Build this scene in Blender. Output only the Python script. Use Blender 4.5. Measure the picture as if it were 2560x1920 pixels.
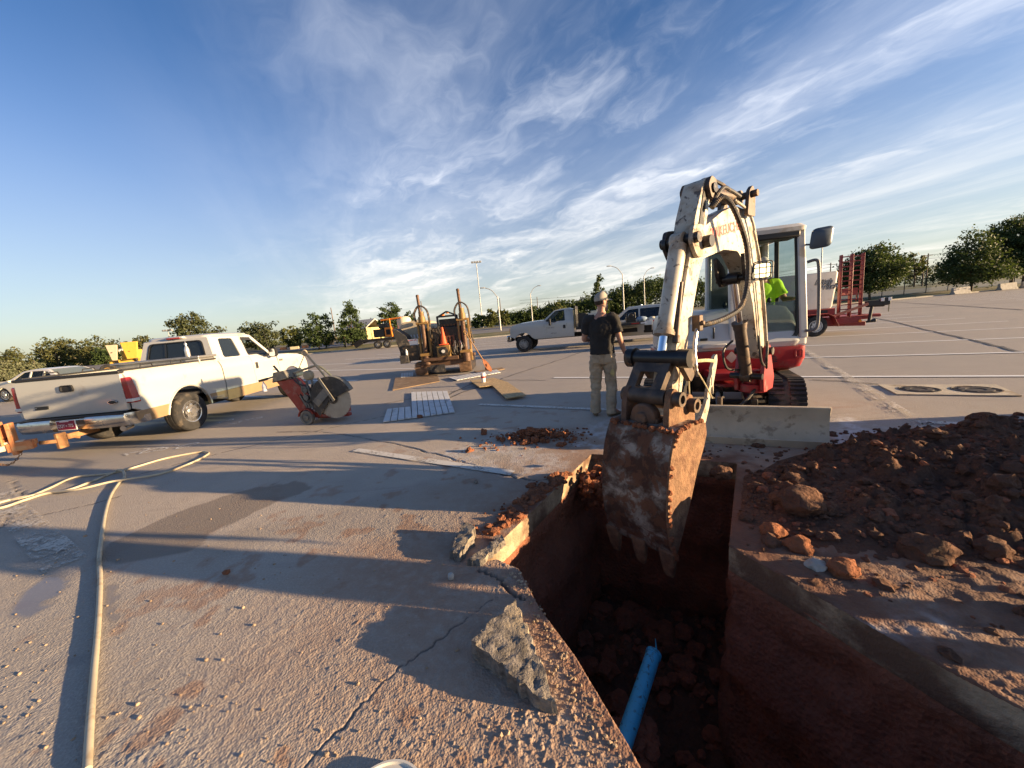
import bpy, bmesh, math, random
import numpy as np
from mathutils import Vector, Matrix, Euler, noise as mnoise
R = math.radians
for o in list(bpy.data.objects): bpy.data.objects.remove(o)
scene = bpy.context.scene
COL = scene.collection

# ---------------------------------------------------------------- camera
CAM_H, PITCH, ROLL, FPX, PW, PH = 1.6, R(9.5), R(5.3), 924.0, 2560, 1920
_f = Vector((0, math.cos(PITCH), -math.sin(PITCH)))
_r0 = Vector((1, 0, 0)); _u0 = _r0.cross(_f)
_R = _r0*math.cos(ROLL) - _u0*math.sin(ROLL); _U = _u0*math.cos(ROLL) + _r0*math.sin(ROLL)
_O = Vector((0, 0, CAM_H))
cd = bpy.data.cameras.new('camera'); cam = bpy.data.objects.new('camera', cd); COL.objects.link(cam)
cd.sensor_width = 36; cd.lens = FPX/PW*36; cd.clip_end = 5000; cd.clip_start = 0.05
m3 = Matrix((_R, _U, -_f)).transposed(); cam.matrix_world = Matrix.Translation(_O) @ m3.to_4x4()
scene.camera = cam
def G(px, py, z=0.0):
    """photo position -> point on the level z of the place"""
    d = _f*FPX + _R*(px-PW/2) - _U*(py-PH/2); t = (z-CAM_H)/d.z
    return _O + d*t
def D(px, py, dep):
    return _O + (_f*FPX + _R*(px-PW/2) - _U*(py-PH/2))/FPX*dep

# ---------------------------------------------------------------- sky, sun, exposure
SUN_EL, SUN_AZ = R(9.0), R(-14.2)       # azimuth measured from +X towards +Y
w = bpy.data.worlds.new('World'); scene.world = w; w.use_nodes = True
nt = w.node_tree; nt.nodes.clear()
class NT:
    def __init__(s, nt): s.nt = nt
    def n(s, typ, ins=None, **kw):
        x = s.nt.nodes.new(typ)
        for k, v in kw.items(): setattr(x, k, v)
        if ins:
            for k, v in ins.items():
                i = x.inputs[k]
                if isinstance(v, bpy.types.NodeSocket): s.nt.links.new(v, i)
                else: i.default_value = v
        return x
    def math(s, op, a, b=0.0, c=None, clamp=False):
        i = {0: a, 1: b}
        if c is not None: i[2] = c
        x = s.n('ShaderNodeMath', i, operation=op, use_clamp=clamp); return x.outputs[0]
    def vmath(s, op, a, b=None, **k):
        i = {0: a}
        if b is not None: i[1] = b
        x = s.n('ShaderNodeVectorMath', i, operation=op)
        if 'scale' in k: x.inputs['Scale'].default_value = k['scale']
        return x.outputs[0]
    def mix(s, f, a, b, bt='MIX'):
        x = s.n('ShaderNodeMix', data_type='RGBA', blend_type=bt)
        for k, v in ((0, f), (6, a), (7, b)):
            if isinstance(v, bpy.types.NodeSocket): s.nt.links.new(v, x.inputs[k])
            else: x.inputs[k].default_value = v if k == 0 else (v if len(v) == 4 else (*v, 1))
        return x.outputs[2]
    def noise(s, vec, scale, det=4.0, rough=.55, dist=0.0, lac=2.0):
        i = {'Scale': scale, 'Detail': det, 'Roughness': rough, 'Distortion': dist, 'Lacunarity': lac}
        if vec is not None: i['Vector'] = vec
        return s.n('ShaderNodeTexNoise', i).outputs['Fac']
    def ramp(s, v, lo, hi, a=0.0, b=1.0):
        x = s.n('ShaderNodeMapRange', {0: v, 1: lo, 2: hi, 3: a, 4: b}, interpolation_type='SMOOTHSTEP'); return x.outputs[0]
N = NT(nt)
sky = N.n('ShaderNodeTexSky', sky_type='NISHITA', sun_disc=False, sun_elevation=SUN_EL, sun_rotation=R(90)-SUN_AZ,
          altitude=300, air_density=1.0, dust_density=0.9, ozone_density=2.2)
tc = N.n('ShaderNodeTexCoord').outputs['Generated']
d_ = N.vmath('NORMALIZE', tc)
sp = N.n('ShaderNodeSeparateXYZ', {0: d_})
zc = N.math('ADD', N.math('MAXIMUM', sp.outputs[2], 0.0), 0.10)
pl = N.n('ShaderNodeCombineXYZ', {0: N.math('DIVIDE', sp.outputs[0], zc), 1: N.math('DIVIDE', sp.outputs[1], zc), 2: 3.7}).outputs[0]
def maprot(v, az, sc, loc=(0, 0, 0)):
    """turn so that the first axis runs along azimuth az, then stretch"""
    r = N.n('ShaderNodeMapping', {'Vector': v, 'Rotation': (0, 0, -az)}).outputs[0]
    return N.n('ShaderNodeMapping', {'Vector': r, 'Location': loc, 'Scale': sc}).outputs[0]
# cirrus: fine wisps drawn out along the wind, broken by larger patches
WIND = R(114)
warp = N.n('ShaderNodeTexNoise', {'Vector': maprot(pl, WIND, (.8, 1.2, 1)), 'Scale': 1.0, 'Detail': 4.0, 'Roughness': .6}).outputs['Color']
wv2 = N.vmath('ADD', maprot(pl, R(140), (0.65, 1.15, 1), (2.3, 1.1, 0)), N.vmath('SCALE', warp, scale=1.3))
wisp = N.noise(wv2, 1.5, 10, .60, .4)
patch = N.noise(maprot(pl, R(100), (.35, .5, 1), (5.3, 0.4, 0)), 1.0, 3, .5)
m1 = N.math('MULTIPLY', N.ramp(wisp, .42, .82), N.ramp(patch, .34, .60))
sv = maprot(pl, WIND, (0.10, 0.95, 1), (0.7, 4.2, 0))
streak = N.noise(N.vmath('ADD', sv, N.vmath('SCALE', warp, scale=.20)), 1.3, 8, .6, .2)
m2 = N.math('MULTIPLY', N.ramp(streak, .44, .76), N.ramp(N.noise(maprot(pl, WIND, (.18, .3, 1), (1.9, 7.7, 0)), 1.0, 2), .34, .58))
veil = N.math('MULTIPLY', N.ramp(N.noise(N.vmath('ADD', maprot(pl, WIND, (.25, .62, 1), (8.1, 2.2, 0)), N.vmath('SCALE', warp, scale=.6)), 1.2, 8, .58), .34, .82), .42)
cl = N.math('ADD', N.math('ADD', N.math('MULTIPLY', m1, .9), N.math('MULTIPLY', m2, .40)), veil, clamp=True)
side = N.ramp(N.math('ADD', N.math('MULTIPLY', sp.outputs[0], 1.0), N.math('MULTIPLY', sp.outputs[1], .35)), -.42, .14, .05, 1.0)
cl = N.math('MULTIPLY', N.math('MULTIPLY', N.math('MULTIPLY', cl, side), .80), N.ramp(sp.outputs[2], .75, .25, .32, 1.0))
cl = N.math('ADD', cl, N.math('MULTIPLY', N.ramp(sp.outputs[2], .56, .02), .32), clamp=True)
cl = N.math('MULTIPLY', cl, N.ramp(sp.outputs[2], 0.0, .05, .55, 1.0))
tint = N.mix(N.ramp(sp.outputs[2], .0, .40), (.72, .74, .80), (.50, .74, 1.06))
lum = N.mix(1.0, sky.outputs[0], tint, 'MULTIPLY')
cloudc = N.mix(N.ramp(sp.outputs[2], .0, .45), (6.0, 5.8, 5.3), (6.3, 6.5, 7.0))
col = N.mix(cl, lum, cloudc)
bg = N.n('ShaderNodeBackground', {'Color': col, 'Strength': 0.060})
N.n('ShaderNodeOutputWorld', {'Surface': bg.outputs[0]})
sl = bpy.data.lights.new('sun', 'SUN'); sun = bpy.data.objects.new('sun', sl); COL.objects.link(sun)
sl.energy = 5.0; sl.angle = R(0.55); sl.color = (1.0, 0.71, 0.40)
sd = Vector((math.cos(SUN_AZ)*math.cos(SUN_EL), math.sin(SUN_AZ)*math.cos(SUN_EL), math.sin(SUN_EL)))
sun.rotation_euler = sd.to_track_quat('Z', 'Y').to_euler(); sun.location = (60, -15, 30)
vs = scene.view_settings
vs.view_transform = 'Standard'; vs.look = 'None'; vs.gamma = 1; vs.exposure = 1.68; vs.use_curve_mapping = False
scene.render.engine = 'CYCLES'

# ---------------------------------------------------------------- materials
MATS = {}
def mat(name, col, rough=.6, metal=0.0, var=.12, vs_=6.0, bump=0.0, bs=40.0, dirt=None, da=.4, ds=3.0, coat=0.0, spec=.5,
        alpha=None, trans=0.0, emit=None, dirt2=None, da2=.5, ds2=9.0, ior=1.45):
    """var: tone variation, dirt: (colour), da: how much of it, ds: its scale"""
    if name in MATS: return MATS[name]
    m = bpy.data.materials.new(name); m.use_nodes = True; t = m.node_tree; t.nodes.clear(); n = NT(t)
    tcn = n.n('ShaderNodeTexCoord').outputs['Object']
    c4 = (*col, 1)
    c = c4
    if var:
        f = n.noise(tcn, vs_, 5)
        c = n.mix(n.ramp(f, .25, .75), tuple(x*(1-var) for x in col), tuple(min(1, x*(1+var)) for x in col))
    rg = rough
    if dirt:
        f = n.noise(tcn, ds, 8, .62, .3)
        k = n.ramp(f, .62-.3*da, .70-.12*da)
        k = n.math('MULTIPLY', k, min(1, .55+.5*da)); c = n.mix(k, c, dirt)
        rg = n.ramp(k, 0, 1, rough, max(rough, .85))
    if dirt2:
        f = n.noise(tcn, ds2, 6, .6, .6)
        k = n.ramp(f, .66-.3*da2, .70-.25*da2); c = n.mix(n.math('MULTIPLY', k, .85), c, dirt2)
    p = n.n('ShaderNodeBsdfPrincipled', {'Base Color': c, 'Roughness': rg, 'Metallic': metal, 'Coat Weight': coat, 'Specular IOR Level': spec,
                                         'Transmission Weight': trans, 'IOR': ior})
    p.inputs['Coat Roughness'].default_value = .12
    if emit: p.inputs['Emission Color'].default_value = (*emit[0], 1); p.inputs['Emission Strength'].default_value = emit[1]
    if bump:
        f = n.noise(tcn, bs, 6, .6)
        b = n.n('ShaderNodeBump', {'Height': f, 'Strength': bump, 'Distance': .02}); t.links.new(b.outputs[0], p.inputs['Normal'])
    out = p.outputs[0]
    if alpha is not None:
        tr = n.n('ShaderNodeBsdfTransparent', {'Color': (.75, .82, .82, 1)})
        out = n.n('ShaderNodeMixShader', {0: alpha, 1: tr.outputs[0], 2: out}).outputs[0]
    n.n('ShaderNodeOutputMaterial', {'Surface': out})
    MATS[name] = m; return m

# ---------------------------------------------------------------- mesh helpers
def tag(o, label=None, cat=None, group=None, kind=None):
    if label: o['label'] = label
    if cat: o['category'] = cat
    if group: o['group'] = group
    if kind: o['kind'] = kind
    return o
def empty(name, loc=(0, 0, 0), rz=0.0, label=None, cat=None, group=None):
    o = bpy.data.objects.new(name, None); COL.objects.link(o); o.empty_display_size = .2
    o.location = loc; o.rotation_euler = (0, 0, rz); return tag(o, label, cat, group)
def wmat(o):
    m = Matrix.Translation(o.location) @ o.rotation_euler.to_matrix().to_4x4() @ Matrix.Diagonal((*o.scale, 1))
    return wmat(o.parent) @ m if o.parent else m
def frame(loc, rz=0.0, rx=0.0, ry=0.0, s=1.0):
    return Matrix.Translation(Vector(loc)) @ Matrix.Rotation(rz, 4, 'Z') @ Matrix.Rotation(ry, 4, 'Y') @ Matrix.Rotation(rx, 4, 'X') @ Matrix.Scale(s, 4)
def basis(d, up=Vector((0, 0, 1))):
    d = Vector(d).normalized()
    if abs(d.dot(up)) > .98: up = Vector((0, 1, 0)) if abs(d.y) < .9 else Vector((1, 0, 0))
    a = d.cross(up).normalized(); return a, a.cross(d).normalized(), d
def rnd(poly, r, n=4):
    """round the corners of a 2D outline; r number or list"""
    out = []; L = len(poly)
    for i, p in enumerate(poly):
        rr = r[i] if isinstance(r, (list, tuple)) else r
        p = Vector(p); a = Vector(poly[i-1]); b = Vector(poly[(i+1) % L])
        if rr <= 0: out.append(tuple(p)); continue
        da, db = (a-p), (b-p); k = min(rr, da.length*.49, db.length*.49)
        p0 = p+da.normalized()*k; p1 = p+db.normalized()*k
        for j in range(n+1):
            t = j/n; out.append(tuple(p0*(1-t)**2+p*2*t*(1-t)+p1*t*t))
    return out
def arc(cx, cy, r, a0, a1, n=12, ry=None):
    ry = ry or r
    return [(cx+r*math.cos(R(a0+(a1-a0)*i/n)), cy+ry*math.sin(R(a0+(a1-a0)*i/n))) for i in range(n+1)]
class MB:
    def __init__(s, M=None): s.v = []; s.f = []; s.M = M or Matrix(); s.mi = []
    def add(s, vs, fs, mi=0):
        b = len(s.v); s.v += [s.M @ Vector(v) for v in vs]; s.f += [tuple(i+b for i in f) for f in fs]; s.mi += [mi]*len(fs); return s
    def box(s, c, size, M=None, taper=1.0, mi=0):
        x, y, z = size[0]/2, size[1]/2, size[2]/2; t = taper
        vs = [(-x, -y, -z), (x, -y, -z), (x, y, -z), (-x, y, -z), (-x*t, -y*t, z), (x*t, -y*t, z), (x*t, y*t, z), (-x*t, y*t, z)]
        M = (Matrix.Translation(Vector(c)) @ M) if M is not None else Matrix.Translation(Vector(c))
        return s.add([M @ Vector(v) for v in vs], [(0, 3, 2, 1), (4, 5, 6, 7), (0, 1, 5, 4), (1, 2, 6, 5), (2, 3, 7, 6), (3, 0, 4, 7)], mi)
    def bar(s, p0, p1, w, h, up=(0, 0, 1), mi=0, w1=None, h1=None):
        p0, p1 = Vector(p0), Vector(p1); a, b, d = basis(p1-p0, Vector(up)); w1 = w if w1 is None else w1; h1 = h if h1 is None else h1
        vs = [p0-a*w/2-b*h/2, p0+a*w/2-b*h/2, p0+a*w/2+b*h/2, p0-a*w/2+b*h/2, p1-a*w1/2-b*h1/2, p1+a*w1/2-b*h1/2, p1+a*w1/2+b*h1/2, p1-a*w1/2+b*h1/2]
        return s.add(vs, [(0, 3, 2, 1), (4, 5, 6, 7), (0, 1, 5, 4), (1, 2, 6, 5), (2, 3, 7, 6), (3, 0, 4, 7)], mi)
    def cyl(s, p0, p1, r0, r1=None, n=16, mi=0):
        r1 = r0 if r1 is None else r1; return s.tube([p0, p1], [r0, r1], n, mi=mi)
    def tube(s, pts, r, n=8, closed=False, mi=0, caps=True):
        pts = [Vector(p) for p in pts]; L = len(pts); rs = r if isinstance(r, (list, tuple)) else [r]*L
        vs = []; pa = None
        for i, p in enumerate(pts):
            if closed: d = pts[(i+1) % L]-pts[i-1]
            else: d = pts[min(i+1, L-1)]-pts[max(i-1, 0)]
            d = d.normalized() if d.length > 1e-9 else Vector((0, 0, 1))
            if pa is None: a, b, _ = basis(d)
            else:
                a = (pa-d*pa.dot(d)); a = a.normalized() if a.length > 1e-6 else basis(d)[0]; b = a.cross(d).normalized()
            pa = a
            for k in range(n):
                t = 2*math.pi*k/n; vs.append(p+(a*math.cos(t)+b*math.sin(t))*rs[i])
        fs = []
        for i in range(L if closed else L-1):
            j = (i+1) % L
            for k in range(n): fs.append((i*n+k, i*n+(k+1) % n, j*n+(k+1) % n, j*n+k))
        if caps and not closed: fs.append(tuple(range(n))); fs.append(tuple((L-1)*n+k for k in reversed(range(n))))
        return s.add(vs, fs, mi)
    def lathe(s, prof, p, axis=(0, 0, 1), n=20, mi=0, up=(0, 0, 1)):
        """prof: list of (radius, height along the axis)"""
        a, b, d = basis(axis, Vector(up)); p = Vector(p); vs = []; fs = []; L = len(prof)
        for (r, h) in prof:
            for k in range(n):
                t = 2*math.pi*k/n; vs.append(p+d*h+(a*math.cos(t)+b*math.sin(t))*r)
        for i in range(L-1):
            for k in range(n): fs.append((i*n+k, i*n+(k+1) % n, (i+1)*n+(k+1) % n, (i+1)*n+k))
        if prof[0][0] > 1e-4: fs.append(tuple(range(n)))
        if prof[-1][0] > 1e-4: fs.append(tuple((L-1)*n+k for k in reversed(range(n))))
        return s.add(vs, fs, mi)
    def loft(s, rings, caps=True, closed=True, mi=0):
        n = len(rings[0]); vs = [v for r in rings for v in r]; fs = []
        for i in range(len(rings)-1):
            for k in range(n if closed else n-1): fs.append((i*n+k, i*n+(k+1) % n, (i+1)*n+(k+1) % n, (i+1)*n+k))
        if caps: fs.append(tuple(range(n))); fs.append(tuple((len(rings)-1)*n+k for k in reversed(range(n))))
        return s.add(vs, fs, mi)
    def plate(s, outer, mp, t=.02, holes=(), cu=(), cv=(), mi=0, one=False):
        """a flat outline with holes, given thickness t, carried into space by mp(u, v, w)"""
        bm = bmesh.new(); es = []
        for loop in [outer]+list(holes):
            q = [bm.verts.new((p[0], p[1], 0)) for p in loop]
            es += [bm.edges.new((q[i], q[(i+1) % len(q)])) for i in range(len(q))]
        bmesh.ops.triangle_fill(bm, edges=es, use_beauty=True, use_dissolve=False, normal=(0, 0, 1))
        for k, ax in ((cu, (1, 0, 0)), (cv, (0, 1, 0))):
            for c in k:
                bmesh.ops.bisect_plane(bm, geom=bm.verts[:]+bm.edges[:]+bm.faces[:], plane_co=(c*ax[0], c*ax[1], 0), plane_no=ax, dist=1e-5)
        bm.verts.index_update(); bm.normal_update()
        P = [(v.co.x, v.co.y) for v in bm.verts]; F = [[v.index for v in f.verts] if f.normal.z > 0 else [v.index for v in reversed(f.verts)] for f in bm.faces]
        n = len(P)
        if one: vs = [mp(u, v, 0) for u, v in P]; fs = F
        else:
            vs = [mp(u, v, t) for u, v in P]+[mp(u, v, 0) for u, v in P]
            fs = [tuple(f) for f in F]+[tuple(i+n for i in reversed(f)) for f in F]
            cnt = {}
            for f in F:
                for i in range(len(f)):
                    a, b = f[i], f[(i+1) % len(f)]; cnt[(a, b)] = 1
            for (a, b) in cnt:
                if (b, a) not in cnt: fs.append((b, a, a+n, b+n))
        bm.free(); return s.add(vs, fs, mi)
    def rock(s, c, r, seed, sub=2, amp=.35, fr=1.6, flat=1.0, mi=0):
        vs, fs = ICO[sub]; q = []
        sc = (r, r, r) if not isinstance(r, (tuple, list)) else r
        rot = Euler((seed*1.7, seed*2.3, seed*.9)).to_matrix()
        for v in vs:
            k = 1+amp*mnoise.noise(v*fr+Vector((seed*7.1, seed*3.3, seed*1.9)))+amp*.45*mnoise.noise(v*fr*2.7+Vector((seed, 0, seed*5)))
            u = rot @ (v*k); q.append((c[0]+u.x*sc[0], c[1]+u.y*sc[1], c[2]+u.z*sc[2]*flat))
        return s.add(q, fs, mi)
    def build(s, name, m, parent=None, bevel=0.0, smooth=40, label=None, cat=None, group=None, kind=None, loc=None, seg=2, sub=0):
        me = bpy.data.meshes.new(name); inv = None
        if parent: inv = wmat(parent).inverted()
        off = Vector(loc) if loc is not None else None
        V = [(inv @ v if inv else v) for v in s.v]
        if off is not None: V = [v-off for v in V]
        me.from_pydata([tuple(v) for v in V], [], s.f); me.validate(); me.update()
        ms = m if isinstance(m, (list, tuple)) else [m]
        for x in ms: me.materials.append(x)
        if len(ms) > 1 and len(me.polygons) == len(s.mi): me.polygons.foreach_set('material_index', s.mi)
        bm = bmesh.new(); bm.from_mesh(me); bmesh.ops.remove_doubles(bm, verts=bm.verts, dist=1e-5); bmesh.ops.recalc_face_normals(bm, faces=bm.faces); bm.to_mesh(me); bm.free()
        if smooth:
            me.polygons.foreach_set('use_smooth', [True]*len(me.polygons)); me.set_sharp_from_angle(angle=R(smooth))
        o = bpy.data.objects.new(name, me); COL.objects.link(o); o.parent = parent
        if off is not None: o.location = off
        if bevel:
            b = o.modifiers.new('bevel', 'BEVEL'); b.width = bevel; b.segments = seg; b.limit_method = 'ANGLE'; b.angle_limit = R(38); b.use_clamp_overlap = True
        if sub:
            b = o.modifiers.new('sub', 'SUBSURF'); b.levels = sub; b.render_levels = sub
        return tag(o, label, cat, group, kind)
ICO = {}
for k in (1, 2, 3, 4):
    bm = bmesh.new(); bmesh.ops.create_icosphere(bm, subdivisions=k, radius=1)
    ICO[k] = ([v.co.copy() for v in bm.verts], [tuple(v.index for v in f.verts) for f in bm.faces]); bm.free()
def copy_tree(o, parent=None):
    c = o.copy(); COL.objects.link(c); c.parent = parent
    for ch in list(o.children):
        copy_tree(ch, c)
    return c
def circ(cx, cy, r, n=24): return [(cx+r*math.cos(2*math.pi*i/n), cy+r*math.sin(2*math.pi*i/n)) for i in range(n)]
def bez(pts, n=12):
    """smooth curve through points (Catmull-Rom)"""
    P = [Vector(p) for p in pts]; out = []
    for i in range(len(P)-1):
        a = P[max(i-1, 0)]; b = P[i]; c = P[i+1]; d = P[min(i+2, len(P)-1)]
        for k in range(n):
            t = k/n; out.append(.5*((2*b)+(c-a)*t+(2*a-5*b+4*c-d)*t*t+(3*b-a-3*c+d)*t**3))
    out.append(P[-1]); return out
def text_mesh(txt, size, M, m, name, parent, ext=.004, shear=0.0, sx=1.0, bold=0.0):
    cu = bpy.data.curves.new(name, 'FONT'); cu.body = txt; cu.size = size; cu.extrude = ext; cu.shear = shear; cu.offset = bold
    o = bpy.data.objects.new(name, cu); COL.objects.link(o); dg = bpy.context.evaluated_depsgraph_get()
    me = bpy.data.meshes.new_from_object(o.evaluated_get(dg)); bpy.data.objects.remove(o)
    inv = wmat(parent).inverted() if parent else Matrix()
    me.transform(inv @ M @ Matrix.Diagonal((sx, 1, 1, 1))); me.materials.clear(); me.materials.append(m)
    o = bpy.data.objects.new(name, me); COL.objects.link(o); o.parent = parent; return o
# ---------------------------------------------------------------- ground
def _hash(ix, iy, s):
    h = (ix.astype(np.int64)*374761393 + iy.astype(np.int64)*668265263 + s*1442695041) & 0x7fffffff
    h = ((h ^ (h >> 13))*1274126177) & 0x7fffffff
    return ((h ^ (h >> 16)) & 0xffff)/65535.0
def vnoise(x, y, s=0):
    ix, iy = np.floor(x), np.floor(y); fx, fy = x-ix, y-iy; fx = fx*fx*(3-2*fx); fy = fy*fy*(3-2*fy)
    a, b, c, d = _hash(ix, iy, s), _hash(ix+1, iy, s), _hash(ix, iy+1, s), _hash(ix+1, iy+1, s)
    return (a*(1-fx)+b*fx)*(1-fy)+(c*(1-fx)+d*fx)*fy
def fbm(x, y, f, o=4, s=0, g=.5):
    t = np.zeros_like(x); a = 1.0; n = 0.0
    for i in range(o): t += a*vnoise(x*f, y*f, s+i*17); n += a; a *= g; f *= 2.03
    return t/n
def seg_dist(x, y, pts):
    d = np.full(x.shape, 1e9)
    for (ax, ay), (bx, by) in zip(pts[:-1], pts[1:]):
        vx, vy = bx-ax, by-ay; L = vx*vx+vy*vy+1e-12
        t = np.clip(((x-ax)*vx+(y-ay)*vy)/L, 0, 1); d = np.minimum(d, np.hypot(x-ax-t*vx, y-ay-t*vy))
    return d
def inside(x, y, poly):
    r = np.zeros(x.shape, bool); n = len(poly)
    for i in range(n):
        (x1, y1), (x2, y2) = poly[i], poly[(i+1) % n]
        c = ((y1 > y) != (y2 > y)) & (x < (x2-x1)*(y-y1)/(y2-y1+1e-12)+x1); r ^= c
    return r
def sdf(x, y, poly):
    d = seg_dist(x, y, list(poly)+[poly[0]]); return np.where(inside(x, y, poly), -d, d)
def sstep(a, b, v):
    t = np.clip((v-a)/(b-a), 0, 1); return t*t*(3-2*t)
def g2(*pts): return [tuple(G(*p)[:2]) for p in pts]
def wob(pts, amp, seed, n=6):
    out = []
    rr = random.Random(seed)
    for a, b in zip(pts[:-1], pts[1:]):
        L = math.hypot(b[0]-a[0], b[1]-a[1])
        for k in range(n):
            t = k/n; q = amp*rr.uniform(-1, 1) if k else 0
            out.append((a[0]+(b[0]-a[0])*t-(b[1]-a[1])/L*q, a[1]+(b[1]-a[1])*t+(b[0]-a[0])/L*q))
    out.append(pts[-1]); return out

PIT = [(.85, 4.11), (2.18, 3.5), (1.34, 2.23), (1.71, 1.29), (1.86, .98), (1.88, .72), (.40, .72), (.33, 1.07), (.31, 1.14), (.18, 1.53), (.04, 1.84), (-.07, 2.2), (-.22, 2.32), (-.41, 2.29), (-.17, 2.56)]
PIT = PIT[::-1]                        # counter-clockwise is not needed, only one order
RAM0, RAM1 = .62, 9.5
def sector(n=40):
    a0, a1 = R(12), R(170)
    inn = [(RAM0*math.cos(a0+(a1-a0)*i/n), RAM0*math.sin(a0+(a1-a0)*i/n)) for i in range(n+1)]
    out = [(RAM1*math.cos(a1-(a1-a0)*i/n), RAM1*math.sin(a1-(a1-a0)*i/n)) for i in range(n+1)]
    return inn+out

# --- asphalt: worn light grey, dusty, with red clay trodden over it round the pit
def asphalt_mat(name, far):
    m = bpy.data.materials.new(name); m.use_nodes = True; t = m.node_tree; t.nodes.clear(); n = NT(t)
    co = n.n('ShaderNodeTexCoord').outputs['Object']
    at = lambda k: n.n('ShaderNodeAttribute', attribute_name=k).outputs['Fac']
    big = n.noise(co, .35, 4); mid = n.noise(co, 2.2, 6, .6); fine = n.noise(co, 70, 4, .7); agg = n.n('ShaderNodeTexVoronoi', {'Vector': co, 'Scale': 95.0}, feature='F1').outputs['Distance']
    c = n.mix(n.ramp(big, .3, .7), (.44, .365, .290), (.350, .310, .268))
    c = n.mix(n.ramp(mid, .35, .75, 0, .5), c, (.32, .265, .205))
    c = n.mix(n.ramp(fine, .42, .74, 0, .75), c, (.50, .44, .37))
    c = n.mix(n.ramp(agg, .18, .02, 0, .45), c, (.19, .165, .14))
    str_ = n.noise(n.n('ShaderNodeMapping', {'Vector': co, 'Rotation': (0, 0, R(31)), 'Scale': (.5, 3.2, 1)}).outputs[0], 1.6, 6, .6, .5)
    c = n.mix(n.ramp(str_, .56, .72, 0, .35), c, (.21, .18, .16))
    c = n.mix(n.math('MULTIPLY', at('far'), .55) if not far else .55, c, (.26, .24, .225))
    c = n.mix(n.math('MULTIPLY', at('mud'), n.ramp(n.noise(co, 14, 6, .65), .25, .6, .45, 1)), c, (.30, .165, .10))
    c = n.mix(n.math('MULTIPLY', at('clay'), .9), c, (.17, .062, .032))
    c = n.mix(n.math('MULTIPLY', at('dust'), n.ramp(n.noise(co, 9, 6, .65), .3, .65)), c, (.62, .61, .60))
    c = n.mix(n.math('MULTIPLY', at('soil'), .85), c, (.125, .066, .042))
    wet = at('wet')
    c = n.mix(n.math('MULTIPLY', wet, .62), c, (.15, .115, .085))
    c = n.mix(at('crack'), c, (.03, .026, .024))
    film = at('film')
    rg = n.math('SUBTRACT', n.math('SUBTRACT', .88, n.math('MULTIPLY', wet, .12)), n.math('MULTIPLY', film, .72))
    c = n.mix(n.math('MULTIPLY', film, .55), c, (.07, .065, .06))
    bmp = n.math('ADD', n.math('MULTIPLY', fine, .8), n.math('MULTIPLY', agg, .9))
    bmp = n.math('ADD', bmp, n.math('MULTIPLY', n.noise(co, 22, 5, .6), 1.2))
    st = n.math('MULTIPLY', n.ramp(film, 0, 1, .45, .04), 1.0)
    b = n.n('ShaderNodeBump', {'Height': bmp, 'Strength': st, 'Distance': .008})
    p = n.n('ShaderNodeBsdfPrincipled', {'Base Color': c, 'Roughness': rg, 'Normal': b.outputs[0], 'Specular IOR Level': .35})
    n.n('ShaderNodeOutputMaterial', {'Surface': p.outputs[0]}); return m
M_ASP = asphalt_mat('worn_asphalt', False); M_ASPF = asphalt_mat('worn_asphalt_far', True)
# polar sheet round the camera's foot: the finer near, the coarser far
NA, NR = 660, 640
aa = np.linspace(R(12), R(170), NA); rr_ = RAM0*(RAM1/RAM0)**np.linspace(0, 1, NR)
A_, R_ = np.meshgrid(aa, rr_, indexing='ij'); X = R_*np.cos(A_); Yy = R_*np.sin(A_)
CRACKS = [wob(g2((690, 1005+75), (800, 1079), (880, 1090), (1000, 1113), (1125, 1145), (1190, 1168), (1290, 1196), (1395, 1203)), .025, 3, 7),
          wob(g2((760, 1918), (880, 1790), (960, 1700), (1040, 1640), (1150, 1560), (1230, 1500)), .012, 5, 9),
          wob(g2((1195, 1425), (1240, 1440), (1275, 1480), (1310, 1500)), .015, 8, 6),
          wob(g2((0, 1180), (40, 1215), (60, 1250), (20, 1290), (0, 1330)), .03, 9, 5)]
JOINTS = [wob(g2((350, 1185), (560, 1130), (800, 1075), (1010, 1030), (1060, 1018)), .008, 11, 8),
          wob(g2((330, 1120), (480, 1078), (560, 1050), (735, 1000)), .006, 12, 8),
          wob(g2((0, 1312), (160, 1275), (240, 1258), (300, 1240)), .01, 13, 6)]
jit = (fbm(X, Yy, 9, 3, 5)-.5)*.05
dpit = sdf(X, Yy, PIT)
WET = g2((270, 1360), (420, 1290), (560, 1240), (660, 1212), (745, 1207), (775, 1216), (745, 1236), (640, 1275), (540, 1330), (470, 1380), (300, 1410), (240, 1400))
DAMP = g2((470, 1378), (620, 1318), (760, 1290), (930, 1240), (1080, 1200), (1250, 1170), (1330, 1185), (1210, 1330), (1060, 1420), (900, 1330), (700, 1345), (560, 1395))
PUD = g2((20, 1540), (60, 1480), (110, 1445), (150, 1440), (155, 1475), (110, 1520), (60, 1545))
PUD2 = g2((258, 1470), (275, 1465), (300, 1500), (318, 1540), (285, 1560), (262, 1540))
DUSTA = g2((2090, 1030), (2160, 1045), (2230, 1075), (2150, 1110), (2250, 1140), (2080, 1150), (2060, 1120))
DUSTB = g2((2000, 1520), (2150, 1540), (2350, 1530), (2440, 1570), (2360, 1600), (2200, 1590), (2040, 1560))
DUSTC = g2((1390, 1100), (1480, 1060), (1560, 1040), (1590, 1080), (1540, 1120), (1420, 1140))
DUSTD = g2((1050, 1130), (1250, 1110), (1440, 1120), (1420, 1180), (1300, 1190), (1130, 1160))
MUDA = g2((1180, 1330), (1330, 1220), (1420, 1190), (1470, 1140), (1470, 1160), (1280, 1340), (1230, 1380))
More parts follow.
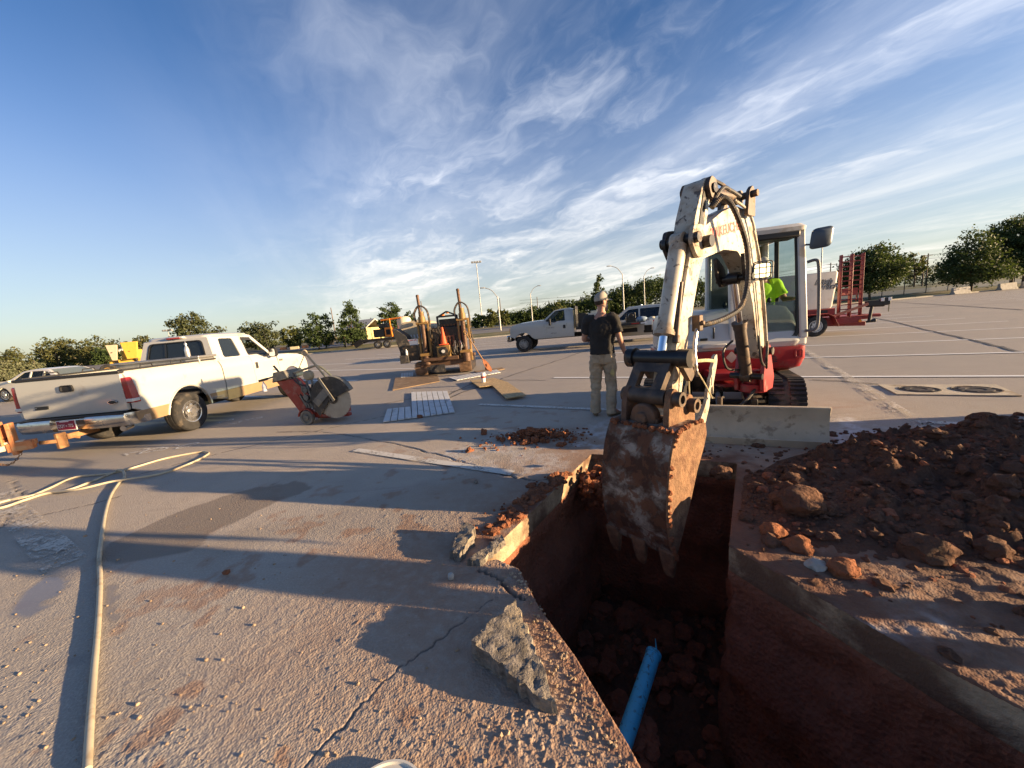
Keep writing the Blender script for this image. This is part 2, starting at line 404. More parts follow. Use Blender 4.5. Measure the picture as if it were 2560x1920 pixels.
n1 = fbm(X, Yy, 1.7, 5, 21); n2 = fbm(X, Yy, 6, 5, 33)
wv = (n2-.5)*.22
def blob(poly, soft, k=1.0): return sstep(soft, -soft, sdf(X+wv*.5, Yy+wv*.5, poly)+wv*k)
mud = sstep(1.6, .05, dpit+(n1-.5)*1.5)*.75
mud = np.maximum(mud, sstep(.62, .72, n2)*sstep(4.2, .6, dpit)*.8)
clay = blob(MUDA, .06)*sstep(.3, .5, n2)
clay = np.maximum(clay, sstep(.28, .0, dpit+(n2-.5)*.5)*((X > .6) & (Yy < 2.4) | (X > 1.2))*.9)
clay = np.maximum(clay, sstep(.16, .02, dpit+(n2-.5)*.25)*.6*(X < .6)*(Yy < 2.2))
wet = np.maximum(blob(WET, .02, .5), blob(DAMP, .10)*.3)
film = np.maximum(blob(PUD, .03, .6), blob(PUD2, .02, .6)*.7)
dust = np.maximum(np.maximum(blob(DUSTA, .12), blob(DUSTB, .12)), np.maximum(blob(DUSTC, .12)*.6, blob(DUSTD, .10)*.45))
dust = dust*sstep(.38, .62, n2+(n1-.5)*.4)
soil = sstep(1.15, 1.35, X+(n2-.5)*.3)*sstep(1.15, 1.6, Yy+(n1-.5)*.5+(X-1.3)*.12)*sstep(.4, 1.0, 4.0-Yy-.3*(X-2.2)+(n1-.5))*(.55+.45*sstep(.35, .6, n2))
mud = np.maximum(mud, sstep(1.25, 1.4, X)*sstep(2.9, 2.2, Yy)*.9)
crack = np.zeros_like(X); hc = np.zeros_like(X)
for i, c in enumerate(CRACKS):
    dd = seg_dist(X, Yy, c)+(n2-.5)*.012; wd = .011 if i != 1 else .0055
    crack = np.maximum(crack, sstep(wd, wd*.3, dd)*(1.0 if i == 0 else .55)); hc -= (.020 if i != 1 else .006)*sstep(wd*1.3, wd*.2, dd); hc += (.004 if i != 1 else 0)*sstep(.05, .015, dd)*sstep(wd, wd*1.5, dd)
for c in JOINTS:
    dd = seg_dist(X, Yy, c); crack = np.maximum(crack, sstep(.013, .006, dd)*.8); hc -= .006*sstep(.013, .004, dd)
rough_k = .35+.65*sstep(4.5, .5, R_-1.0)
peb = np.maximum(0, fbm(X, Yy, 70, 2, 71)-.63)*.022*(.35+sstep(.35, .7, n1))
hgt = (fbm(X, Yy, 46, 3, 41)-.5)*.0032+(fbm(X, Yy, 13, 3, 51)-.5)*.003+(n1-.5)*.008+peb*rough_k
hgt = hgt+soil*(fbm(X, Yy, 16, 4, 77)-.4)*.035+mud*(fbm(X, Yy, 48, 3, 61)-.5)*.0045+clay*(n2-.35)*.02
hgt *= (1-.96*film); hgt = hgt*rough_k+hc
edge = np.minimum(sstep(RAM1, RAM1-.8, R_), sstep(RAM0, RAM0+.05, R_))
hgt *= edge
# snap what falls into the pit to its rim, drop cells wholly inside
ins = dpit < 0
def snap(x, y, poly):
    best = np.full(x.shape, 1e9); bx = x.copy(); by = y.copy()
    for i in range(len(poly)):
        (ax, ay), (cx, cy) = poly[i], poly[(i+1) % len(poly)]
        vx, vy = cx-ax, cy-ay; t = np.clip(((x-ax)*vx+(y-ay)*vy)/(vx*vx+vy*vy), 0, 1)
        px, py = ax+t*vx, ay+t*vy; d = np.hypot(x-px, y-py); k = d < best
        best = np.where(k, d, best); bx = np.where(k, px, bx); by = np.where(k, py, by)
    return bx, by
ii = np.where(ins); sx, sy = snap(X[ii], Yy[ii], PIT)
X[ii], Yy[ii] = sx, sy; hgt[ii] = -.004+np.random.RandomState(2).rand(len(sx))*.006
idx = np.arange(NA*NR).reshape(NA, NR)
quad = np.stack([idx[:-1, :-1], idx[:-1, 1:], idx[1:, 1:], idx[1:, :-1]], -1).reshape(-1, 4)
keep = ~(ins.reshape(-1)[quad].all(1)); quad = quad[keep]
def grid_obj(name, Xv, Yv, Zv, quads, m, attrs=None, kind=None, flip=False):
    me = bpy.data.meshes.new(name); nv = Xv.size
    if flip: quads = quads[:, ::-1]
    me.vertices.add(nv); me.vertices.foreach_set('co', np.stack([Xv.ravel(), Yv.ravel(), Zv.ravel()], -1).astype(np.float32).ravel())
    me.loops.add(quads.size); me.loops.foreach_set('vertex_index', quads.astype(np.int32).ravel())
    me.polygons.add(len(quads)); me.polygons.foreach_set('loop_start', np.arange(0, quads.size, 4, dtype=np.int32))
    me.polygons.foreach_set('use_smooth', np.ones(len(quads), bool)); me.update(calc_edges=True); me.validate()
    for k, v in (attrs or {}).items():
        at = me.attributes.new(k, 'FLOAT', 'POINT'); at.data.foreach_set('value', v.astype(np.float32).ravel())
    me.materials.append(m); o = bpy.data.objects.new(name, me); COL.objects.link(o)
    if kind: o['kind'] = kind
    return o
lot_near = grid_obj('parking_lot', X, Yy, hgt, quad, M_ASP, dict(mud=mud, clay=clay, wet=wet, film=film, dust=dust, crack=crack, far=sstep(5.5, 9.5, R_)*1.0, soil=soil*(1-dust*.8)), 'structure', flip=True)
# the rest of the lot, one sheet with a hole where the near sheet lies
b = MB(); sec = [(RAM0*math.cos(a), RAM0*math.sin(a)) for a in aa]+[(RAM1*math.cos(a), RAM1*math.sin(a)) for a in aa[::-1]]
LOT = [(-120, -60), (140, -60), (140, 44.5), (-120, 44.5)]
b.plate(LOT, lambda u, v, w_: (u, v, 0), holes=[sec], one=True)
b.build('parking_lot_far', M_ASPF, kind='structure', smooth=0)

# --- beyond the lot: kerb, verge, road, fields
M_GRASS = mat('dry_grass', (.10, .105, .035), .95, var=.35, vs_=.5, bump=.8, bs=25, dirt=(.19, .15, .075), da=.7, ds=.25)
M_FIELD = mat('field', (.115, .105, .05), .95, var=.3, vs_=.06, dirt=(.17, .135, .075), da=.6, ds=.05)
M_ROAD = mat('road', (.17, .16, .155), .9, var=.12, vs_=.4)
M_CONC = mat('concrete', (.42, .39, .34), .9, var=.15, vs_=3, bump=.3, bs=30, dirt=(.20, .17, .14), da=.3, ds=2)
def sheet(name, poly, z, m, holes=()):
    q = MB(); q.plate(poly, lambda u, v, w_: (u, v, z), holes=holes, one=True); return q.build(name, m, kind='structure', smooth=0)
sheet('terrain', [(-2500, -1500), (2500, -1500), (2500, 3500), (-2500, 3500)], -.03, M_FIELD, holes=[[(-119, -59), (139, -59), (139, 44), (-119, 44)]])
def bank(name, y0, y1, z0, z1, m, x0=-300, x1=400):
    q = MB(); q.add([(x0, y0, z0), (x1, y0, z0), (x1, y1, z1), (x0, y1, z1)], [(0, 1, 2, 3)]); return q.build(name, m, kind='structure', smooth=0)
bank('grass_verge', 44.8, 51.5, .06, .42, M_GRASS); bank('road', 51.5, 66, .42, .86, M_ROAD); bank('field', 66, 100, .86, 1.0, M_FIELD); bank('far_road', 100, 112, 1.0, 1.02, M_ROAD); bank('far_field', 112, 1500, 1.02, 1.05, M_FIELD, -1500, 1500)
k = MB(); k.box((10, 44.65, .06), (260, .3, .14)); k.build('kerb', M_CONC, kind='structure', bevel=.02)

# --- painted stall lines (direction az -31 deg), each a thin sheet on the asphalt
def paint_mat(name, col, wear):
    m = bpy.data.materials.new(name); m.use_nodes = True; t = m.node_tree; t.nodes.clear(); n = NT(t)
    co = n.n('ShaderNodeTexCoord').outputs['Object']
    f = n.math('ADD', n.math('MULTIPLY', n.noise(co, 38, 4, .7), .55), n.math('MULTIPLY', n.noise(co, 3, 5, .6), .45))
    p = n.n('ShaderNodeBsdfPrincipled', {'Base Color': (*col, 1), 'Roughness': .8})
    tr = n.n('ShaderNodeBsdfTransparent')
    x = n.n('ShaderNodeMixShader', {0: n.ramp(f, wear+.08, wear-.06), 1: tr.outputs[0], 2: p.outputs[0]})
    n.n('ShaderNodeOutputMaterial', {'Surface': x.outputs[0]}); MATS[name] = m; return m
M_PAINT = paint_mat('line_paint', (.78, .78, .76), .64); M_PAINT2 = paint_mat('worn_line_paint', (.60, .57, .51), .555); M_PAINT3 = paint_mat('faded_line_paint', (.55, .50, .43), .475); M_SPRAY = paint_mat('spray_paint', (.66, .66, .66), .53)
U_ = Vector((.857, -.515)); V_ = Vector((.515, .857))
def uv(u, v): return (U_.x*u+V_.x*v, U_.y*u+V_.y*v)
def strip(name, pts, wd, z, m, kind='structure', **kw):
    q = MB(); L = len(pts); vs = []
    for i, p in enumerate(pts):
        a = Vector(pts[max(i-1, 0)][:2]); c = Vector(pts[min(i+1, L-1)][:2]); d = (c-a).normalized(); s_ = Vector((-d.y, d.x))*wd/2; p = Vector(p[:2])
        vs += [(*(p-s_), z), (*(p+s_), z)]
    q.add(vs, [(2*i, 2*i+2, 2*i+3, 2*i+1) for i in range(L-1)]); return q.build(name, m, kind=kind, smooth=0, **kw)
def stall(u0, u1, v, wd=.12, m=None, n=14):
    strip('painted_line', [uv(u0+(u1-u0)*i/n, v) for i in range(n+1)], wd, .012 if math.hypot(*uv((u0+u1)/2, v)) < 13 else .006, m or M_PAINT)
ROWS_V = [.45+2.87*i for i in range(-2, 22)]
for i, v in enumerate(ROWS_V):
    if abs(v-3.32) < .1: stall(-4.6, -2.0, 3.17, m=M_PAINT2)
    elif abs(v-6.19) < .1: stall(-4.4, -1.0, 5.96, m=M_PAINT2); stall(1.9, 8.4, 5.98, m=M_PAINT2)
    elif v > 8: stall(-4.3+.02*v, 8.6, v+.03)
    if v > 5: stall(-24.5, -11.8, v-.4)
    if v > 14: stall(16.0, 28.8, v)
stall(-8.2, -4.6, .45, .24, M_PAINT3)
strip('painted_line', [uv(1.9, 5.0+.6*i) for i in range(28)], .16, .0135, M_PAINT3)
strip('painted_line', [uv(-18.1, 3+2*i) for i in range(24)], .1, .009, M_PAINT2)
strip('painted_line', [uv(22.4, 14+2*i) for i in range(18)], .1, .009, M_PAINT2)
# tar-filled joints farther off
M_TAR = mat('tar', (.07, .062, .057), .7, var=.2)
for i, (pts, wd) in enumerate([(((1060, 1018), (1200, 966), (1290, 935), (1400, 900), (1490, 868)), .035), (((1060, 1018), (1190, 955), (1250, 950), (1365, 951)), .03),
                  (((2135, 785), (2250, 808), (2330, 828), (2450, 855), (2560, 882)), .07), (((2030, 950), (2130, 955), (2195, 962)), .04),
                  (((960, 1010), (1100, 985), (1250, 955)), .03), (((2180, 752), (2400, 765), (2560, 775)), .10), (((2100, 775), (2330, 768), (2560, 755)), .10)]):
    strip('tar_joint', wob(g2(*pts), .03, i+40, 8), wd, .008+.0007*i, M_TAR)
# sprayed survey figures on the asphalt (white "2 5 0" marks seen from the side)
def glyph(strokes, o, sx, sy, ang):
    c, s_ = math.cos(ang), math.sin(ang)
    for st in strokes:
        p = [(o[0]+c*x*sx-s_*y*sy, o[1]+s_*x*sx+c*y*sy) for x, y in st]
        strip('sprayed_mark', p, .035, .0125, M_SPRAY)
ZERO = [[(.5+.42*math.cos(t*.45), .5+.5*math.sin(t*.45)) for t in range(15)]]
FIVE = [[(.95, 1), (.2, 1), (.15, .55), (.6, .6), (.9, .35), (.6, .02), (.1, .1)]]
TWO = [[(.1, .8), (.4, 1), (.85, .85), (.7, .5), (.1, 0), (.95, 0)]]
for gl, p in ((TWO, (310, 1136)), (ZERO, (345, 1133)), (FIVE, (380, 1128)), (ZERO, (436, 1121)), (TWO, (540, 1057)), (FIVE, (573, 1060)), (ZERO, (612, 1052))):
    glyph(gl, G(*p), .22, .30, R(-31))

# ---------------------------------------------------------------- the pit
def dirt_mat(name, c0, c1, rock=(.24, .16, .10), bump=1.0, sc=1.0):
    m = bpy.data.materials.new(name); m.use_nodes = True; t = m.node_tree; t.nodes.clear(); n = NT(t)
    co = n.n('ShaderNodeTexCoord').outputs['Object']
    a = n.noise(co, 2.2*sc, 8, .65, .4); f = n.noise(co, 26*sc, 7, .7); g = n.n('ShaderNodeTexVoronoi', {'Vector': co, 'Scale': 34.0*sc}).outputs['Distance']
    c = n.mix(n.ramp(a, .3, .7), c0, c1); c = n.mix(n.ramp(f, .58, .78, 0, .7), c, rock); c = n.mix(n.ramp(f, .45, .2, 0, .6), c, tuple(x*.4 for x in c0))
    h = n.math('ADD', n.math('MULTIPLY', f, 1.0), n.math('MULTIPLY', g, .6))
    b = n.n('ShaderNodeBump', {'Height': h, 'Strength': bump, 'Distance': .03})
    p = n.n('ShaderNodeBsdfPrincipled', {'Base Color': c, 'Roughness': .95, 'Normal': b.outputs[0], 'Specular IOR Level': .2})
    n.n('ShaderNodeOutputMaterial', {'Surface': p.outputs[0]}); MATS[name] = m; return m
M_CLAY = dirt_mat('red_clay', (.32, .125, .072), (.22, .092, .056), (.40, .19, .11))
M_SOIL = dirt_mat('brown_soil', (.115, .062, .042), (.17, .085, .052), (.22, .125, .08))
M_CUT = mat('cut_asphalt', (.40, .30, .195), .92, var=.3, vs_=9, bump=.9, bs=45, dirt=(.11, .058, .035), da=.80, ds=2.2)
def ring(z, off, seed, amp, step=.03):
    out = []
    L = len(PIT)
    for i in range(L):
        a, c = Vector(PIT[i]), Vector(PIT[(i+1) % L]); n = max(1, int((c-a).length/step))
        for k_ in range(n): out.append(a+(c-a)*k_/n)
    P = np.array([tuple(p) for p in out]); m = len(P)
    d = np.roll(P, -1, 0)-np.roll(P, 1, 0); nm = np.stack([d[:, 1], -d[:, 0]], -1); nm /= np.linalg.norm(nm, axis=1)[:, None]+1e-9
    if inside(np.array([P[5, 0]+nm[5, 0]*.05]), np.array([P[5, 1]+nm[5, 1]*.05]), PIT)[0]: nm = -nm     # nm points outward
    arcl = np.cumsum(np.linalg.norm(P-np.roll(P, 1, 0), axis=1))
    q = off+amp*(fbm(arcl, np.full(m, z*3.0), 5, 5, 60)-.5)*2+(amp > .05)*.014*np.abs(np.sin(arcl*21+z*2))
    nm_s = nm
    for _ in range(6): nm_s = (np.roll(nm_s, 1, 0)+nm_s+np.roll(nm_s, -1, 0))/3
    return np.concatenate([P+nm_s*q[:, None], np.full((m, 1), z)+(fbm(arcl, np.full(m, z), 8, 3, seed+3)[:, None]-.5)*amp*.6*(z < -.05)], 1)
def rings_obj(name, rg, m, kind='structure'):
    V = np.array(rg); nr, m_, _ = V.shape; idx = np.arange(nr*m_).reshape(nr, m_)
    q = np.stack([idx[:-1], np.roll(idx[:-1], -1, 1), np.roll(idx[1:], -1, 1), idx[1:]], -1).reshape(-1, 4)
    return grid_obj(name, V[..., 0], V[..., 1], V[..., 2], q, m, None, kind)
rings_obj('pavement_cut_edge', [ring(.0, .003, 1, .002), ring(-.03, .0, 2, .004), ring(-.07, .002, 3, .006), ring(-.11, .0, 4, .006), ring(-.15, .004, 5, .008), ring(-.175, .0, 6, .006), ring(-.19, .03, 7, .0)], M_CUT)
zs = [-.14, -.178]+[-.22-.075*i for i in range(24)]
rings_obj('trench_wall', [ring(z, (.006 if i < 2 else (.02 if z > -.3 else .05-.10*(-z/1.8)) + .03*math.sin(z*9)), 60+i, .075 if i > 2 else .002) for i, z in enumerate(zs)], M_CLAY)
gx, gy = np.meshgrid(np.arange(-.9, 2.8, .025), np.arange(.4, 4.6, .025), indexing='ij')
gz = -1.78+(fbm(gx, gy, 2.2, 5, 91)-.5)*.5+(fbm(gx, gy, 9, 4, 92)-.5)*.16
idx = np.arange(gx.size).reshape(gx.shape); q = np.stack([idx[:-1, :-1], idx[1:, :-1], idx[1:, 1:], idx[:-1, 1:]], -1).reshape(-1, 4)
grid_obj('trench_floor', gx, gy, gz, q, M_SOIL, None, 'structure')
# blue water pipe on the floor of the trench
M_BLUE = mat('blue_pvc', (.09, .56, .86), .38, var=.08, dirt=(.07, .03, .02), da=.35, ds=22, spec=.5)
p0, p1 = D(1632, 1640, 2.85), D(1555, 1870, 2.35)
pe = MB(); pe.tube([p0, p1, p1+(p1-p0)*.35], [.054, .054, .054], 24); pe.lathe([(.054, 0), (.058, .0), (.058, .03), (.052, .03), (.047, .02), (.0, .02)], p0, (p0-p1).normalized(), 24)
pe.tube([p0+Vector((.03, 0, .02)), p0+Vector((.035, .03, .12))], [.008, .003], 5)
tag(pe.build('water_pipe', M_BLUE), 'muddy blue plastic water pipe lying at the bottom of the trench', 'pipe')

# ---------------------------------------------------------------- spoil
rngt = random.Random(31); q = MB()
for i in range(520):
    x, y = rngt.uniform(-.3, 2.1), rngt.uniform(.8, 4.0)
    if float(sdf(np.array([x]), np.array([y]), PIT)[0]) > -.05: continue
    gzv = -1.78+float((fbm(np.array([x]), np.array([y]), 2.2, 5, 91)[0]-.5)*.5); r = min(.12, .02+.028*rngt.expovariate(1)); q.rock((x, y, gzv+r*.4), (r, r*.9, r*.75), i*.37, 1 if r < .05 else 2, .55)
for k_ in range(70):
    t = rngt.random()**1.6; c_ = p0.lerp(p1+(p1-p0)*.3, 1-t*.55); r = rngt.uniform(.03, .075); e_ = rngt.uniform(-1, 1); q.rock((c_.x+e_*.14, c_.y+rngt.uniform(-.08, .08), c_.z-.055+(.03 if abs(e_) < .4 and t < .35 else -.02)), (r, r, r*.8), k_*.71, 2, .55)
tag(q.build('trench_rubble', M_CLAY, smooth=20, kind='stuff'), 'fallen clay lumps on the floor of the trench', 'clay lumps')
def heap_h(x, y):
    rim = sdf(x, y, PIT)
    far = 3.62+.10*np.sin(x*2.1)+.12*(x-2.2)*(x < 4.2)+.24*(x >= 4.2)
    near = 2.02-.30*(x-1.4)
    t = sstep(0, .55, far-y)*sstep(0, .8, y-near)*(.35*sstep(.01, .10, rim)+.65*sstep(.10, .6, rim))
    base = .07+.15*sstep(1.7, 4.4, x)+.48*sstep(4.7, 6.4, x)
    base = base*sstep(10, 7.5, x)
    lump = .45+1.1*fbm(x, y, 1.6, 5, 301)
    h = t*base*lump
    k = fbm(x, y, 7, 4, 311); h = h+sstep(.02, .10, h)*((k-.5)*.15+np.maximum(0, k-.55)*.35)+sstep(.01, .06, h)*(fbm(x, y, 28, 3, 317)-.5)*.05
    return h+(t > .001)*.0-.012*(t <= .02)-.012
gx, gy = np.meshgrid(np.arange(1.35, 10.2, .028), np.arange(-.6, 4.3, .028), indexing='ij')
gz = heap_h(gx, gy); ok = sdf(gx, gy, PIT) > .004
idx = np.arange(gx.size).reshape(gx.shape); q = np.stack([idx[:-1, :-1], idx[1:, :-1], idx[1:, 1:], idx[:-1, 1:]], -1).reshape(-1, 4)
q = q[(gz.ravel()[q] > -.018).any(1) & ok.ravel()[q].all(1) & (gz.ravel()[q].max(1) > -.008)]
tag(grid_obj('spoil_heap', gx, gy, gz, q, M_SOIL), 'long heap of dug red brown soil piled right of the trench', 'soil heap')
rng = random.Random(7)
def hz(x, y): return float(heap_h(np.array([x]), np.array([y]))[0])
def clods(name, pts, m, label=None, kind='stuff', cat=None):
    q = MB()
    for i, (x, y, z, r) in enumerate(pts): q.rock((x, y, z), (r*rng.uniform(.8, 1.25), r*rng.uniform(.8, 1.2), r*rng.uniform(.6, .95)), i*.37+x, 1 if r < .035 else 2, .55)
    o = q.build(name, m, kind=kind, smooth=18)
    return tag(o, label, cat)
pts = []
while len(pts) < 4600:
    x, y = rng.uniform(1.4, 6.5), rng.uniform(1.2, 4.1)
    if float(sdf(np.array([x]), np.array([y]), PIT)[0]) < .05: continue
    h = hz(x, y)
    if h < .01 and rng.random() < .8: continue
    pts.append((x, y, max(h, 0)+.003, min(.07, .008+.0105*rng.expovariate(1.0))))
tag(clods('loose_clods', pts[:3500], M_SOIL), 'brown loose clods strewn over the spoil heap', 'clods'); tag(clods('loose_clods', pts[3500:], M_CLAY), 'redder loose clods strewn over the spoil heap', 'clods')
BIG = [((2000, 1228), .17, 'largest clod on the spoil heap, round and crusted'), ((1932, 1275), .085, 'orange clod just below the largest clod on the heap'),
       ((2000, 1308), .085, 'reddish clod below the largest clod, nearer the trench'), ((2043, 1350), .055, 'pale grey stone among the red clods'),
       ((2112, 1360), .085, 'split brown clod right of the pale grey stone'), ((2320, 1320), .13, 'broad brown clod in the middle of the dark heap'),
       ((2490, 1320), .09, 'brown clod on the heap near the right edge of the photo'), ((2455, 1072), .13, 'dark peaked clod on the top of the heap'),
       ((2185, 1122), .10, 'sunlit flat clod lying on the asphalt behind the heap'), ((1800, 1190), .10, 'red clod on the corner of the trench by the dozer blade'),
       ((1980, 1165), .08, 'brown lump at the heap end nearest the dozer blade')]
M_CLODS = [M_SOIL, dirt_mat('orange_clay', (.30, .12, .06), (.22, .085, .045), (.34, .18, .10)), mat('grey_stone', (.36, .34, .31), .9, var=.25, bump=.6, bs=20)]
for i, (p, r, lb) in enumerate(BIG):
    r *= .82; g = G(*p, .18 if i not in (8, 9) else 0.0); h = max(hz(g.x, g.y), 0) if i not in (8, 9) else 0
    q = MB(); q.rock((g.x, g.y, h+r*.35), (r*1.15, r, r*.75), i*1.3+.7, 3, .42)
    q.build('dirt_clod', M_CLODS[2] if i == 3 else (M_CLODS[1] if i in (1, 2, 4, 8) else M_SOIL), label=lb, cat='clod', group='big clods of soil', smooth=50, loc=(g.x, g.y, h))
# red clay against the far left corner of the trench and the small spill on the asphalt
pts = []
for i in range(760):
    a, r = rng.uniform(0, 6.28), abs(rng.gauss(0, .26)); c = G(1335, 1095); x, y = c.x+r*math.cos(a)*1.5+rng.gauss(0, .08), c.y+r*math.sin(a)*.8
    pts.append((x, y, max(0, .13-.30*r)*rng.random()+.004, min(.055, .006+.009*rng.expovariate(1))))
tag(clods('clay_spill', pts, M_CLODS[1]), 'small scattered pile of red clay lumps on the open asphalt', 'clay pile')
pts = []
for i in range(260):
    t = rng.random(); e = rng.gauss(0, .07); a, c = G(1250, 1350), G(1440, 1190)
    pts.append((a.x+(c.x-a.x)*t-.09+e, a.y+(c.y-a.y)*t+.06+abs(e)*.6, .006, min(.05, .007+.010*rng.expovariate(1))))
c = D(1488, 1185, 3.95)
for i in range(160):
    pts.append((c.x+rng.gauss(0, .12), c.y+rng.gauss(0, .10), -.20+rng.gauss(0, .09), .02+.03*rng.random()))
tag(clods('trench_edge_clay', pts, M_CLODS[1]), 'crumbled red clay along the left rim of the trench', 'clay')
c = G(955, 1050)
tag(clods('clay_lump', [(c.x+.75, c.y-.1, .02, .05)], M_CLODS[1], kind=None), 'small dark clay lumps beside the pale foam board', 'clay lump')
c = G(1210, 1085)
tag(clods('clay_lump', [(c.x, c.y, .03, .06)], M_CLODS[1], kind=None), 'clay lump lying left of the scattered clay pile', 'clay lump')
c = G(567, 1437)
tag(clods('clay_lump', [(c.x, c.y, .02, .024)], M_CLODS[1], kind=None), 'little red clay lump alone on the asphalt left of the trench', 'clay lump')
# grit strewn on the foreground asphalt
pts = []
for i in range(420):
    px, py = rng.uniform(0, 1560), rng.uniform(1240, 1915); g = G(px, py)
    if float(sdf(np.array([g.x]), np.array([g.y]), PIT)[0]) < .04: continue
    pts.append((g.x, g.y, .003, .0018+.0024*rng.expovariate(1)))
for i in range(300):
    t = rng.random(); a, c = Vector((-.05, 2.2)), Vector((.32, 1.05)); e = abs(rng.gauss(0, .07)); pts.append((a.x+(c.x-a.x)*t-e*.9-.015, a.y+(c.y-a.y)*t-e*.35, .004, .002+.009*rng.random()**3))
tag(clods('grit', pts, mat('grit', (.33, .24, .16), .9, var=.4, vs_=3)), 'loose grit scattered over the foreground asphalt', 'grit')

# --- broken slabs by the rim
M_CHUNK = mat('broken_asphalt', (.19, .165, .14), .92, var=.5, vs_=24, bump=1.0, bs=60, dirt=(.36, .29, .20), da=.35, ds=6)
def chunk(name, poly, z0, z1, tilt, label, seed, m=None, amp=.014):
    q = MB(); n = len(poly); c = Vector((sum(p[0] for p in poly)/n, sum(p[1] for p in poly)/n, 0)); rr = random.Random(seed)
    ring_ = []
    for a, d in zip(poly, poly[1:]+poly[:1]):
        L = math.hypot(d[0]-a[0], d[1]-a[1]); k = max(2, int(L/.02))
        for j in range(k):
            t = j/k; e = rr.uniform(-amp, amp) if j else 0; ring_.append((a[0]+(d[0]-a[0])*t+e, a[1]+(d[1]-a[1])*t+rr.uniform(-amp, amp)*(j > 0)))
    def mp(u, v, w_):
        k = mnoise.noise(Vector((u*22, v*22, seed)))*.010+mnoise.noise(Vector((u*60, v*60, seed+5)))*.006
        if w_ > 0: return (u, v, z1+tilt[0]*(u-c.x)+tilt[1]*(v-c.y)+k)
        return (c.x+(u-c.x)*1.02+k*.6, c.y+(v-c.y)*1.02+k*.6, z0)
    xs, ys = [p[0] for p in poly], [p[1] for p in poly]
    q.plate(ring_, mp, t=1, cu=np.arange(min(xs), max(xs), .022), cv=np.arange(min(ys), max(ys), .022)); return tag(q.build(name, m or M_CHUNK, smooth=30), label, 'rubble')
P_ = lambda *a: [tuple(G(x, y, z)[:2]) for x, y, z in a]
chunk('asphalt_slab', P_((1288, 1482, .16), (1388, 1735, .10), (1330, 1715, .10), (1178, 1595, .12), (1215, 1545, .15)), .005, .095, (-.05, .10), 'large broken triangular asphalt slab lying beside the trench', 4, amp=.010)
chunk('concrete_chunk', P_((1125, 1385, .03), (1160, 1315, .06), (1188, 1322, .07), (1180, 1350, .06), (1150, 1395, .03)), .0, .08, (.1, .1), 'pale rough concrete chunk beside the trench corner', 9)
chunk('curb_rubble', P_((1168, 1408, .02), (1255, 1340, .03), (1262, 1355, .03), (1200, 1410, .02)), .0, .045, (.0, .0), 'narrow pale broken edge piece on the trench corner', 12)
q = MB(); g = G(1128, 1447); q.lathe([(.0, 0), (.018, .002), (.021, .02), (.017, .035), (.0, .042)], g, n=14)
tag(q.build('stone', M_CLODS[2], smooth=60), 'small round pebble standing alone left of the trench corner', 'stone')
g = G(1190, 1208); q = MB(); q.rock((g.x, g.y, .015), .022, 3.3, 2); tag(q.build('stone', M_CHUNK), 'pale pebble on the damp asphalt left of the trench', 'stone')
# manhole slab with two covers
mh = [(2195, 964), (2490, 964), (2555, 992), (2243, 988)]
q = MB(); q.plate(g2(*mh), lambda u, v, w_: (u, v, .004+w_), t=.014); slab = q.build('manhole_slab', mat('manhole_concrete', (.50, .43, .32), .9, var=.15, vs_=4, bump=.3, dirt=(.25, .18, .11), da=.3, ds=3), None, label='pale concrete pad with two round iron covers set in the lot', cat='manhole pad')
for px, rr_c in (((2297, 976), .23), ((2440, 977), .25)):
    g = G(*px); q = MB(); q.lathe([(rr_c, .018), (rr_c, .024), (rr_c*.93, .026), (rr_c*.92, .020), (rr_c*.7, .020), (rr_c*.68, .026), (rr_c*.4, .026), (rr_c*.38, .020), (0, .020)], (g.x, g.y, 0), n=36)
    for i in range(8):
        a = i*.785; q.box((g.x+math.cos(a)*rr_c*.8, g.y+math.sin(a)*rr_c*.8, .023), (.05, .02, .008), Matrix.Rotation(a, 4, 'Z'))
    q.build('manhole_cover', mat('cast_iron', (.05, .042, .038), .75, metal=.3, var=.3, dirt=(.14, .09, .06), da=.4), slab, smooth=30)
# ---------------------------------------------------------------- mini excavator
CLAYC = (.16, .075, .042)
M_XW = mat('excavator_white', (.46, .42, .34), .45, var=.14, vs_=3, dirt=(.27, .18, .11), da=.5, ds=4, dirt2=(.07, .05, .04), da2=.30, ds2=15, bump=.08, coat=.15)
M_XWH = mat('house_white', (.52, .51, .48), .35, var=.06, vs_=3, dirt=(.34, .28, .21), da=.18, ds=4, coat=.25)
M_XR = mat('excavator_red', (.32, .018, .024), .42, var=.15, vs_=4, dirt=(.22, .11, .08), da=.22, ds=5, coat=.2)
M_XB = mat('greasy_black', (.018, .016, .015), .32, var=.3, vs_=9, dirt=(.12, .075, .045), da=.35, ds=9)
M_XBR = mat('worn_linkage', (.085, .062, .048), .5, metal=.35, var=.35, vs_=10, dirt=(.22, .13, .075), da=.4, ds=7)
M_RUST = mat('muddy_steel', (.13, .075, .05), .8, var=.3, vs_=9, dirt=(.20, .10, .05), da=.5, ds=6, bump=.5, bs=30)
M_BKT = mat('bucket_steel', (.38, .32, .26), .62, metal=.25, var=.2, vs_=6, dirt=(.075, .034, .020), da=.92, ds=4.0, dirt2=(.15, .062, .032), da2=.55, ds2=10, bump=.7, bs=28)
M_BKS = mat('bucket_side_clay', (.21, .115, .062), .9, var=.3, vs_=12, dirt=(.12, .055, .03), da=.5, ds=10, bump=.9, bs=40)
M_CHROME = mat('chrome_rod', (.78, .80, .84), .12, metal=1.0, var=0)
M_BLADE = mat('dozer_blade', (.50, .42, .31), .7, metal=.0, var=.15, vs_=3, dirt=(.20, .15, .105), da=.3, ds=7, dirt2=(.44, .38, .30), da2=.2, ds2=5, bump=.12)
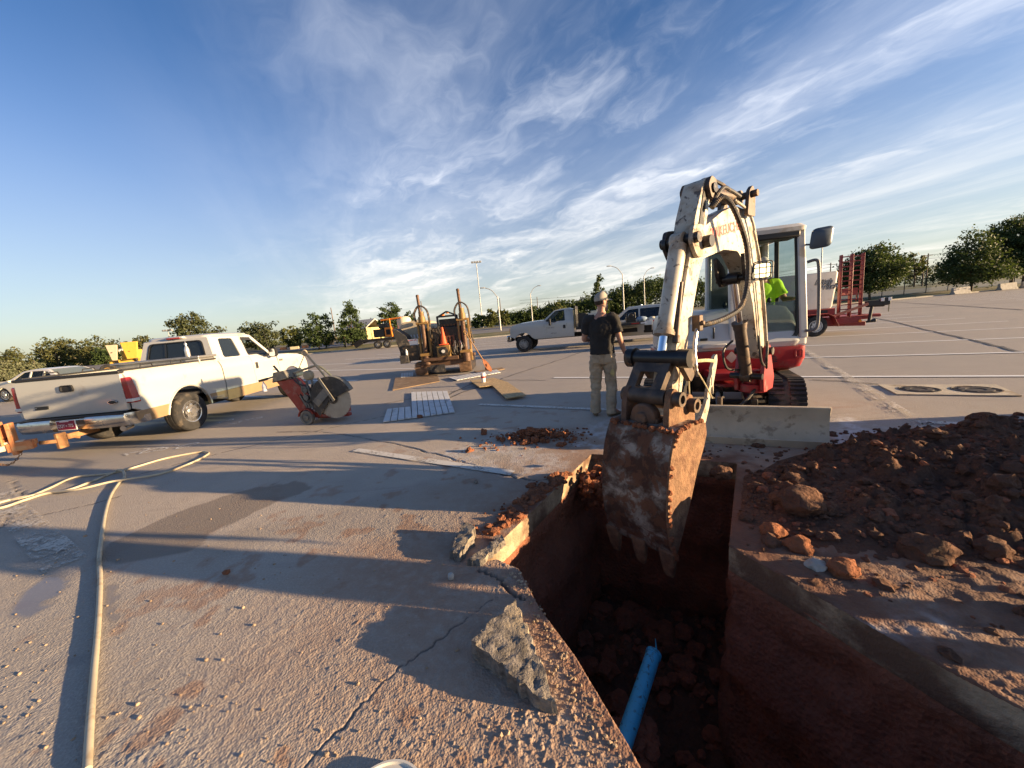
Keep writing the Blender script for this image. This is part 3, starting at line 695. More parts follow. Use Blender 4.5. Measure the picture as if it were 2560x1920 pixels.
M_RUB = mat('track_rubber', (.028, .027, .026), .75, var=.3, vs_=8, dirt=(.20, .14, .095), da=.55, ds=4)
M_HOSE = mat('hydraulic_hose', (.035, .03, .027), .5, var=.2, dirt=(.22, .15, .09), da=.4, ds=14)
M_GLASS = mat('cab_glass', (.02, .03, .03), .06, alpha=.16, var=0, spec=.5)
M_GLASSD = mat('dirty_glass', (.16, .19, .17), .25, alpha=.45, var=.2, vs_=12)
M_BLK = mat('black_plastic', (.016, .016, .017), .5, var=.15)
M_INT = mat('cab_lining', (.23, .22, .17), .8, var=.1)
M_GREY = mat('grey_plastic', (.12, .12, .125), .5, var=.1)
M_LAMP = mat('lamp_lens', (.9, .85, .6), .15, var=0, emit=((1.0, .80, .42), .9))  # mild lens emission stands in for low sun glinting on the work lamp
M_REDP = mat('red_print', (.55, .035, .03), .5, var=.1); M_SIL = mat('worn_silver', (.50, .48, .45), .35, metal=.7, var=.2, dirt=(.25, .17, .1), da=.3)
M_STRAP = mat('webbing', (.42, .36, .22), .85, var=.3, vs_=30)
BR = G(2074, 1121); bx = Vector((.888, -.46, 0)); by = Vector((.46, .888, 0))
BC = BR-bx*.95                                   # middle of the blade on the ground
HC = Vector((3.33, 5.98, 0)); XRZ = R(-27.4); HRZ = R(-13.4)
P0 = Vector((2.94, 4.42, 0)); EV = Vector((-.79, -.613, 0)).normalized(); LV = Vector((-EV.y, EV.x, 0))*-1
LV = Vector((.613, -.79, 0)).normalized()
def BP(s, z, l=0.0): return P0+EV*s+LV*l+Vector((0, 0, z))
def lat(l0): return lambda u, v, w_: BP(u, v, l0+w_)
EX = empty('mini_excavator', HC, 0, 'red and white mini excavator with its bucket hanging into the trench', 'excavator')
UM = Matrix.Translation(HC) @ Matrix.Rotation(XRZ, 4, 'Z'); HM = Matrix.Translation(HC) @ Matrix.Rotation(HRZ, 4, 'Z')
# tracks
def track(xc, wd=.38, L=1.96, r=.27):
    path = []                                    # (y, z, ny, nz)
    n_str, n_arc = 31, 14
    for i in range(n_str): path.append((-L/2+L*i/n_str, 0, 0, -1))
    for i in range(n_arc): a = -90+180*i/n_arc; path.append((L/2+r*math.cos(R(a)), r+r*math.sin(R(a)), math.cos(R(a)), math.sin(R(a))))
    for i in range(n_str): path.append((L/2-L*i/n_str, 2*r-.03*math.sin(math.pi*i/n_str), 0, 1))
    for i in range(n_arc): a = 90+180*i/n_arc; path.append((-L/2+r*math.cos(R(a)), r+r*math.sin(R(a)), math.cos(R(a)), math.sin(R(a))))
    P = []
    for i in range(len(path)):                   # four steps per lug
        a = path[i]; c = path[(i+1) % len(path)]
        for t, h in ((0, 0), (.30, 0), (.38, 1), (.86, 1), (.94, 0)):
            P.append((*[a[j]+(c[j]-a[j])*t for j in range(4)], h))
    vs, fs = [], []; q = MB(UM)
    xs = [(-wd/2, 1), (-.03, 1), (-.025, 0), (.025, 0), (.03, 1), (wd/2, 1)]
    for (y, z, ny, nz, h) in P:
        ring_ = [(xc+x, y+ny*(.028*h*k-.0), max(.0, z+nz*.028*h*k+.028)) for x, k in xs]
        ring_ += [(xc+wd/2, y-ny*.035, z-nz*.035+.028), (xc-wd/2, y-ny*.035, z-nz*.035+.028)]
        vs.append(ring_)
    vs.append(vs[0]); q.loft(vs, caps=False)
    return q
UY = -.22
UM = UM @ Matrix.Translation((0, UY, 0))
for xc in (-.74, .74):
    tr = track(xc).build('track', M_RUB, EX, smooth=25)
    q = MB(UM)
    for y in (-.98, .98): q.lathe([(.22, -.09), (.235, -.09), (.235, .09), (.22, .09), (.2, .05), (.08, .05), (.08, .1), (0, .1)], (xc, y, .30), (1 if xc > 0 else -1, 0, 0), 24)
    for i in range(5): q.lathe([(.08, -.08), (.08, .08), (.0, .08)], (xc, -.5+.33*i, .12), (1 if xc > 0 else -1, 0, 0), 14)
    q.build('track_wheels', M_XB, tr, smooth=35)
    q = MB(UM); q.box((xc, 0, .32), (.16, 1.75, .20)); q.box((xc*.8, 0, .42), (.2, .9, .12)); q.build('track_frame', M_XB, tr, bevel=.01)
# car body, blade arms, blade
q = MB(UM); q.box((0, 0, .40), (1.2, .9, .22)); q.cyl((0, 0, .5), (0, 0, .66), .42, .42, 32); q.bar((-.45, -.4, .42), (-.62, -.75, .36), .14, .14); q.bar((.45, -.4, .42), (.62, -.75, .36), .14, .14)
q.build('undercarriage', M_XB, EX, bevel=.015)
q = MB(UM); 
for x in (-.36, .36): q.bar((x, -.35, .40), (x*.95, -1.95-UY+.10, .20), .09, .13); q.box((x, -1.55, .34), (.07, .12, .22))
q.bar((-.36, -1.2, .30), (.36, -1.2, .30), .08, .1); q.bar((-.36, -1.6, .24), (.36, -1.6, .24), .07, .08); q.build('blade_arms', M_XB, EX, bevel=.008)
q = MB(UM); q.cyl((0, -.45, .50), (0, -1.05, .44), .055, .055, 18); q.cyl((0, -1.0, .44), (0, -1.15, .42), .066, .066, 18); q.build('blade_cylinder', M_XB, EX, smooth=50)
q = MB(UM); q.cyl((0, -1.1, .43), (0, -1.7, .26), .03, .03, 14); q.build('blade_rod', M_SIL, EX, smooth=50)
q = MB(UM)
q.lathe([(.085, 0), (.085, .28), (.075, .30), (.03, .30), (.03, .42)], (.0, -1.72, .08), (0, 0, 1), 20); q.build('blade_pivot', M_XBR, EX, smooth=40)
for i, (x0, pts) in enumerate([(.1, [(.1, -.7, .56), (.3, -1.0, .66), (.42, -1.35, .62), (.28, -1.6, .44), (.12, -1.66, .32)]), (-.1, [(-.1, -.7, .56), (-.35, -1.1, .62), (-.36, -1.45, .5), (-.12, -1.66, .30)])]):
    q = MB(UM); q.tube(bez(pts, 8), .018, 8); q.build('hydraulic_hose', M_HOSE, EX)
def blade_prof(n=10):
    out = []
    for i in range(n+1):
        t = i/n; z = .01+.42*t; y = .055*math.sin(math.pi*t)-.035*(1-t)
        out.append((-y, z))
    return out
q = MB(Matrix.Translation(BC) @ Matrix.Rotation(XRZ, 4, 'Z')); pr = blade_prof(); rg = []
for x in [-.95+1.9*i/12 for i in range(13)]:
    fr = [(x, -y+.0, z) for y, z in pr]; bk = [(x, -y+.022, z) for y, z in reversed(pr)]; rg.append(fr+bk)
q.loft(rg); bl = q.build('dozer_blade', M_BLADE, EX, smooth=30, bevel=.004)
q = MB(Matrix.Translation(BC) @ Matrix.Rotation(XRZ, 4, 'Z')); q.box((0, -.058, .045), (1.9, .014, .10), Matrix.Rotation(R(20), 4, 'X')); q.build('cutting_edge', M_BLADE, bl, bevel=.003)
q = MB(Matrix.Translation(BC) @ Matrix.Rotation(XRZ, 4, 'Z'))
for x in (-.5, 0, .5): q.box((x, .10, .2), (.04, .12, .3))
q.box((0, .03, .425), (1.9, .05, .022)); q.build('blade_rib', M_BLADE, bl, bevel=.004)
# house: rounded plan outline lofted in height
def hplan(hw, y0, y1, r, n=6): return rnd([(-hw, y0), (hw, y0), (hw, y1), (-hw, y1)], r, n)
def hloft(levels, name, m, parent=EX, bev=0.0, M=HM, **k):
    q = MB(M); q.loft([[(x, y, z) for x, y in pl] for pl, z in levels]); return q.build(name, m, parent, bevel=bev, **k)
ctr = [.1, .1, .45, .45]
hs = hloft([(hplan(.78, -.72, .80, ctr), .585), (hplan(.88, -.81, .86, ctr), .64), (hplan(.91, -.86, .89, ctr), .76), (hplan(.91, -.86, .89, ctr), .925)], 'house_skirt', M_XR, smooth=30)
q = MB(HM)
for i in range(5): q = MB(HM); q.box((.46+.01*i, -.864, .80-.024*i+.03), (.12-.012*abs(i-2), .012, .011)); q.build('grille_slot', M_BLK, hs)
q = MB(HM); q.lathe([(.022, 0), (.022, .014), (0, .014)], (.40, -.862, .86), (0, -1, 0), 14); q.build('drain_hole', M_BLK, hs)
q = MB(HM); q.plate(rnd([(-.075, 0), (0, -.085), (.075, 0), (0, .085)], .02, 3), lambda u, v, w_: (-.02+u, -.861-w_, .83+v), t=.006); q.build('warning_plate', M_SIL, hs)
q = MB(HM); q.plate(rnd([(-.05, -.06), (.05, -.06), (.05, .06), (-.05, .06)], .02, 3), lambda u, v, w_: (.80+u, -.861-w_, .83+v), t=.012, holes=[rnd([(-.028, -.038), (.028, -.038), (.028, .038), (-.028, .038)], .012, 3)]); q.build('tow_eye_trim', M_XR, hs, bevel=.003)
hd = hloft([(hplan(.86, -.80, .84, ctr), .93), (hplan(.87, -.82, .86, ctr), 1.0), (hplan(.86, -.62, .86, [.1, .1, .45, .45]), 1.34), (hplan(.82, -.5, .82, [.1, .1, .4, .4]), 1.46), (hplan(.70, -.4, .7, [.1, .1, .35, .35]), 1.50)], 'engine_hood', M_XWH, smooth=30)
q = MB(HM); q.box((-.36, -.80, 1.10), (.10, .03, .035)); q.build('hood_slot', M_BLK, hd, bevel=.008); q = MB(HM); q.box((-.22, -.76, 1.18), (.02, .03, .16)); q.build('hood_slot', M_BLK, hd, bevel=.006)
q = MB(HM); q.bar((-.40, -.845, 1.0), (-.08, -.845, 1.0), .05, .06); q.build('step_ledge', M_XWH, hd, bevel=.012)
# cab, local x .0 .. .87, y -.80 .. .45, z .95 .. 2.52
CX0, CX1, CY0, CY1, CZ0, CZ1 = -.02, .935, -.80, .50, .94, 2.50
cabp = hloft([(rnd([(CX0, CY0), (CX1, CY0), (CX1, CY1), (CX0, CY1)], .05), CZ0), (rnd([(CX0, CY0), (CX1, CY0), (CX1, CY1), (CX0, CY1)], .05), CZ0+.10)], 'cab_base', M_XWH, bev=.012)
def post(p0, p1, w_=.085, h=.085, par=None):
    q = MB(HM); q.bar(p0, p1, w_, h, up=(0, 1, 0)); return q.build('cab_pillar', M_XWH, par or EX, bevel=.02, seg=3)
fr = post((CX1-.045, CY0+.045, CZ0+.08), (CX1-.06, CY0+.19, CZ1-.02), .10, .10); fr.name = 'cab_frame'
post((CX0+.045, CY0+.045, CZ0+.08), (CX0+.06, CY0+.19, CZ1-.02), .075, .085, fr)
post((CX1-.04, CY1-.05, CZ0+.08), (CX1-.06, CY1-.06, CZ1-.02), .08, .1, fr); post((CX0+.045, CY1-.05, CZ0+.08), (CX0+.06, CY1-.06, CZ1-.02), .085, .1, fr)
q = MB(HM); q.bar((CX1-.07, -.05, CZ0+.1), (CX1-.085, -.02, CZ1), .05, .05); q.build('door_post', M_BLK, fr, bevel=.008)
rf = hloft([(rnd([(CX0+.0, CY0+.10), (CX1-.0, CY0+.10), (CX1, CY1+.02), (CX0, CY1+.02)], .09), CZ1-.05), (rnd([(CX0-.01, CY0+.09), (CX1+.01, CY0+.09), (CX1+.01, CY1+.03), (CX0-.01, CY1+.03)], .1), CZ1), (rnd([(CX0+.03, CY0+.14), (CX1-.03, CY0+.14), (CX1-.03, CY1-.02), (CX0+.03, CY1-.02)], .1), CZ1+.045)], 'cab_roof', M_XWH, smooth=35)
q = MB(HM); q.box(((CX0+CX1)/2, CY0+.27, CZ1-.085), (CX1-CX0-.16, .34, .09)); q.build('roof_lining', M_BLK, rf, bevel=.02)
# windscreen frame (black), lower pane, side and rear panes
def fm(u, v, w_):  # front face, leaning back
    return (u, CY0+.035-w_+.145*max(0, v-CZ0)/(CZ1-CZ0), v)
q = MB(HM); q.plate(rnd([(CX0+.075, CZ0+.075), (CX1-.085, CZ0+.075), (CX1-.085, CZ1-.04), (CX0+.08, CZ1-.04)], [.05, .16, .1, .05], 6), fm, t=.03, holes=[rnd([(CX0+.105, CZ0+.105), (CX1-.125, CZ0+.105), (CX1-.125, CZ1-.08), (CX0+.11, CZ1-.08)], [.03, .15, .08, .03], 6)]); q.build('windscreen_frame', M_BLK, fr, smooth=30)
q = MB(HM); q.plate(rnd([(CX0+.10, CZ0+.10), (CX1-.12, CZ0+.10), (CX1-.12, CZ0+.60), (CX0+.10, CZ0+.60)], [.03, .15, 0, 0], 6), lambda u, v, w_: fm(u, v, w_-.01), t=.006); q.build('lower_windscreen', M_GLASSD, fr, smooth=0)
q = MB(HM); q.plate([(CY0+.12, CZ0+.12), (CY1-.1, CZ0+.12), (CY1-.12, CZ1-.07), (CY0+.26, CZ1-.07)], lambda u, v, w_: (CX1-.05+w_, u, v), t=.006); q.build('side_pane', M_GLASS, fr, smooth=0)
q = MB(HM); q.plate([(CY0+.12, 1.46), (CY1-.1, 1.46), (CY1-.12, CZ1-.07), (CY0+.22, CZ1-.07)], lambda u, v, w_: (CX0+.05+w_, u, v), t=.006); q.build('side_pane', M_GLASS, fr, smooth=0)
q = MB(HM); q.plate([(CX0+.08, CZ0+.05), (CX1-.08, CZ0+.05), (CX1-.08, CZ1-.06), (CX0+.08, CZ1-.06)], lambda u, v, w_: (u, CY1-.05+w_, v), t=.03, holes=[rnd([(CX0+.55, 1.5), (CX1-.13, 1.5), (CX1-.13, CZ1-.16), (CX0+.55, CZ1-.16)], .03)]); q.build('rear_wall', M_INT, fr, bevel=.004)
q = MB(HM); q.plate([(CX0+.53, 1.48), (CX1-.11, 1.48), (CX1-.11, CZ1-.14), (CX0+.53, CZ1-.14)], lambda u, v, w_: (u, CY1-.02+w_, v), t=.005); q.build('rear_pane', M_GLASS, fr, smooth=0)
q = MB(HM); q.tube(bez([(.80, .25, 2.1), (.82, .1, 2.0), (.82, .05, 1.6), (.80, .02, 1.45), (.80, .1, 1.35)], 6), .014, 8); q.build('inner_grab_bar', mat('cream_paint', (.6, .55, .42), .5), fr)
q = MB(HM); q.tube(bez([(CX1-.03, CY0+.03, 2.02), (CX1+.05, CY0-.02, 2.03), (CX1+.075, CY0-.03, 1.94), (CX1+.085, CY0-.04, 1.6), (CX1+.085, CY0-.05, 1.25), (CX1+.055, CY0-.05, 1.14), (CX1-.03, CY0+.0, 1.12)], 7), .02, 10); q.build('grab_handle', M_GREY, fr)
q = MB(HM); q.tube(bez([(CX1-.03, CY0+.15, 2.26), (CX1+.06, CY0+.05, 2.24), (CX1+.06, CY0-.03, 2.26)], 6), .012, 8)
q.loft([[(CX1+.065+x*1.15*s_, CY0-.04-.01*k_-.02*x, 2.29+z*1.1*s_) for x, z in rnd([(-.105, -.115), (.10, -.10), (.12, .13), (-.08, .115)], .05, 5)] for k_, s_ in ((0, .9), (1, 1.0), (3, 1.0), (5, .8))]); q.build('mirror', mat('mirror_back', (.055, .075, .10), .35, var=.1), fr, smooth=40)
q = MB(HM); q.box((.38, .2, 1.2), (.48, .46, .12)); q.bar((.38, .40, 1.24), (.38, .46, 1.85), .46, .10, up=(1, 0, 0)); q.build('seat', M_BLK, fr, bevel=.03)
for x in (.08, .68):
    q = MB(HM); q.box((x, -.02, 1.28), (.14, .4, .14)); q.cyl((x, -.2, 1.34), (x, -.24, 1.52), .02, .015, 10); q.lathe([(.045, 0), (.04, .03), (.045, .04), (.035, .07), (.04, .08), (.025, .12)], (x, -.2, 1.34), (0, -.1, 1), 12); q.rock((x, -.24, 1.56), (.03, .035, .05), .4, 2, .05); q.build('control_lever', M_BLK, fr, bevel=.01)
# swing post and boom
q = MB()
for l in (-.16, .115): q.plate([(-.16, .52), (.14, .52), (.16, .70), (.07, .98), (.04, 1.06), (-.05, 1.06), (-.10, .90), (-.2, .66)], lat(l), t=.045)
q.tube([BP(0, .50), BP(0, .60)], [.15, .15], 20); q.tube([BP(0, .60), BP(0, .76)], [.10, .10], 20); q.build('swing_post', M_XR, EX, bevel=.008)
q = MB(HM); q.box((.0-.12, -1.0, .62), (.5, .5, .10)); q.box((-.12, -1.0, .50), (.4, .45, .05)); q.build('swing_bracket', M_XR, EX, bevel=.01)
q = MB(); q.tube([BP(0, .99, -.2), BP(0, .99, .2)], .045, 16); q.build('pivot_pin', M_XB, EX); q = MB(); q.tube([BP(.22, .72, -.17), BP(.22, .72, .17)], .035, 14); q.build('pivot_pin', M_XB, EX)
BOOM = [(-.10, .98), (-.07, .90), (.07, .90), (.13, 1.05), (.30, 1.55), (.52, 1.95), (.72, 2.10), (1.05, 2.10), (1.50, 2.00), (1.62, 2.03), (1.67, 2.12), (1.62, 2.21), (1.50, 2.26), (1.10, 2.44), (.80, 2.53), (.56, 2.52), (.36, 2.40), (.20, 2.10), (.06, 1.65)]
q = MB(); q.plate(rnd(BOOM, .04, 3), lat(-.085), t=.17); boom = q.build('boom', M_XW, EX, bevel=.012)
q = MB()
for l in (-.15, .115): q.plate(rnd([(.46, 2.44), (.66, 2.44), (.62, 2.68), (.54, 2.74), (.47, 2.68)], .03, 3), lat(l), t=.035)
q.tube([BP(.55, 2.65, -.2), BP(.55, 2.65, .2)], .034, 14); q.build('cylinder_bracket', M_XBR, boom, bevel=.004)
q = MB()
for l in (-.15, .115): q.plate(rnd([(.42, 1.78), (.55, 1.98), (.74, 2.08), (.70, 1.88), (.60, 1.76)], .03, 3), lat(l), t=.035)
q.tube([BP(.60, 1.84, -.17), BP(.60, 1.84, .19)], .036, 14); q.build('cylinder_bracket', M_XB, boom, bevel=.004)
tw = Matrix((-EV, Vector((0, 0, 1)), LV)).transposed().to_4x4()
text_mesh('TAKEUCHI', .125, Matrix.Translation(BP(1.32, 2.185, .0865)) @ tw @ Matrix.Rotation(R(11.5), 4, 'Z'), M_REDP, 'lettering', boom, .001, bold=.003, sx=1.05)
q = MB(); q.tube(bez([BP(.02, 1.05, .13), BP(.12, 1.5, .13), BP(.30, 2.05, .13), BP(.52, 2.44, .13), BP(.85, 2.57, .10)], 8), .014, 8); q.tube(bez([BP(.06, 1.05, .155), BP(.16, 1.5, .155), BP(.33, 2.0, .155), BP(.5, 2.3, .15)], 8), .014, 8); q.build('hydraulic_pipe', M_XW, boom)
def hcyl(a, c, r0, r1, split, l=0.0, name='cylinder', m=M_XW, head=.06, parent=EX, lb=0.0, port=True):
    a, c = BP(*a, l), BP(*c, l); d = (c-a); L = d.length; d.normalize(); mid = a+d*L*split
    q = MB(); q.tube([a-LV*.05, a+LV*.05], r1*1.9, 14); q.tube([a+d*.03, mid], r0, 22); q.tube([mid-d*head, mid-d*.012], r0*1.12, 22); q.lathe([(r0*1.25, -.012), (r0*1.25, .018), (r1*1.2, .018)], mid, d, 22)
    o = q.build(name, m, parent, smooth=45)
    q = MB(); q.tube([mid, c-d*.04], r1, 18); q.build('piston_rod', M_CHROME, o, smooth=50)
    q = MB(); q.tube([c-LV*.055, c+LV*.055], r1*1.7, 16); q.build('rod_eye', M_XB, o, smooth=45); return o
bc = hcyl((.22, .72), (.60, 1.84), .062, .036, .56, 0, 'boom_cylinder', M_XBR)
ac = hcyl((.55, 2.65), (1.38, 2.60), .06, .034, .72, 0, 'arm_cylinder', M_XBR)
# arm (dipper)
ARM = [(1.33, 2.66), (1.37, 2.50), (1.45, 2.25), (1.47, 2.05), (1.57, 1.88), (1.76, 1.40), (1.93, .82), (1.96, .74), (2.02, .71), (2.09, .75), (2.10, .84), (2.00, 1.25), (1.84, 1.75), (1.71, 2.10), (1.64, 2.34), (1.50, 2.62), (1.46, 2.68), (1.38, 2.70)]
q = MB(); q.plate(rnd(ARM, .03, 3), lat(-.09), t=.18); arm = q.build('arm', M_XW, EX, bevel=.012)
q = MB(); q.plate(rnd([(1.53, 2.12), (1.60, 2.07), (1.63, 2.13), (1.50, 2.55), (1.46, 2.60), (1.45, 2.52)], .02), lat(.092), t=.006); q.build('arm_slot', M_XB, arm)
for l in (-.14, .10):
    q = MB(); q.plate(rnd([(1.50, 2.02), (1.70, 2.00), (1.80, 2.13), (1.76, 2.26), (1.60, 2.28), (1.50, 2.18)], .04, 3), lat(l), t=.035); q.build('pivot_boss', M_XW if l > 0 else M_XB, arm, bevel=.006)
for s_, z, w_, r in ((1.57, 2.13, .20, .052), (1.73, 2.16, .17, .045), (1.38, 2.60, .15, .042)): q = MB(); q.tube([BP(s_, z, -w_), BP(s_, z, w_)], r, 18); q.build('pivot_pin', M_XB, arm, smooth=45)
q = MB()
for l in (-.13, .093): q.plate(rnd([(1.30, 2.53), (1.42, 2.51), (1.48, 2.62), (1.42, 2.70), (1.33, 2.68)], .03), lat(l), t=.04)
q.build('clevis_plate', M_XBR, arm, bevel=.005)
kc = hcyl((1.755, 2.15), (2.09, 1.18), .072, .040, .79, 0, 'bucket_cylinder', M_XW, .03)
q = MB(); a, c = BP(1.86, 1.80, .07), BP(1.99, 1.36, .09); q.tube([a, c], .02, 10); q.tube([c, c+(c-a)*.13], .03, 12); q.build('feed_pipe', M_XBR, kc, smooth=45)
# bucket linkage
q = MB()
for l in (-.20, .155): q.plate(rnd([(1.90, 1.02), (1.97, .96), (2.13, 1.14), (2.12, 1.24), (2.04, 1.25)], .03), lat(l), t=.045)
q.build('rocker_arm', M_XBR, EX, bevel=.008)
q = MB(); q.tube([BP(2.09, 1.18, -.29), BP(2.09, 1.18, .22)], .068, 20); q.tube([BP(2.09, 1.18, -.31), BP(2.09, 1.18, -.24)], .088, 20); q.tube([BP(2.09, 1.18, .16), BP(2.09, 1.18, .26)], .078, 20); q.build('link_pin', M_XB, EX, smooth=45)
def hm(u, v, w_):
    t = v; s_ = 2.10+(2.27-2.10)*t; z = 1.15-(1.15-.90)*t; return BP(s_+.045-w_, z-.0, u)
q = MB(); q.plate([(-.215, -.05), (.12, -.05), (.10, .95), (-.23, .95)], hm, t=.085, holes=[rnd([(-.13, .30), (.03, .30), (.01, .80), (-.14, .80)], .03)]); q.tube([BP(2.27, .88, -.25), BP(2.27, .88, .15)], .068, 20); q.build('h_link', M_XBR, EX, bevel=.02, seg=3)
# bucket
BW = .29
BKT = [(2.44, .63), (2.52, .46), (2.565, .22), (2.575, 0), (2.55, -.17), (2.51, -.33), (2.49, -.37)]
MOUTH = [(2.46, -.37), (2.36, -.22), (2.22, .02), (2.10, .25), (1.98, .42), (1.93, .52), (1.95, .62), (2.05, .66)]
q = MB(); rg = []
def shell(pts, th):
    out = []
    for i, p in enumerate(pts):
        a = Vector(pts[max(i-1, 0)]); c = Vector(pts[min(i+1, len(pts)-1)]); d = (c-a).normalized(); out.append((p[0]+d.y*th, p[1]-d.x*th))
    return out
so = [(2.05, .66), (2.25, .67), (2.38, .665)]+BKT
rr2 = random.Random(5)
out_ = [tuple(p) for p in bez([Vector((a, b_, 0)) for a, b_ in so], 4)]
out_ = [(p[0], p[1]) for p in out_]; inn = [(p[0]-.02, p[1]-.005) for p in out_]
for l in [-BW+2*BW*i/10 for i in range(11)]: rg.append([BP(s_+.005*mnoise.noise(Vector((s_*9, z*9, l*9))), z, l) for s_, z in out_]+[BP(s_, z, l) for s_, z in reversed(inn)])
q.loft(rg); bk = q.build('bucket', M_BKT, EX, smooth=40)
for l in (-BW-.018, BW):
    q = MB(); q.plate(out_+MOUTH[:-1], lat(l), t=.018, cu=[2.0+.08*i for i in range(8)], cv=[-.4+.1*i for i in range(11)]); q.build('bucket_side', M_BKS if l > 0 else M_BKT, bk, smooth=30, bevel=.003)
for l in (-BW+.03, -.0, BW-.035):
    q = MB(); rg = []
    for t, w_, th in ((0, .13, .07), (.35, .12, .065), (.75, .095, .05), (1.0, .07, .025)):
        s_, z = 2.505-.03*t, -.30-.26*t; rg.append([BP(s_+th*.5, z, l-w_/2), BP(s_+th*.5, z, l+w_/2), BP(s_-th*.5, z, l+w_/2), BP(s_-th*.5, z, l-w_/2)])
    q.loft(rg); q.build('bucket_tooth', M_BKS, bk, bevel=.012)
for l in (-.225, .165):
    q = MB(); q.plate(rnd([(1.94, .60), (2.38, .60), (2.36, .80), (2.33, .93), (2.27, .97), (2.20, .92), (2.12, .80), (2.06, .87), (2.0, .87), (1.94, .80)], .03, 3), lat(l), t=.05); q.build('bucket_ear', M_RUST if l < 0 else M_BKS, bk, bevel=.008)
q = MB()
for s_, z in ((2.27, .88), (2.03, .78)): q.lathe([(.06, 0), (.06, .07), (.035, .07), (.035, .03), (0, .03)], BP(s_, z, .21), LV, 20)
q.tube([BP(2.03, .78, -.24), BP(2.03, .78, .2)], .055, 18); q.build('bucket_pin', M_XBR, bk, smooth=40)
q = MB(); q.lathe([(.11, -.05), (.12, -.03), (.12, .03), (.11, .05), (.05, .05), (.05, .09), (.0, .09)], BP(2.30, .71, -.03), EV, 20); q.box(BP(2.30, .66, -.03), (.26, .08, .1), Matrix.Rotation(math.atan2(LV.y, LV.x), 4, 'Z')); q.build('quick_coupler', M_RUST, bk, bevel=.008)
for i in range(26):
    pass
q = MB(); rr3 = random.Random(3)
for i in range(60):
    t = rr3.random(); k_ = int(t*(len(out_)-1)); s_, z = out_[k_]; q.rock(BP(s_-.02*rr3.random(), z, BW+.018+.004), (.012+.014*rr3.random(),)*3, i*.7, 1, .4)
for i in range(30): q.rock(BP(2.40+.05*rr3.random(), .66, -BW+2*BW*rr3.random()), (.012+.018*rr3.random(),)*3, i*.9, 1, .4)
tag(q.build('clinging_clay', M_CLODS[1], bk), kind='stuff')
# thumb: jagged plate hanging on the machine side of the bucket, tied to the arm with webbing
TH = [(1.64, 1.10), (1.69, 1.08), (1.70, 1.02), (1.73, .98), (1.72, .93), (1.76, .88), (1.76, .83), (1.80, .78), (1.80, .72), (1.85, .64), (1.92, .55), (1.96, .45), (1.99, .36), (1.96, .29), (1.91, .30), (1.86, .42), (1.80, .52), (1.745, .64), (1.735, .80), (1.70, .82), (1.665, .73), (1.68, .84), (1.64, .96), (1.62, 1.04)]
TH = [(s_-.33+.10*(1.1-z)/.8, z-.02+.05*(z-.3)) for s_, z in TH]
q = MB(); q.plate(rnd(TH, .012, 2), lat(.10), t=.03, holes=[[(p[0]-.305, p[1]+.01) for p in [(1.715, .90), (1.735, .90), (1.745, .82), (1.725, .82)]]]); th = q.build('thumb', M_XW, EX, bevel=.004)
q = MB(); q.plate(rnd(TH, .012, 2), lat(-.13), t=.03); q.build('thumb_plate', M_XB, th, bevel=.004)
q = MB(); q.tube([BP(1.73, .34, -.15), BP(1.73, .34, .15)], .05, 16); q.build('thumb_pin', M_XB, th, smooth=45)
def ribbon(pts, wd, name, m, parent):
    q = MB(); c = bez(pts, 6); q.loft([[p-LV*wd*.15-Vector((0, 0, wd/2)), p+LV*wd*.15-Vector((0, 0, wd/2))*.2, p+LV*.004+Vector((0, 0, wd/2))] for p in c]); return q.build(name, m, parent)
ribbon([BP(1.90, 1.12, .13), BP(1.62, 1.10, .16), BP(1.38, 1.06, .14)], .03, 'strap', M_STRAP, th)
for e in ((1.90, 1.12, .14, 1.93, .70, .17), (1.88, 1.13, .15, 1.48, .72, .16)):
    q = MB(); q.tube(bez([BP(*e[:3]), BP((e[0]*.5+e[3]*.5), (e[1]+e[4])/2, e[2]+.015), BP(*e[3:])], 6), .007, 6); q.build('strap', M_STRAP, th)
# hoses
q = MB(); c = bez([BP(1.46, 2.42, .15), BP(1.36, 2.50, .20), BP(1.22, 2.40, .24), BP(1.02, 2.10, .27), BP(.98, 1.78, .27), BP(1.10, 1.55, .26), BP(1.34, 1.46, .22), BP(1.60, 1.42, .16), BP(1.70, 1.42, .13)], 10)
rs = [.021+.0035*(i % 2) for i in range(len(bez(c, 2)))]; q.tube(bez(c, 2), rs, 10); q.build('corrugated_hose', M_HOSE, EX, smooth=25)
q = MB(); c = bez([BP(1.70, 1.42, .13), BP(1.80, 1.25, .15), BP(1.80, 1.05, .16), BP(1.72, .98, .14)], 10); q.tube(c, [.016+.003*(i % 3 == 0) for i in range(len(c))], 8); q.build('steel_braid_hose', M_SIL, EX, smooth=25)
q = MB(); q.box(BP(1.70, 1.44, .13), (.07, .07, .14), Matrix.Rotation(math.atan2(EV.y, EV.x), 4, 'Z')); q.tube([BP(1.70, 1.44, .13), BP(1.70, 1.44, .19)], .022, 10); q.build('hose_block', M_XBR, EX, bevel=.008)
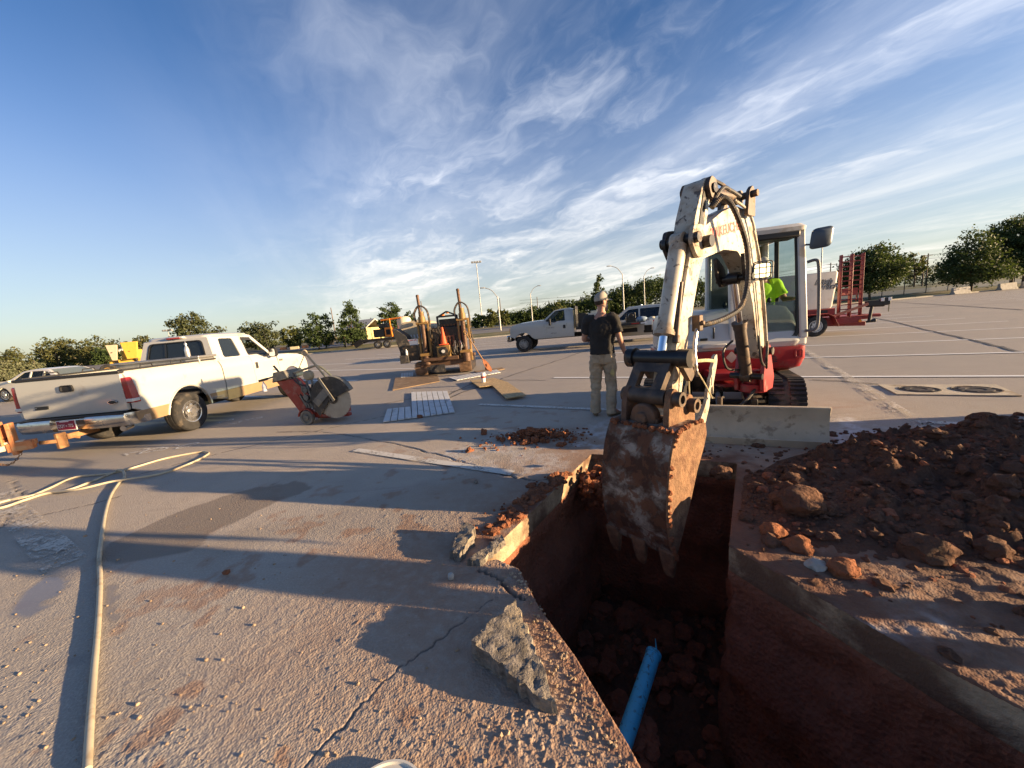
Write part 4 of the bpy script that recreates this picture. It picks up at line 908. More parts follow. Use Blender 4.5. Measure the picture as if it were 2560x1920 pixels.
for i, pts in enumerate([[BP(1.42, 2.44, .12), BP(1.28, 2.60, .16), BP(1.05, 2.62, .14), BP(.8, 2.60, .13)], [BP(1.36, 2.62, -.1), BP(1.15, 2.76, -.05), BP(.9, 2.74, 0), BP(.7, 2.66, .02)], [BP(.32, 1.05, .16), BP(.46, 1.20, .2), BP(.44, .95, .22), BP(.26, .86, .2), BP(.12, .95, .17)], [BP(.36, 1.15, -.1), BP(.55, 1.05, -.12), BP(.5, .85, -.1), BP(.28, .80, -.05)], [BP(.10, 1.0, .17), BP(.25, 1.12, .22), BP(.33, .95, .24), BP(.2, .82, .2)]]):
    q = MB(); q.tube(bez(pts, 8), .017 if i < 2 else .013, 8); q.build('hydraulic_hose', M_HOSE, EX)
# work lamp on the boom
q = MB(); ld = (-by*.55-bx*.1+Vector((.25, 0, 0))).normalized(); lc = BP(.44, 1.89, .21); a, b_, d = basis(Vector((-.3, -.95, -.05)))
q.loft([[lc+d*k_+a*x*s_+b_*z*s_ for x, z in rnd([(-.08, -.08), (.08, -.08), (.08, .08), (-.08, .08)], .03)] for k_, s_ in ((-.09, .55), (-.05, .9), (0, 1), (.015, 1))]); lp = q.build('work_lamp', M_BLK, EX, smooth=35)
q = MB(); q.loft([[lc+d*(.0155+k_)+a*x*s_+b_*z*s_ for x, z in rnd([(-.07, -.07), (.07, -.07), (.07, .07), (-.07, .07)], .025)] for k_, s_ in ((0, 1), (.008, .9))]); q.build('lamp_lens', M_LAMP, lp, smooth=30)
q = MB()
for t in (-.03, .03): q.tube([lc+d*.035+a*t-b_*.1, lc+d*.035+a*t+b_*.1], .005, 6); q.tube([lc+d*.035+b_*t-a*.1, lc+d*.035+b_*t+a*.1], .005, 6)
q.tube([lc+d*.035+a*x+b_*z for x, z in rnd([(-.09, -.09), (.09, -.09), (.09, .09), (-.09, .09)], .03)], .007, 6, closed=True); q.build('lamp_guard', M_GREY, lp)
q = MB(); q.bar(BP(.32, 1.88, .10), lc-d*.06, .03, .03); q.build('lamp_bracket', M_BLK, lp)
# ---------------------------------------------------------------- vehicles
M_CARW = mat('white_car_paint', (.43, .43, .41), .28, var=.03, vs_=1.5, dirt=(.34, .31, .26), da=.14, ds=2.5, coat=.6)
M_TAN = mat('tan_paint', (.28, .19, .105), .35, var=.06, dirt=(.20, .14, .09), da=.2, ds=3, coat=.4)
M_TYRE = mat('tyre_rubber', (.022, .021, .021), .85, var=.25, vs_=12, dirt=(.10, .08, .06), da=.35, ds=5)
M_ALLOY = mat('alloy_wheel', (.62, .60, .57), .25, metal=.9, var=.12, vs_=6)
M_STEELW = mat('steel_wheel', (.30, .30, .29), .5, metal=.4, var=.2, dirt=(.16, .12, .09), da=.4)
M_TINT = mat('tinted_glass', (.012, .018, .026), .05, var=0, alpha=.86, spec=.6)
M_CGL = mat('car_glass', (.02, .03, .03), .05, var=0, alpha=.30, spec=.5)
M_CHR = mat('chrome_bumper', (.55, .54, .53), .18, metal=1.0, var=.15, dirt=(.25, .2, .15), da=.2, ds=6)
M_TAIL = mat('tail_lamp_red', (.28, .012, .016), .15, var=.1, coat=.6)
M_LENSW = mat('clear_lens', (.6, .6, .58), .15, var=.1, coat=.5)
M_ALU = mat('aluminium_plate', (.40, .39, .37), .38, metal=.75, var=.12, vs_=9, bump=.1, bs=60)
M_DARK = mat('dark_underbody', (.014, .013, .013), .85, var=.2)
M_TRIM = mat('black_trim', (.02, .02, .021), .55, var=.1)
M_CLOTHG = mat('grey_seat_cloth', (.16, .15, .13), .9, var=.1); M_BEIGE = mat('beige_trim', (.30, .23, .15), .8, var=.1)
M_ORNG = mat('amber_lens', (.75, .22, .02), .3, var=0)
def wheel(c, ax, r, wd, parent, style='alloy', rim_r=.62, holes=8, mrim=None, n=36):
    """tyre with treads > rim with holes > hub cap; c centre, ax outward axis"""
    c = Vector(c); ax = Vector(ax).normalized(); q = MB()
    prof = [(r*rim_r, -wd*.46), (r*.80, -wd*.50), (r*.93, -wd*.47), (r*.985, -wd*.38), (r, -wd*.30), (r, -wd*.2), (r*.985, -wd*.18), (r*.985, -wd*.13), (r, -wd*.11), (r, wd*.11), (r*.985, wd*.13), (r*.985, wd*.18), (r, wd*.2), (r, wd*.30), (r*.985, wd*.38), (r*.93, wd*.47), (r*.80, wd*.50), (r*rim_r, wd*.46)]
    q.lathe(prof, c, ax, n); t = q.build('wheel', M_TYRE, parent, smooth=30)
    a, b_, d = basis(ax); R0 = r*rim_r
    q = MB(); q.lathe([(R0*1.02, wd*.46), (R0, wd*.49), (R0*.93, wd*.47), (R0*.90, wd*.30), (R0*.90, -wd*.3)], c, ax, n)
    outer = circ(0, 0, R0*.91, 32); hs_ = []
    for i in range(holes):
        th = 2*math.pi*(i+.5)/holes
        if style == 'spoke':
            k = math.pi/holes*.62; hs_.append(rnd([(R0*.30*math.cos(th-k*.5), R0*.30*math.sin(th-k*.5)), (R0*.82*math.cos(th-k), R0*.82*math.sin(th-k)), (R0*.82*math.cos(th+k), R0*.82*math.sin(th+k)), (R0*.30*math.cos(th+k*.5), R0*.30*math.sin(th+k*.5))], R0*.05, 2))
        else: hs_.append([(R0*.67*math.cos(th)+R0*.115*math.cos(x)*math.cos(th)-R0*.16*math.sin(x)*math.sin(th), R0*.67*math.sin(th)+R0*.115*math.cos(x)*math.sin(th)+R0*.16*math.sin(x)*math.cos(th)) for x in [2*math.pi*j/10 for j in range(10)]])
    def dm(u, v, w_):
        rr = math.hypot(u, v)/R0; return c+a*u+b_*v+d*(wd*(.30+.14*math.sin(min(1, rr)*3.0))+w_)
    q.plate(outer, dm, t=.012, holes=hs_, cu=[-R0*.5, 0, R0*.5], cv=[-R0*.5, 0, R0*.5]); rm = q.build('rim', mrim or M_ALLOY, t, smooth=30)
    q = MB(); q.lathe([(R0*.34, wd*.34), (R0*.33, wd*.52), (R0*.28, wd*.58), (0, wd*.59)], c, ax, 20); q.build('hub_cap', mrim or M_ALLOY, t, smooth=40)
    q = MB(); q.lathe([(R0*.90, wd*.1), (0, wd*.1)], c, ax, 24); q.build('brake_disc', M_DARK, t)
    return t
def arch(cx, r, z0=.0, n=14, zc=.42, drop=None):
    """points over a wheel arch from rear to front along y (u), centre height zc"""
    lo = z0; a0 = math.degrees(math.acos(max(-1, min(1, (lo-zc)/r)))) if r else 90
    st = 90+ (180-a0) if False else None
    ang = math.asin(max(-1, min(1, (lo-zc)/r)))
    return [(cx+r*math.cos(t), zc+r*math.sin(t)) for t in [math.pi-ang-(math.pi-2*ang)*i/n for i in range(n+1)]]
def side_map(M, hw, sgn, th, prof):
    """prof(z) -> inset of the body side at height z"""
    return lambda u, v, w_: M @ Vector((sgn*(hw-prof(v)-th+w_), u, v))

# --- pickup truck, extended cab, seen from behind on its right side
PKX = Vector((-7.58, 7.52, 0)); PKR = R(-.5)
PK = empty('pickup_truck', PKX, PKR, 'white and tan extended cab pickup with a metal toolbox across its bed', 'pickup truck')
PM = Matrix.Translation(PKX) @ Matrix.Rotation(PKR, 4, 'Z')
HW = 1.0
def pkp(z):                       # body side section: rounded shoulder, tumble below and above
    t = 0.0
    if z > 1.12: t += .10*((z-1.12)/.26)**2 if z < 1.38 else .10+(z-1.38)*.32
    if z < .62: t += .05*((.62-z)/.3)**2
    t += -.012*math.exp(-((z-.80)/.06)**2)
    return t
ZS = [.45, .52, .60, .62, .68, .74, .80, .86, .95, 1.05, 1.12, 1.18, 1.24, 1.30, 1.36]
WA = arch(0, .50, .45, 16, .42); WF = arch(3.6, .49, .45, 16, .42)
for sg in (1, -1):
    mp = side_map(PM, HW, sg, .05, pkp)
    # bed side, white above the tan
    q = MB(); q.plate([(-1.12, .78), (-1.10, 1.38), (.98, 1.38), (.98, .66)]+[(u, v) for u, v in reversed(arch(0, .50, .66, 14, .42))]+[(-1.0, .66), (-1.12, .72)], mp, t=.05, cu=[-.7, -.35, 0, .35, .7], cv=ZS[3:]); bs = q.build('bed_side', M_CARW, PK, smooth=28)
    q = MB(); q.plate([(-1.10, .50), (-1.12, .66), (-.45, .66)]+[(u, v) for u, v in arch(0, .50, .45, 16, .42) if u < -.40 and v < .66][::-1]+[(-.55, .45), (-1.0, .44)], mp, t=.052, cv=ZS[:4]); q.build('lower_cladding', M_TAN, bs, smooth=28)
    q = MB(); q.plate([(.45, .66), (.98, .66), (.98, .45)]+[(u, v) for u, v in arch(0, .50, .45, 16, .42) if u > .40 and v < .66], mp, t=.052, cv=ZS[:4]); q.build('lower_cladding', M_TAN, bs, smooth=28)
    q = MB(PM); 
    fl = arch(0, .52, .45, 18, .42); q.tube([(sg*(HW-pkp(v)+.004), u, v) for u, v in fl], .018, 6); q.build('wheel_arch_lip', M_CARW, bs, smooth=60)
    q = MB(PM); q.box((sg*(HW-.12), -.06, 1.395), (.10, 2.06, .03)); q.build('bed_rail', M_TRIM, bs, bevel=.008)
    q = MB(PM)
    for y in (-.62, .0): q.tube([(sg*(HW-.11), y-.12, 1.40), (sg*(HW-.11), y-.10, 1.455), (sg*(HW-.11), y+.10, 1.455), (sg*(HW-.11), y+.12, 1.40)], .012, 6)
    q.build('tie_down', M_TRIM, bs)
    # tail lamp
    q = MB(PM); lp_ = rnd([(-.99, .82), (-1.125, .82), (-1.135, 1.27), (-1.03, 1.27)], .03, 3)
    q.loft([[(sg*(HW-.10), u-.02, v) for u, v in lp_], [(sg*(HW-pkp(v)+.022), u-.012, v) for u, v in lp_]]); tl = q.build('tail_lamp', M_TAIL, PK, smooth=30, bevel=.004)
    q = MB(PM); q.box((sg*(HW-.04), -1.085, .87), (.145, .14, .055)); q.build('reversing_lens', M_LENSW, tl, bevel=.01)
    # cab side: door panels below the belt
    mpc = mp
    q = MB(); q.plate([(1.02, .66), (1.02, 1.34), (2.02, 1.36), (2.02, .66)], mpc, t=.05, cv=ZS[3:]); q.build('rear_door_panel', M_CARW, PK, smooth=28, bevel=.004)
    q = MB(); q.plate([(2.03, .66), (2.03, 1.36), (2.42, 1.36), (2.55, 1.28), (3.02, 1.30), (3.05, 1.0), (3.05, .66)], mpc, t=.05, cv=ZS[3:]); dr = q.build('front_door', M_CARW, PK, smooth=28, bevel=.004)
    q = MB(PM); q.box((sg*(HW+.012), 2.14, 1.10), (.03, .07, .16)); q.build('door_handle', M_TRIM, dr, bevel=.01)
    q = MB(); q.plate([(1.0, .42), (1.0, .655), (3.04, .655), (3.08, .43)], mpc, t=.052, cv=ZS[:4]); q.build('lower_cladding', M_TAN, PK, smooth=28, bevel=.004)
    q = MB(); q.plate([(3.06, .66), (3.06, 1.30), (3.6, 1.29), (4.1, 1.24), (4.42, 1.14), (4.50, .95), (4.48, .66)]+[(u, v) for u, v in reversed(arch(3.6, .49, .66, 14, .42))], mpc, t=.05, cu=[3.3, 3.6, 3.9, 4.2], cv=ZS[3:]); fe = q.build('front_fender', M_CARW, PK, smooth=28)
    q = MB(PM); q.box((sg*(HW+.004), 3.18, 1.14), (.01, .15, .06)); q.build('fender_badge', M_GREY, fe); q = MB(PM); q.box((sg*(HW+.012), 2.85, .90), (.01, .2, .025)); q.build('door_badge', M_GREY, dr)
    q = MB(PM); q.bar((sg*.95, 2.62, 1.30), (sg*1.12, 2.66, 1.36), .05, .05); q.loft([[(sg*(1.14+x*s_), 2.68+.05*k, 1.38+z*s_) for x, z in rnd([(-.10, -.12), (.11, -.12), (.11, .12), (-.08, .12)], .05, 4)] for k, s_ in ((-1, .98), (0, 1), (1.5, .8))]); mi = q.build('door_mirror', M_TRIM, PK, smooth=40)
    q = MB(PM); q.plate(rnd([(-.075, -.095), (.085, -.095), (.085, .095), (-.06, .095)], .04, 4), lambda u, v, w_: (sg*(1.14+u), 2.625-w_, 1.38+v), t=.004); q.build('mirror_glass', M_CHROME, mi)
    # greenhouse side frame with window holes
    def gm(u, v, w_): return PM @ Vector((sg*(HW-.13-(v-1.34)*.30-.04+w_), u, v))
    W1 = rnd([(1.30, 1.40), (1.86, 1.39), (1.84, 1.84), (1.40, 1.85)], .06, 3); W2 = rnd([(2.10, 1.38), (2.45, 1.38), (2.56, 1.31), (2.93, 1.33), (2.45, 1.83), (2.13, 1.85)], .05, 3)
    q = MB(); q.plate([(1.05, 1.33), (3.02, 1.28), (3.05, 1.32), (2.52, 1.90), (2.3, 1.935), (1.25, 1.94), (1.12, 1.88)], gm, t=.045, holes=[W1, W2]); sf = q.build('cab_side_frame', M_CARW, PK, smooth=0, bevel=.006)
    q = MB(); q.plate(W1, lambda u, v, w_: gm(u, v, .015+w_), t=.005); q.build('quarter_window', M_TINT, sf, smooth=0)
    q = MB(); q.plate(W2, lambda u, v, w_: gm(u, v, .04), t=.005, holes=[rnd([(2.14, 1.41), (2.47, 1.41), (2.58, 1.34), (2.84, 1.36), (2.44, 1.79), (2.17, 1.81)], .05, 3)], one=True); q.build('window_trim', M_TRIM, sf, smooth=0)
    q = MB(); q.plate(rnd([(2.10, 1.78), (2.48, 1.76), (2.45, 1.84), (2.13, 1.855)], .02), lambda u, v, w_: gm(u, v, .05+w_), t=.006); q.build('rain_visor', M_TRIM, sf)
    for (yy, nm_) in ((0, 'r'), (3.6, 'f')): wheel((sg*(HW-.15), yy, .395), (sg, 0, 0), .395, .26, PK, 'alloy', .58, 8) if False else None
for sg in (1, -1):
    for yy in (0, 3.6): wheel(PM @ Vector((sg*(HW-.145), yy, .395)), PM.to_3x3() @ Vector((sg, 0, 0)), .395, .27, PK, 'alloy', .56, 8)
q = MB(PM); q.loft([[(x, y, z) for x, y in rnd([(-w_, y0), (w_, y0), (w_, y1), (-w_, y1)], .18, 5)] for w_, y0, y1, z in ((.72, 1.12, 2.50, 1.90), (.74, 1.14, 2.42, 1.945), (.68, 1.2, 2.30, 1.975), (.5, 1.4, 2.1, 1.985))]); q.build('cab_roof', M_CARW, PK, smooth=40)
# back of the cab with its three part sliding window
def bm_(u, v, w_): return PM @ Vector((u, 1.03+.10*max(0, v-1.34)/.55-w_, v))
W3 = rnd([(-.70, 1.37), (.70, 1.37), (.60, 1.84), (-.60, 1.84)], .10, 4)
q = MB(); q.plate([(-.93, .62), (.93, .62), (.90, 1.34), (.84, 1.50), (.73, 1.90), (-.73, 1.90), (-.84, 1.50), (-.90, 1.34)], bm_, t=.04, holes=[W3], cv=[1.34]); cb = q.build('cab_back', M_CARW, PK, smooth=20, bevel=.006)
q = MB(); q.plate(W3, lambda u, v, w_: bm_(u, v, w_+.02), t=.005); q.build('rear_window', M_TINT, cb, smooth=0)
q = MB()
for x in (-.235, .235): q.add([bm_(x-.012, 1.38, .045), bm_(x+.012, 1.38, .045), bm_(x+.012, 1.83, .045), bm_(x-.012, 1.83, .045)], [(0, 1, 2, 3)])
q.plate(rnd([(-.71, 1.36), (.71, 1.36), (.61, 1.85), (-.61, 1.85)], .10, 4), lambda u, v, w_: bm_(u, v, .041+w_), t=.008, holes=[rnd([(-.68, 1.385), (.68, 1.385), (.585, 1.825), (-.585, 1.825)], .09, 4)]); q.build('window_seal', M_TRIM, cb, smooth=0)
q = MB(PM); q.box((0, 1.10, 1.935), (.42, .10, .05)); bl_ = q.build('brake_light_housing', M_CARW, PK, bevel=.02); q = MB(PM); q.box((0, 1.055, 1.93), (.30, .03, .035)); q.build('brake_light', M_TAIL, bl_, bevel=.006)
# windscreen, bonnet, interior
q = MB(); q.plate([(-.80, 0), (.80, 0), (.66, 1), (-.66, 1)], lambda u, v, w_: PM @ Vector((u, 3.06-.62*v-.0, 1.30+.58*v)), t=.005, one=True); q.build('windscreen', M_CGL, PK, smooth=0)
q = MB(PM); q.loft([[(-.88, y, z0), (-.86, y, z1-.02), (-.6, y, z1+.02), (0, y, z1+.035), (.6, y, z1+.02), (.86, y, z1-.02), (.88, y, z0)] for y, z0, z1 in ((3.02, 1.1, 1.30), (3.5, 1.1, 1.30), (4.0, 1.05, 1.27), (4.35, 1.0, 1.18), (4.48, .95, 1.05))]); q.build('bonnet', M_CARW, PK, smooth=40)
q = MB(PM)
for x in (-.42, .42): q.box((x, 2.05, 1.05), (.5, .5, .2)); q.bar((x, 1.80, 1.1), (x, 1.70, 1.62), .48, .14, up=(1, 0, 0))
q.box((0, 1.5, .95), (1.5, .4, .2)); q.box((0, 2.85, 1.18), (1.6, .3, .22)); q.build('cab_interior', M_BEIGE, PK, bevel=.04)
q = MB(PM); q.tube([(-.4+.18*math.cos(t*.4), 2.58-.05*math.sin(t*.4), 1.42+.17*math.sin(t*.4)) for t in range(16)], .014, 8, closed=True); q.build('steering_wheel', M_BEIGE, PK)
# bed floor, tailgate, bumper, toolbox
q = MB(PM); q.box((0, -.05, .74), (1.9, 2.05, .05)); q.box((0, .1, .58), (1.3, 2.2, .2)); q.box((0, 2.4, .50), (1.5, 3.6, .20)); q.box((0, 0, .42), (1.5, .14, .14)); q.box((0, 3.6, .42), (1.5, .14, .14)); q.build('chassis', M_DARK, PK)
q = MB(PM); q.box((0, .96, 1.0), (1.86, .04, .7)); q.build('bed_front_wall', M_CARW, PK)
def tm(u, v, w_): return PM @ Vector((u, -1.10-w_-.012*math.sin((v-.7)/.65*3.14), v))
q = MB(); q.plate(rnd([(-.915, .70), (.915, .70), (.915, 1.345), (-.915, 1.345)], .03), tm, t=.05, cv=[.76+.06*i for i in range(10)]); tg = q.build('tailgate', M_CARW, PK, smooth=28, bevel=.006)
q = MB(PM); q.box((0, -1.12, 1.37), (1.86, .10, .05)); q.build('tailgate_cap', M_TRIM, tg, bevel=.012)
q = MB(PM); q.loft([[(-.02+x*s_, y, 1.17+z*s_) for x, z in rnd([(-.12, -.055), (.12, -.055), (.105, .06), (-.105, .06)], .04, 4)] for y, s_ in ((-1.155, 1), (-1.185, 1), (-1.187, .85), (-1.170, .7))]); q.build('tailgate_handle', M_TRIM, tg, smooth=35)
q = MB(PM); q.loft([[(.70+x*s_, y, .865+z*s_) for x, z in [(.075*math.cos(t*.3927), .030*math.sin(t*.3927)) for t in range(16)]] for y, s_ in ((-1.155, 1), (-1.178, 1), (-1.180, .9))]); bd = q.build('oval_badge', M_BLK, tg, smooth=35)
q = MB(PM); q.tube([(.70+.076*math.cos(t*.3927), -1.179, .865+.031*math.sin(t*.3927)) for t in range(16)], .004, 6, closed=True); q.build('badge_ring', M_CHROME, bd)
q = MB(PM); q.plate([(-.66, .845), (-.43, .845), (-.43, .90), (-.66, .90), (-.66, .885), (-.62, .885), (-.62, .87), (-.66, .87)], lambda u, v, w_: (u, -1.16-w_, v), t=.012); q.build('model_badge', M_BLK, tg)
# bumper: chrome, wrapping round the corners, plate recess in the middle
q = MB(PM); rg = []
for x, y in ((-1.0, -.98), (-.99, -1.14), (-.93, -1.27), (-.7, -1.31), (-.30, -1.32), (-.27, -1.24), (.27, -1.24), (.30, -1.32), (.7, -1.31), (.93, -1.27), (.99, -1.14), (1.0, -.98)):
    rg.append([(x, y+.10, .66), (x, y+.02, .665), (x, y, .62), (x, y+.005, .52), (x, y+.04, .45), (x, y+.10, .45)])
q.loft(rg); bu = q.build('rear_bumper', M_CHR, PK, smooth=35)
q = MB(PM); q.box((0, -1.20, .675), (1.86, .20, .02)); q.build('bumper_step', M_TRIM, bu, bevel=.005)
M_PLATE = mat('plate_red', (.24, .012, .045), .4, var=.05); M_PW = mat('plate_white', (.75, .72, .70), .5, var=0)
q = MB(PM); q.box((.0, -1.332, .565), (.33, .012, .17)); pt = q.build('number_plate', M_PW, PK, bevel=.004); q = MB(PM); q.box((.0, -1.3385, .565), (.305, .004, .148)); q.build('plate_field', M_PLATE, pt)
tmx = lambda x, z: PM @ Matrix.Translation((x, -1.3415, z)) @ Matrix.Rotation(R(90), 4, 'X')
text_mesh('QQY', .075, tmx(-.145, .533), M_PW, 'plate_lettering', pt, .001, sx=.72); text_mesh('775', .075, tmx(.035, .533), M_PW, 'plate_lettering', pt, .001, sx=.80); text_mesh('*', .07, tmx(-.012, .520), M_PW, 'plate_star', pt, .001)
q = MB(PM); q.box((-.02, -1.341, .630), (.16, .002, .012)); q.build('plate_line', M_PW, pt)
q = MB(PM); q.tube([(.62, -.9, .38), (.66, -1.08, .37)], .05, 18); q.lathe([(.04, .0), (.04, .006), (.0, .006)], (.66, -1.078, .37), (0.2, -.98, 0), 14); q.build('exhaust_pipe', M_CHR, PK)
q = MB(PM); q.box((0, .74, 1.28), (1.80, .42, .36)); tb = q.build('toolbox', M_ALU, PK, bevel=.01); q = MB(PM); q.box((0, .72, 1.475), (1.92, .50, .05)); q.build('toolbox_lid', M_ALU, tb, bevel=.012); q = MB(PM); q.box((.80, .50, 1.33), (.30, .03, .20)); q.build('toolbox_end_plate', M_CARW, tb, bevel=.005)
q = MB(PM); q.lathe([(.018, 0), (.018, .02), (0, .02)], (.72, .485, 1.36), (0, -1, 0), 12); q.build('lock', M_BLK, tb)
q = MB(PM); q.tube([(.86, 3.0, 1.30), (.84, 2.9, 2.0)], [.006, .003], 6); q.build('antenna', M_TRIM, PK)
# receiver hitch under the bumper
M_RUSTH = mat('rusty_hitch', (.20, .10, .045), .85, var=.3, vs_=9, dirt=(.36, .20, .09), da=.4, ds=8)
q = MB(PM); q.box((0, -1.15, .38), (.09, .5, .09)); q.box((.0, -1.46, .34), (.05, .14, .26)); q.bar((.0, -1.42, .42), (.0, -1.2, .32), .04, .06); q.bar((-.02, -1.50, .34), (-.05, -1.70, .38), .06, .06); q.build('tow_hitch', M_RUSTH, PK, bevel=.008)
# spray bottle standing on the toolbox
q = MB(PM); q.lathe([(.0, 0), (.045, .002), (.048, .02), (.046, .15), (.034, .20), (.016, .235), (.016, .25), (.026, .252), (.026, .285), (.010, .30), (.006, .33), (0, .335)], (.62, .62, 1.50), n=18)
tag(q.build('steel_flask', mat('brushed_silver', (.62, .60, .56), .3, metal=.7, var=.15), smooth=45), 'silver flask standing on the pickup toolbox before the rear window', 'flask')
# --- generic car body helper: sides with arches, lofted roof, glass
def car(name, loc, rz, label, cat_, L, hw, wb, ro, wr, belt, roofz, sill, prof_top, wins, paint, wheelstyle, nh, glass, roof_y, hood, mrim=None):
    """prof_top: body outline above the sill from tail to nose (y, z); wins: window outlines; roof_y: (rear, front) of the roof"""
    E_ = empty(name, loc, rz, label, cat_); M = Matrix.Translation(Vector(loc)) @ Matrix.Rotation(rz, 4, 'Z')
    def pr(z):
        t = .05*((sill+.25-z)/.25)**2 if z < sill+.25 else 0
        if z > belt: t += (z-belt)*.42
        elif z > belt-.2: t += .03*((z-belt+.2)/.2)**2
        return t
    bt = [p for p in prof_top]
    low = [(bt[-1][0], sill)]+list(reversed(arch(wb, wr*1.16, sill, 12, wr)))+list(reversed(arch(0, wr*1.16, sill, 12, wr)))+[(bt[0][0], sill)]
    cv = [sill+.1, sill+.2, sill+.35, belt-.2, belt-.1, belt, belt+.08, belt+.2]
    for sg in (1, -1):
        mp = side_map(M, hw, sg, .05, pr)
        q = MB(); q.plate(bt+low, mp, t=.05, holes=wins, cv=cv, cu=[wb*.25, wb*.5, wb*.75]); s_ = q.build('body_side', paint, E_, smooth=28)
        for w_ in wins:
            q = MB(); q.plate(w_, lambda u, v, k: mp(u, v, .02), one=True, cv=cv); q.build('side_window', glass, s_, smooth=0)
        for yy in (0, wb): wheel(M @ Vector((sg*(hw-.13), yy, wr)), M.to_3x3() @ Vector((sg, 0, 0)), wr, .22, E_, wheelstyle, .66, nh, mrim)
    # skin over the top: follow the outline across the width
    q = MB(M); rg = []
    for (y, z) in bt:
        w_ = hw-pr(z)-.045; rg.append([(-w_, y, z-.02), (-w_*.9, y, z+.004), (-w_*.5, y, z+.016), (0, y, z+.022), (w_*.5, y, z+.016), (w_*.9, y, z+.004), (w_, y, z-.02)])
    q.loft(rg, caps=False, closed=False); q.build('body_top', paint, E_, smooth=35)
    q = MB(M); q.box((0, wb/2, sill+.12), (hw*1.7, L*.86, .2)); q.build('floor_pan', M_DARK, E_)
    q = MB(M)
    for y0, z0, y1, z1 in glass_quads(bt, roof_y): 
        w0, w1 = hw-pr(z0)-.10, hw-pr(z1)-.10; q.add([(-w0, y0, z0+.03), (w0, y0, z0+.03), (w1, y1, z1+.024), (-w1, y1, z1+.024)], [(0, 1, 2, 3)])
    q.build('windscreen', glass if glass is not M_TINT else M_TINT, E_, smooth=0)
    q = MB(M)
    for y in (wb*.52, wb*.2):
        for x in (-.36, .36): q.box((x, y, sill+.35), (.48, .5, .16)); q.bar((x, y-.25, sill+.4), (x, y-.32, belt+.22), .44, .12, up=(1, 0, 0)); q.box((x, y-.34, belt+.3), (.24, .08, .14))
    q.build('seats', M_BEIGE, E_, bevel=.04)
    return E_, M
def glass_quads(bt, ry):
    out = []
    for i in range(len(bt)-1):
        (a, b_), (c, d) = bt[i], bt[i+1]
        if abs(d-b_) > .2 and (i in ry): out.append((a, b_, c, d))
    return out
# white sedan beyond the pickup, nose to the left
g = G(30, 1003); SR = R(150)   # nose direction
sd_wr = .33
loc = Vector((g.x, g.y, 0))
ang = R(84)
fwd = Vector((-math.sin(ang), math.cos(ang), 0))
sed_loc = loc-fwd*2.7+Vector((0, .75, 0))
SED, SM = car('white_sedan', sed_loc, ang, 'pale cream white sedan parked beyond the pickup bed', 'car', 4.75, .90, 2.7, 1.0, .33, .93, 1.42, .24,
    [(-1.02, .50), (-1.06, .80), (-1.0, .98), (-.55, 1.03), (.10, 1.36), (.55, 1.43), (1.1, 1.44), (1.55, 1.38), (2.25, 1.0), (3.0, .93), (3.5, .80), (3.66, .62), (3.68, .42)],
    [rnd([(-.22, 1.02), (.30, .99), (.30, 1.32), (.12, 1.29)], .03), rnd([(.36, .99), (1.05, .98), (1.05, 1.36), (.36, 1.34)], .03), rnd([(1.12, .98), (2.05, .97), (1.50, 1.32), (1.12, 1.36)], .03)], mat('cream_car_paint', (.60, .57, .50), .3, var=.03, coat=.6), 'spoke', 5, M_CGL, (3, 7), None)
q = MB(SM); q.box((-.98, 1.98, .98), (.18, .12, .10)); q.box((.98, 1.98, .98), (.18, .12, .10)); q.build('door_mirror', MATS['cream_car_paint'], SED, bevel=.03)
q = MB(SM)
for x in (-.66, .66): q.box((x, -1.03, .84), (.36, .08, .14))
q.build('tail_lamp', M_TAIL, SED, bevel=.02)
# white SUV behind the flatbed
ang = R(72); fwd = Vector((-math.sin(ang), math.cos(ang), 0)); g = Vector((8.2, 20.0, 0))
SUV, VM = car('white_suv', g, ang, 'white sport utility vehicle parked behind the flatbed truck', 'car', 4.9, .98, 2.95, 1.0, .38, 1.12, 1.80, .30,
    [(-.95, .55), (-1.0, 1.0), (-.96, 1.15), (-.72, 1.72), (-.3, 1.80), (.8, 1.82), (1.6, 1.79), (2.35, 1.22), (3.2, 1.12), (3.75, 1.0), (3.85, .7), (3.84, .5)],
    [rnd([(-.75, 1.20), (1.00, 1.17), (1.00, 1.68), (-.52, 1.68)], .08), rnd([(1.08, 1.17), (2.2, 1.15), (1.58, 1.66), (1.08, 1.69)], .06)], M_CARW, 'spoke', 5, M_TINT, (2, 6), None)
q = MB(VM)
for x in (-1.0, 1.0): q.box((x*1.04, 2.15, 1.22), (.18, .12, .16))
q.build('door_mirror', M_CARW, SUV, bevel=.04)
q = MB(VM); q.lathe([(.05, 0), (.045, .05), (0, .06)], (0, .9, 1.83), n=12); q.build('roof_aerial', M_CARW, SUV)

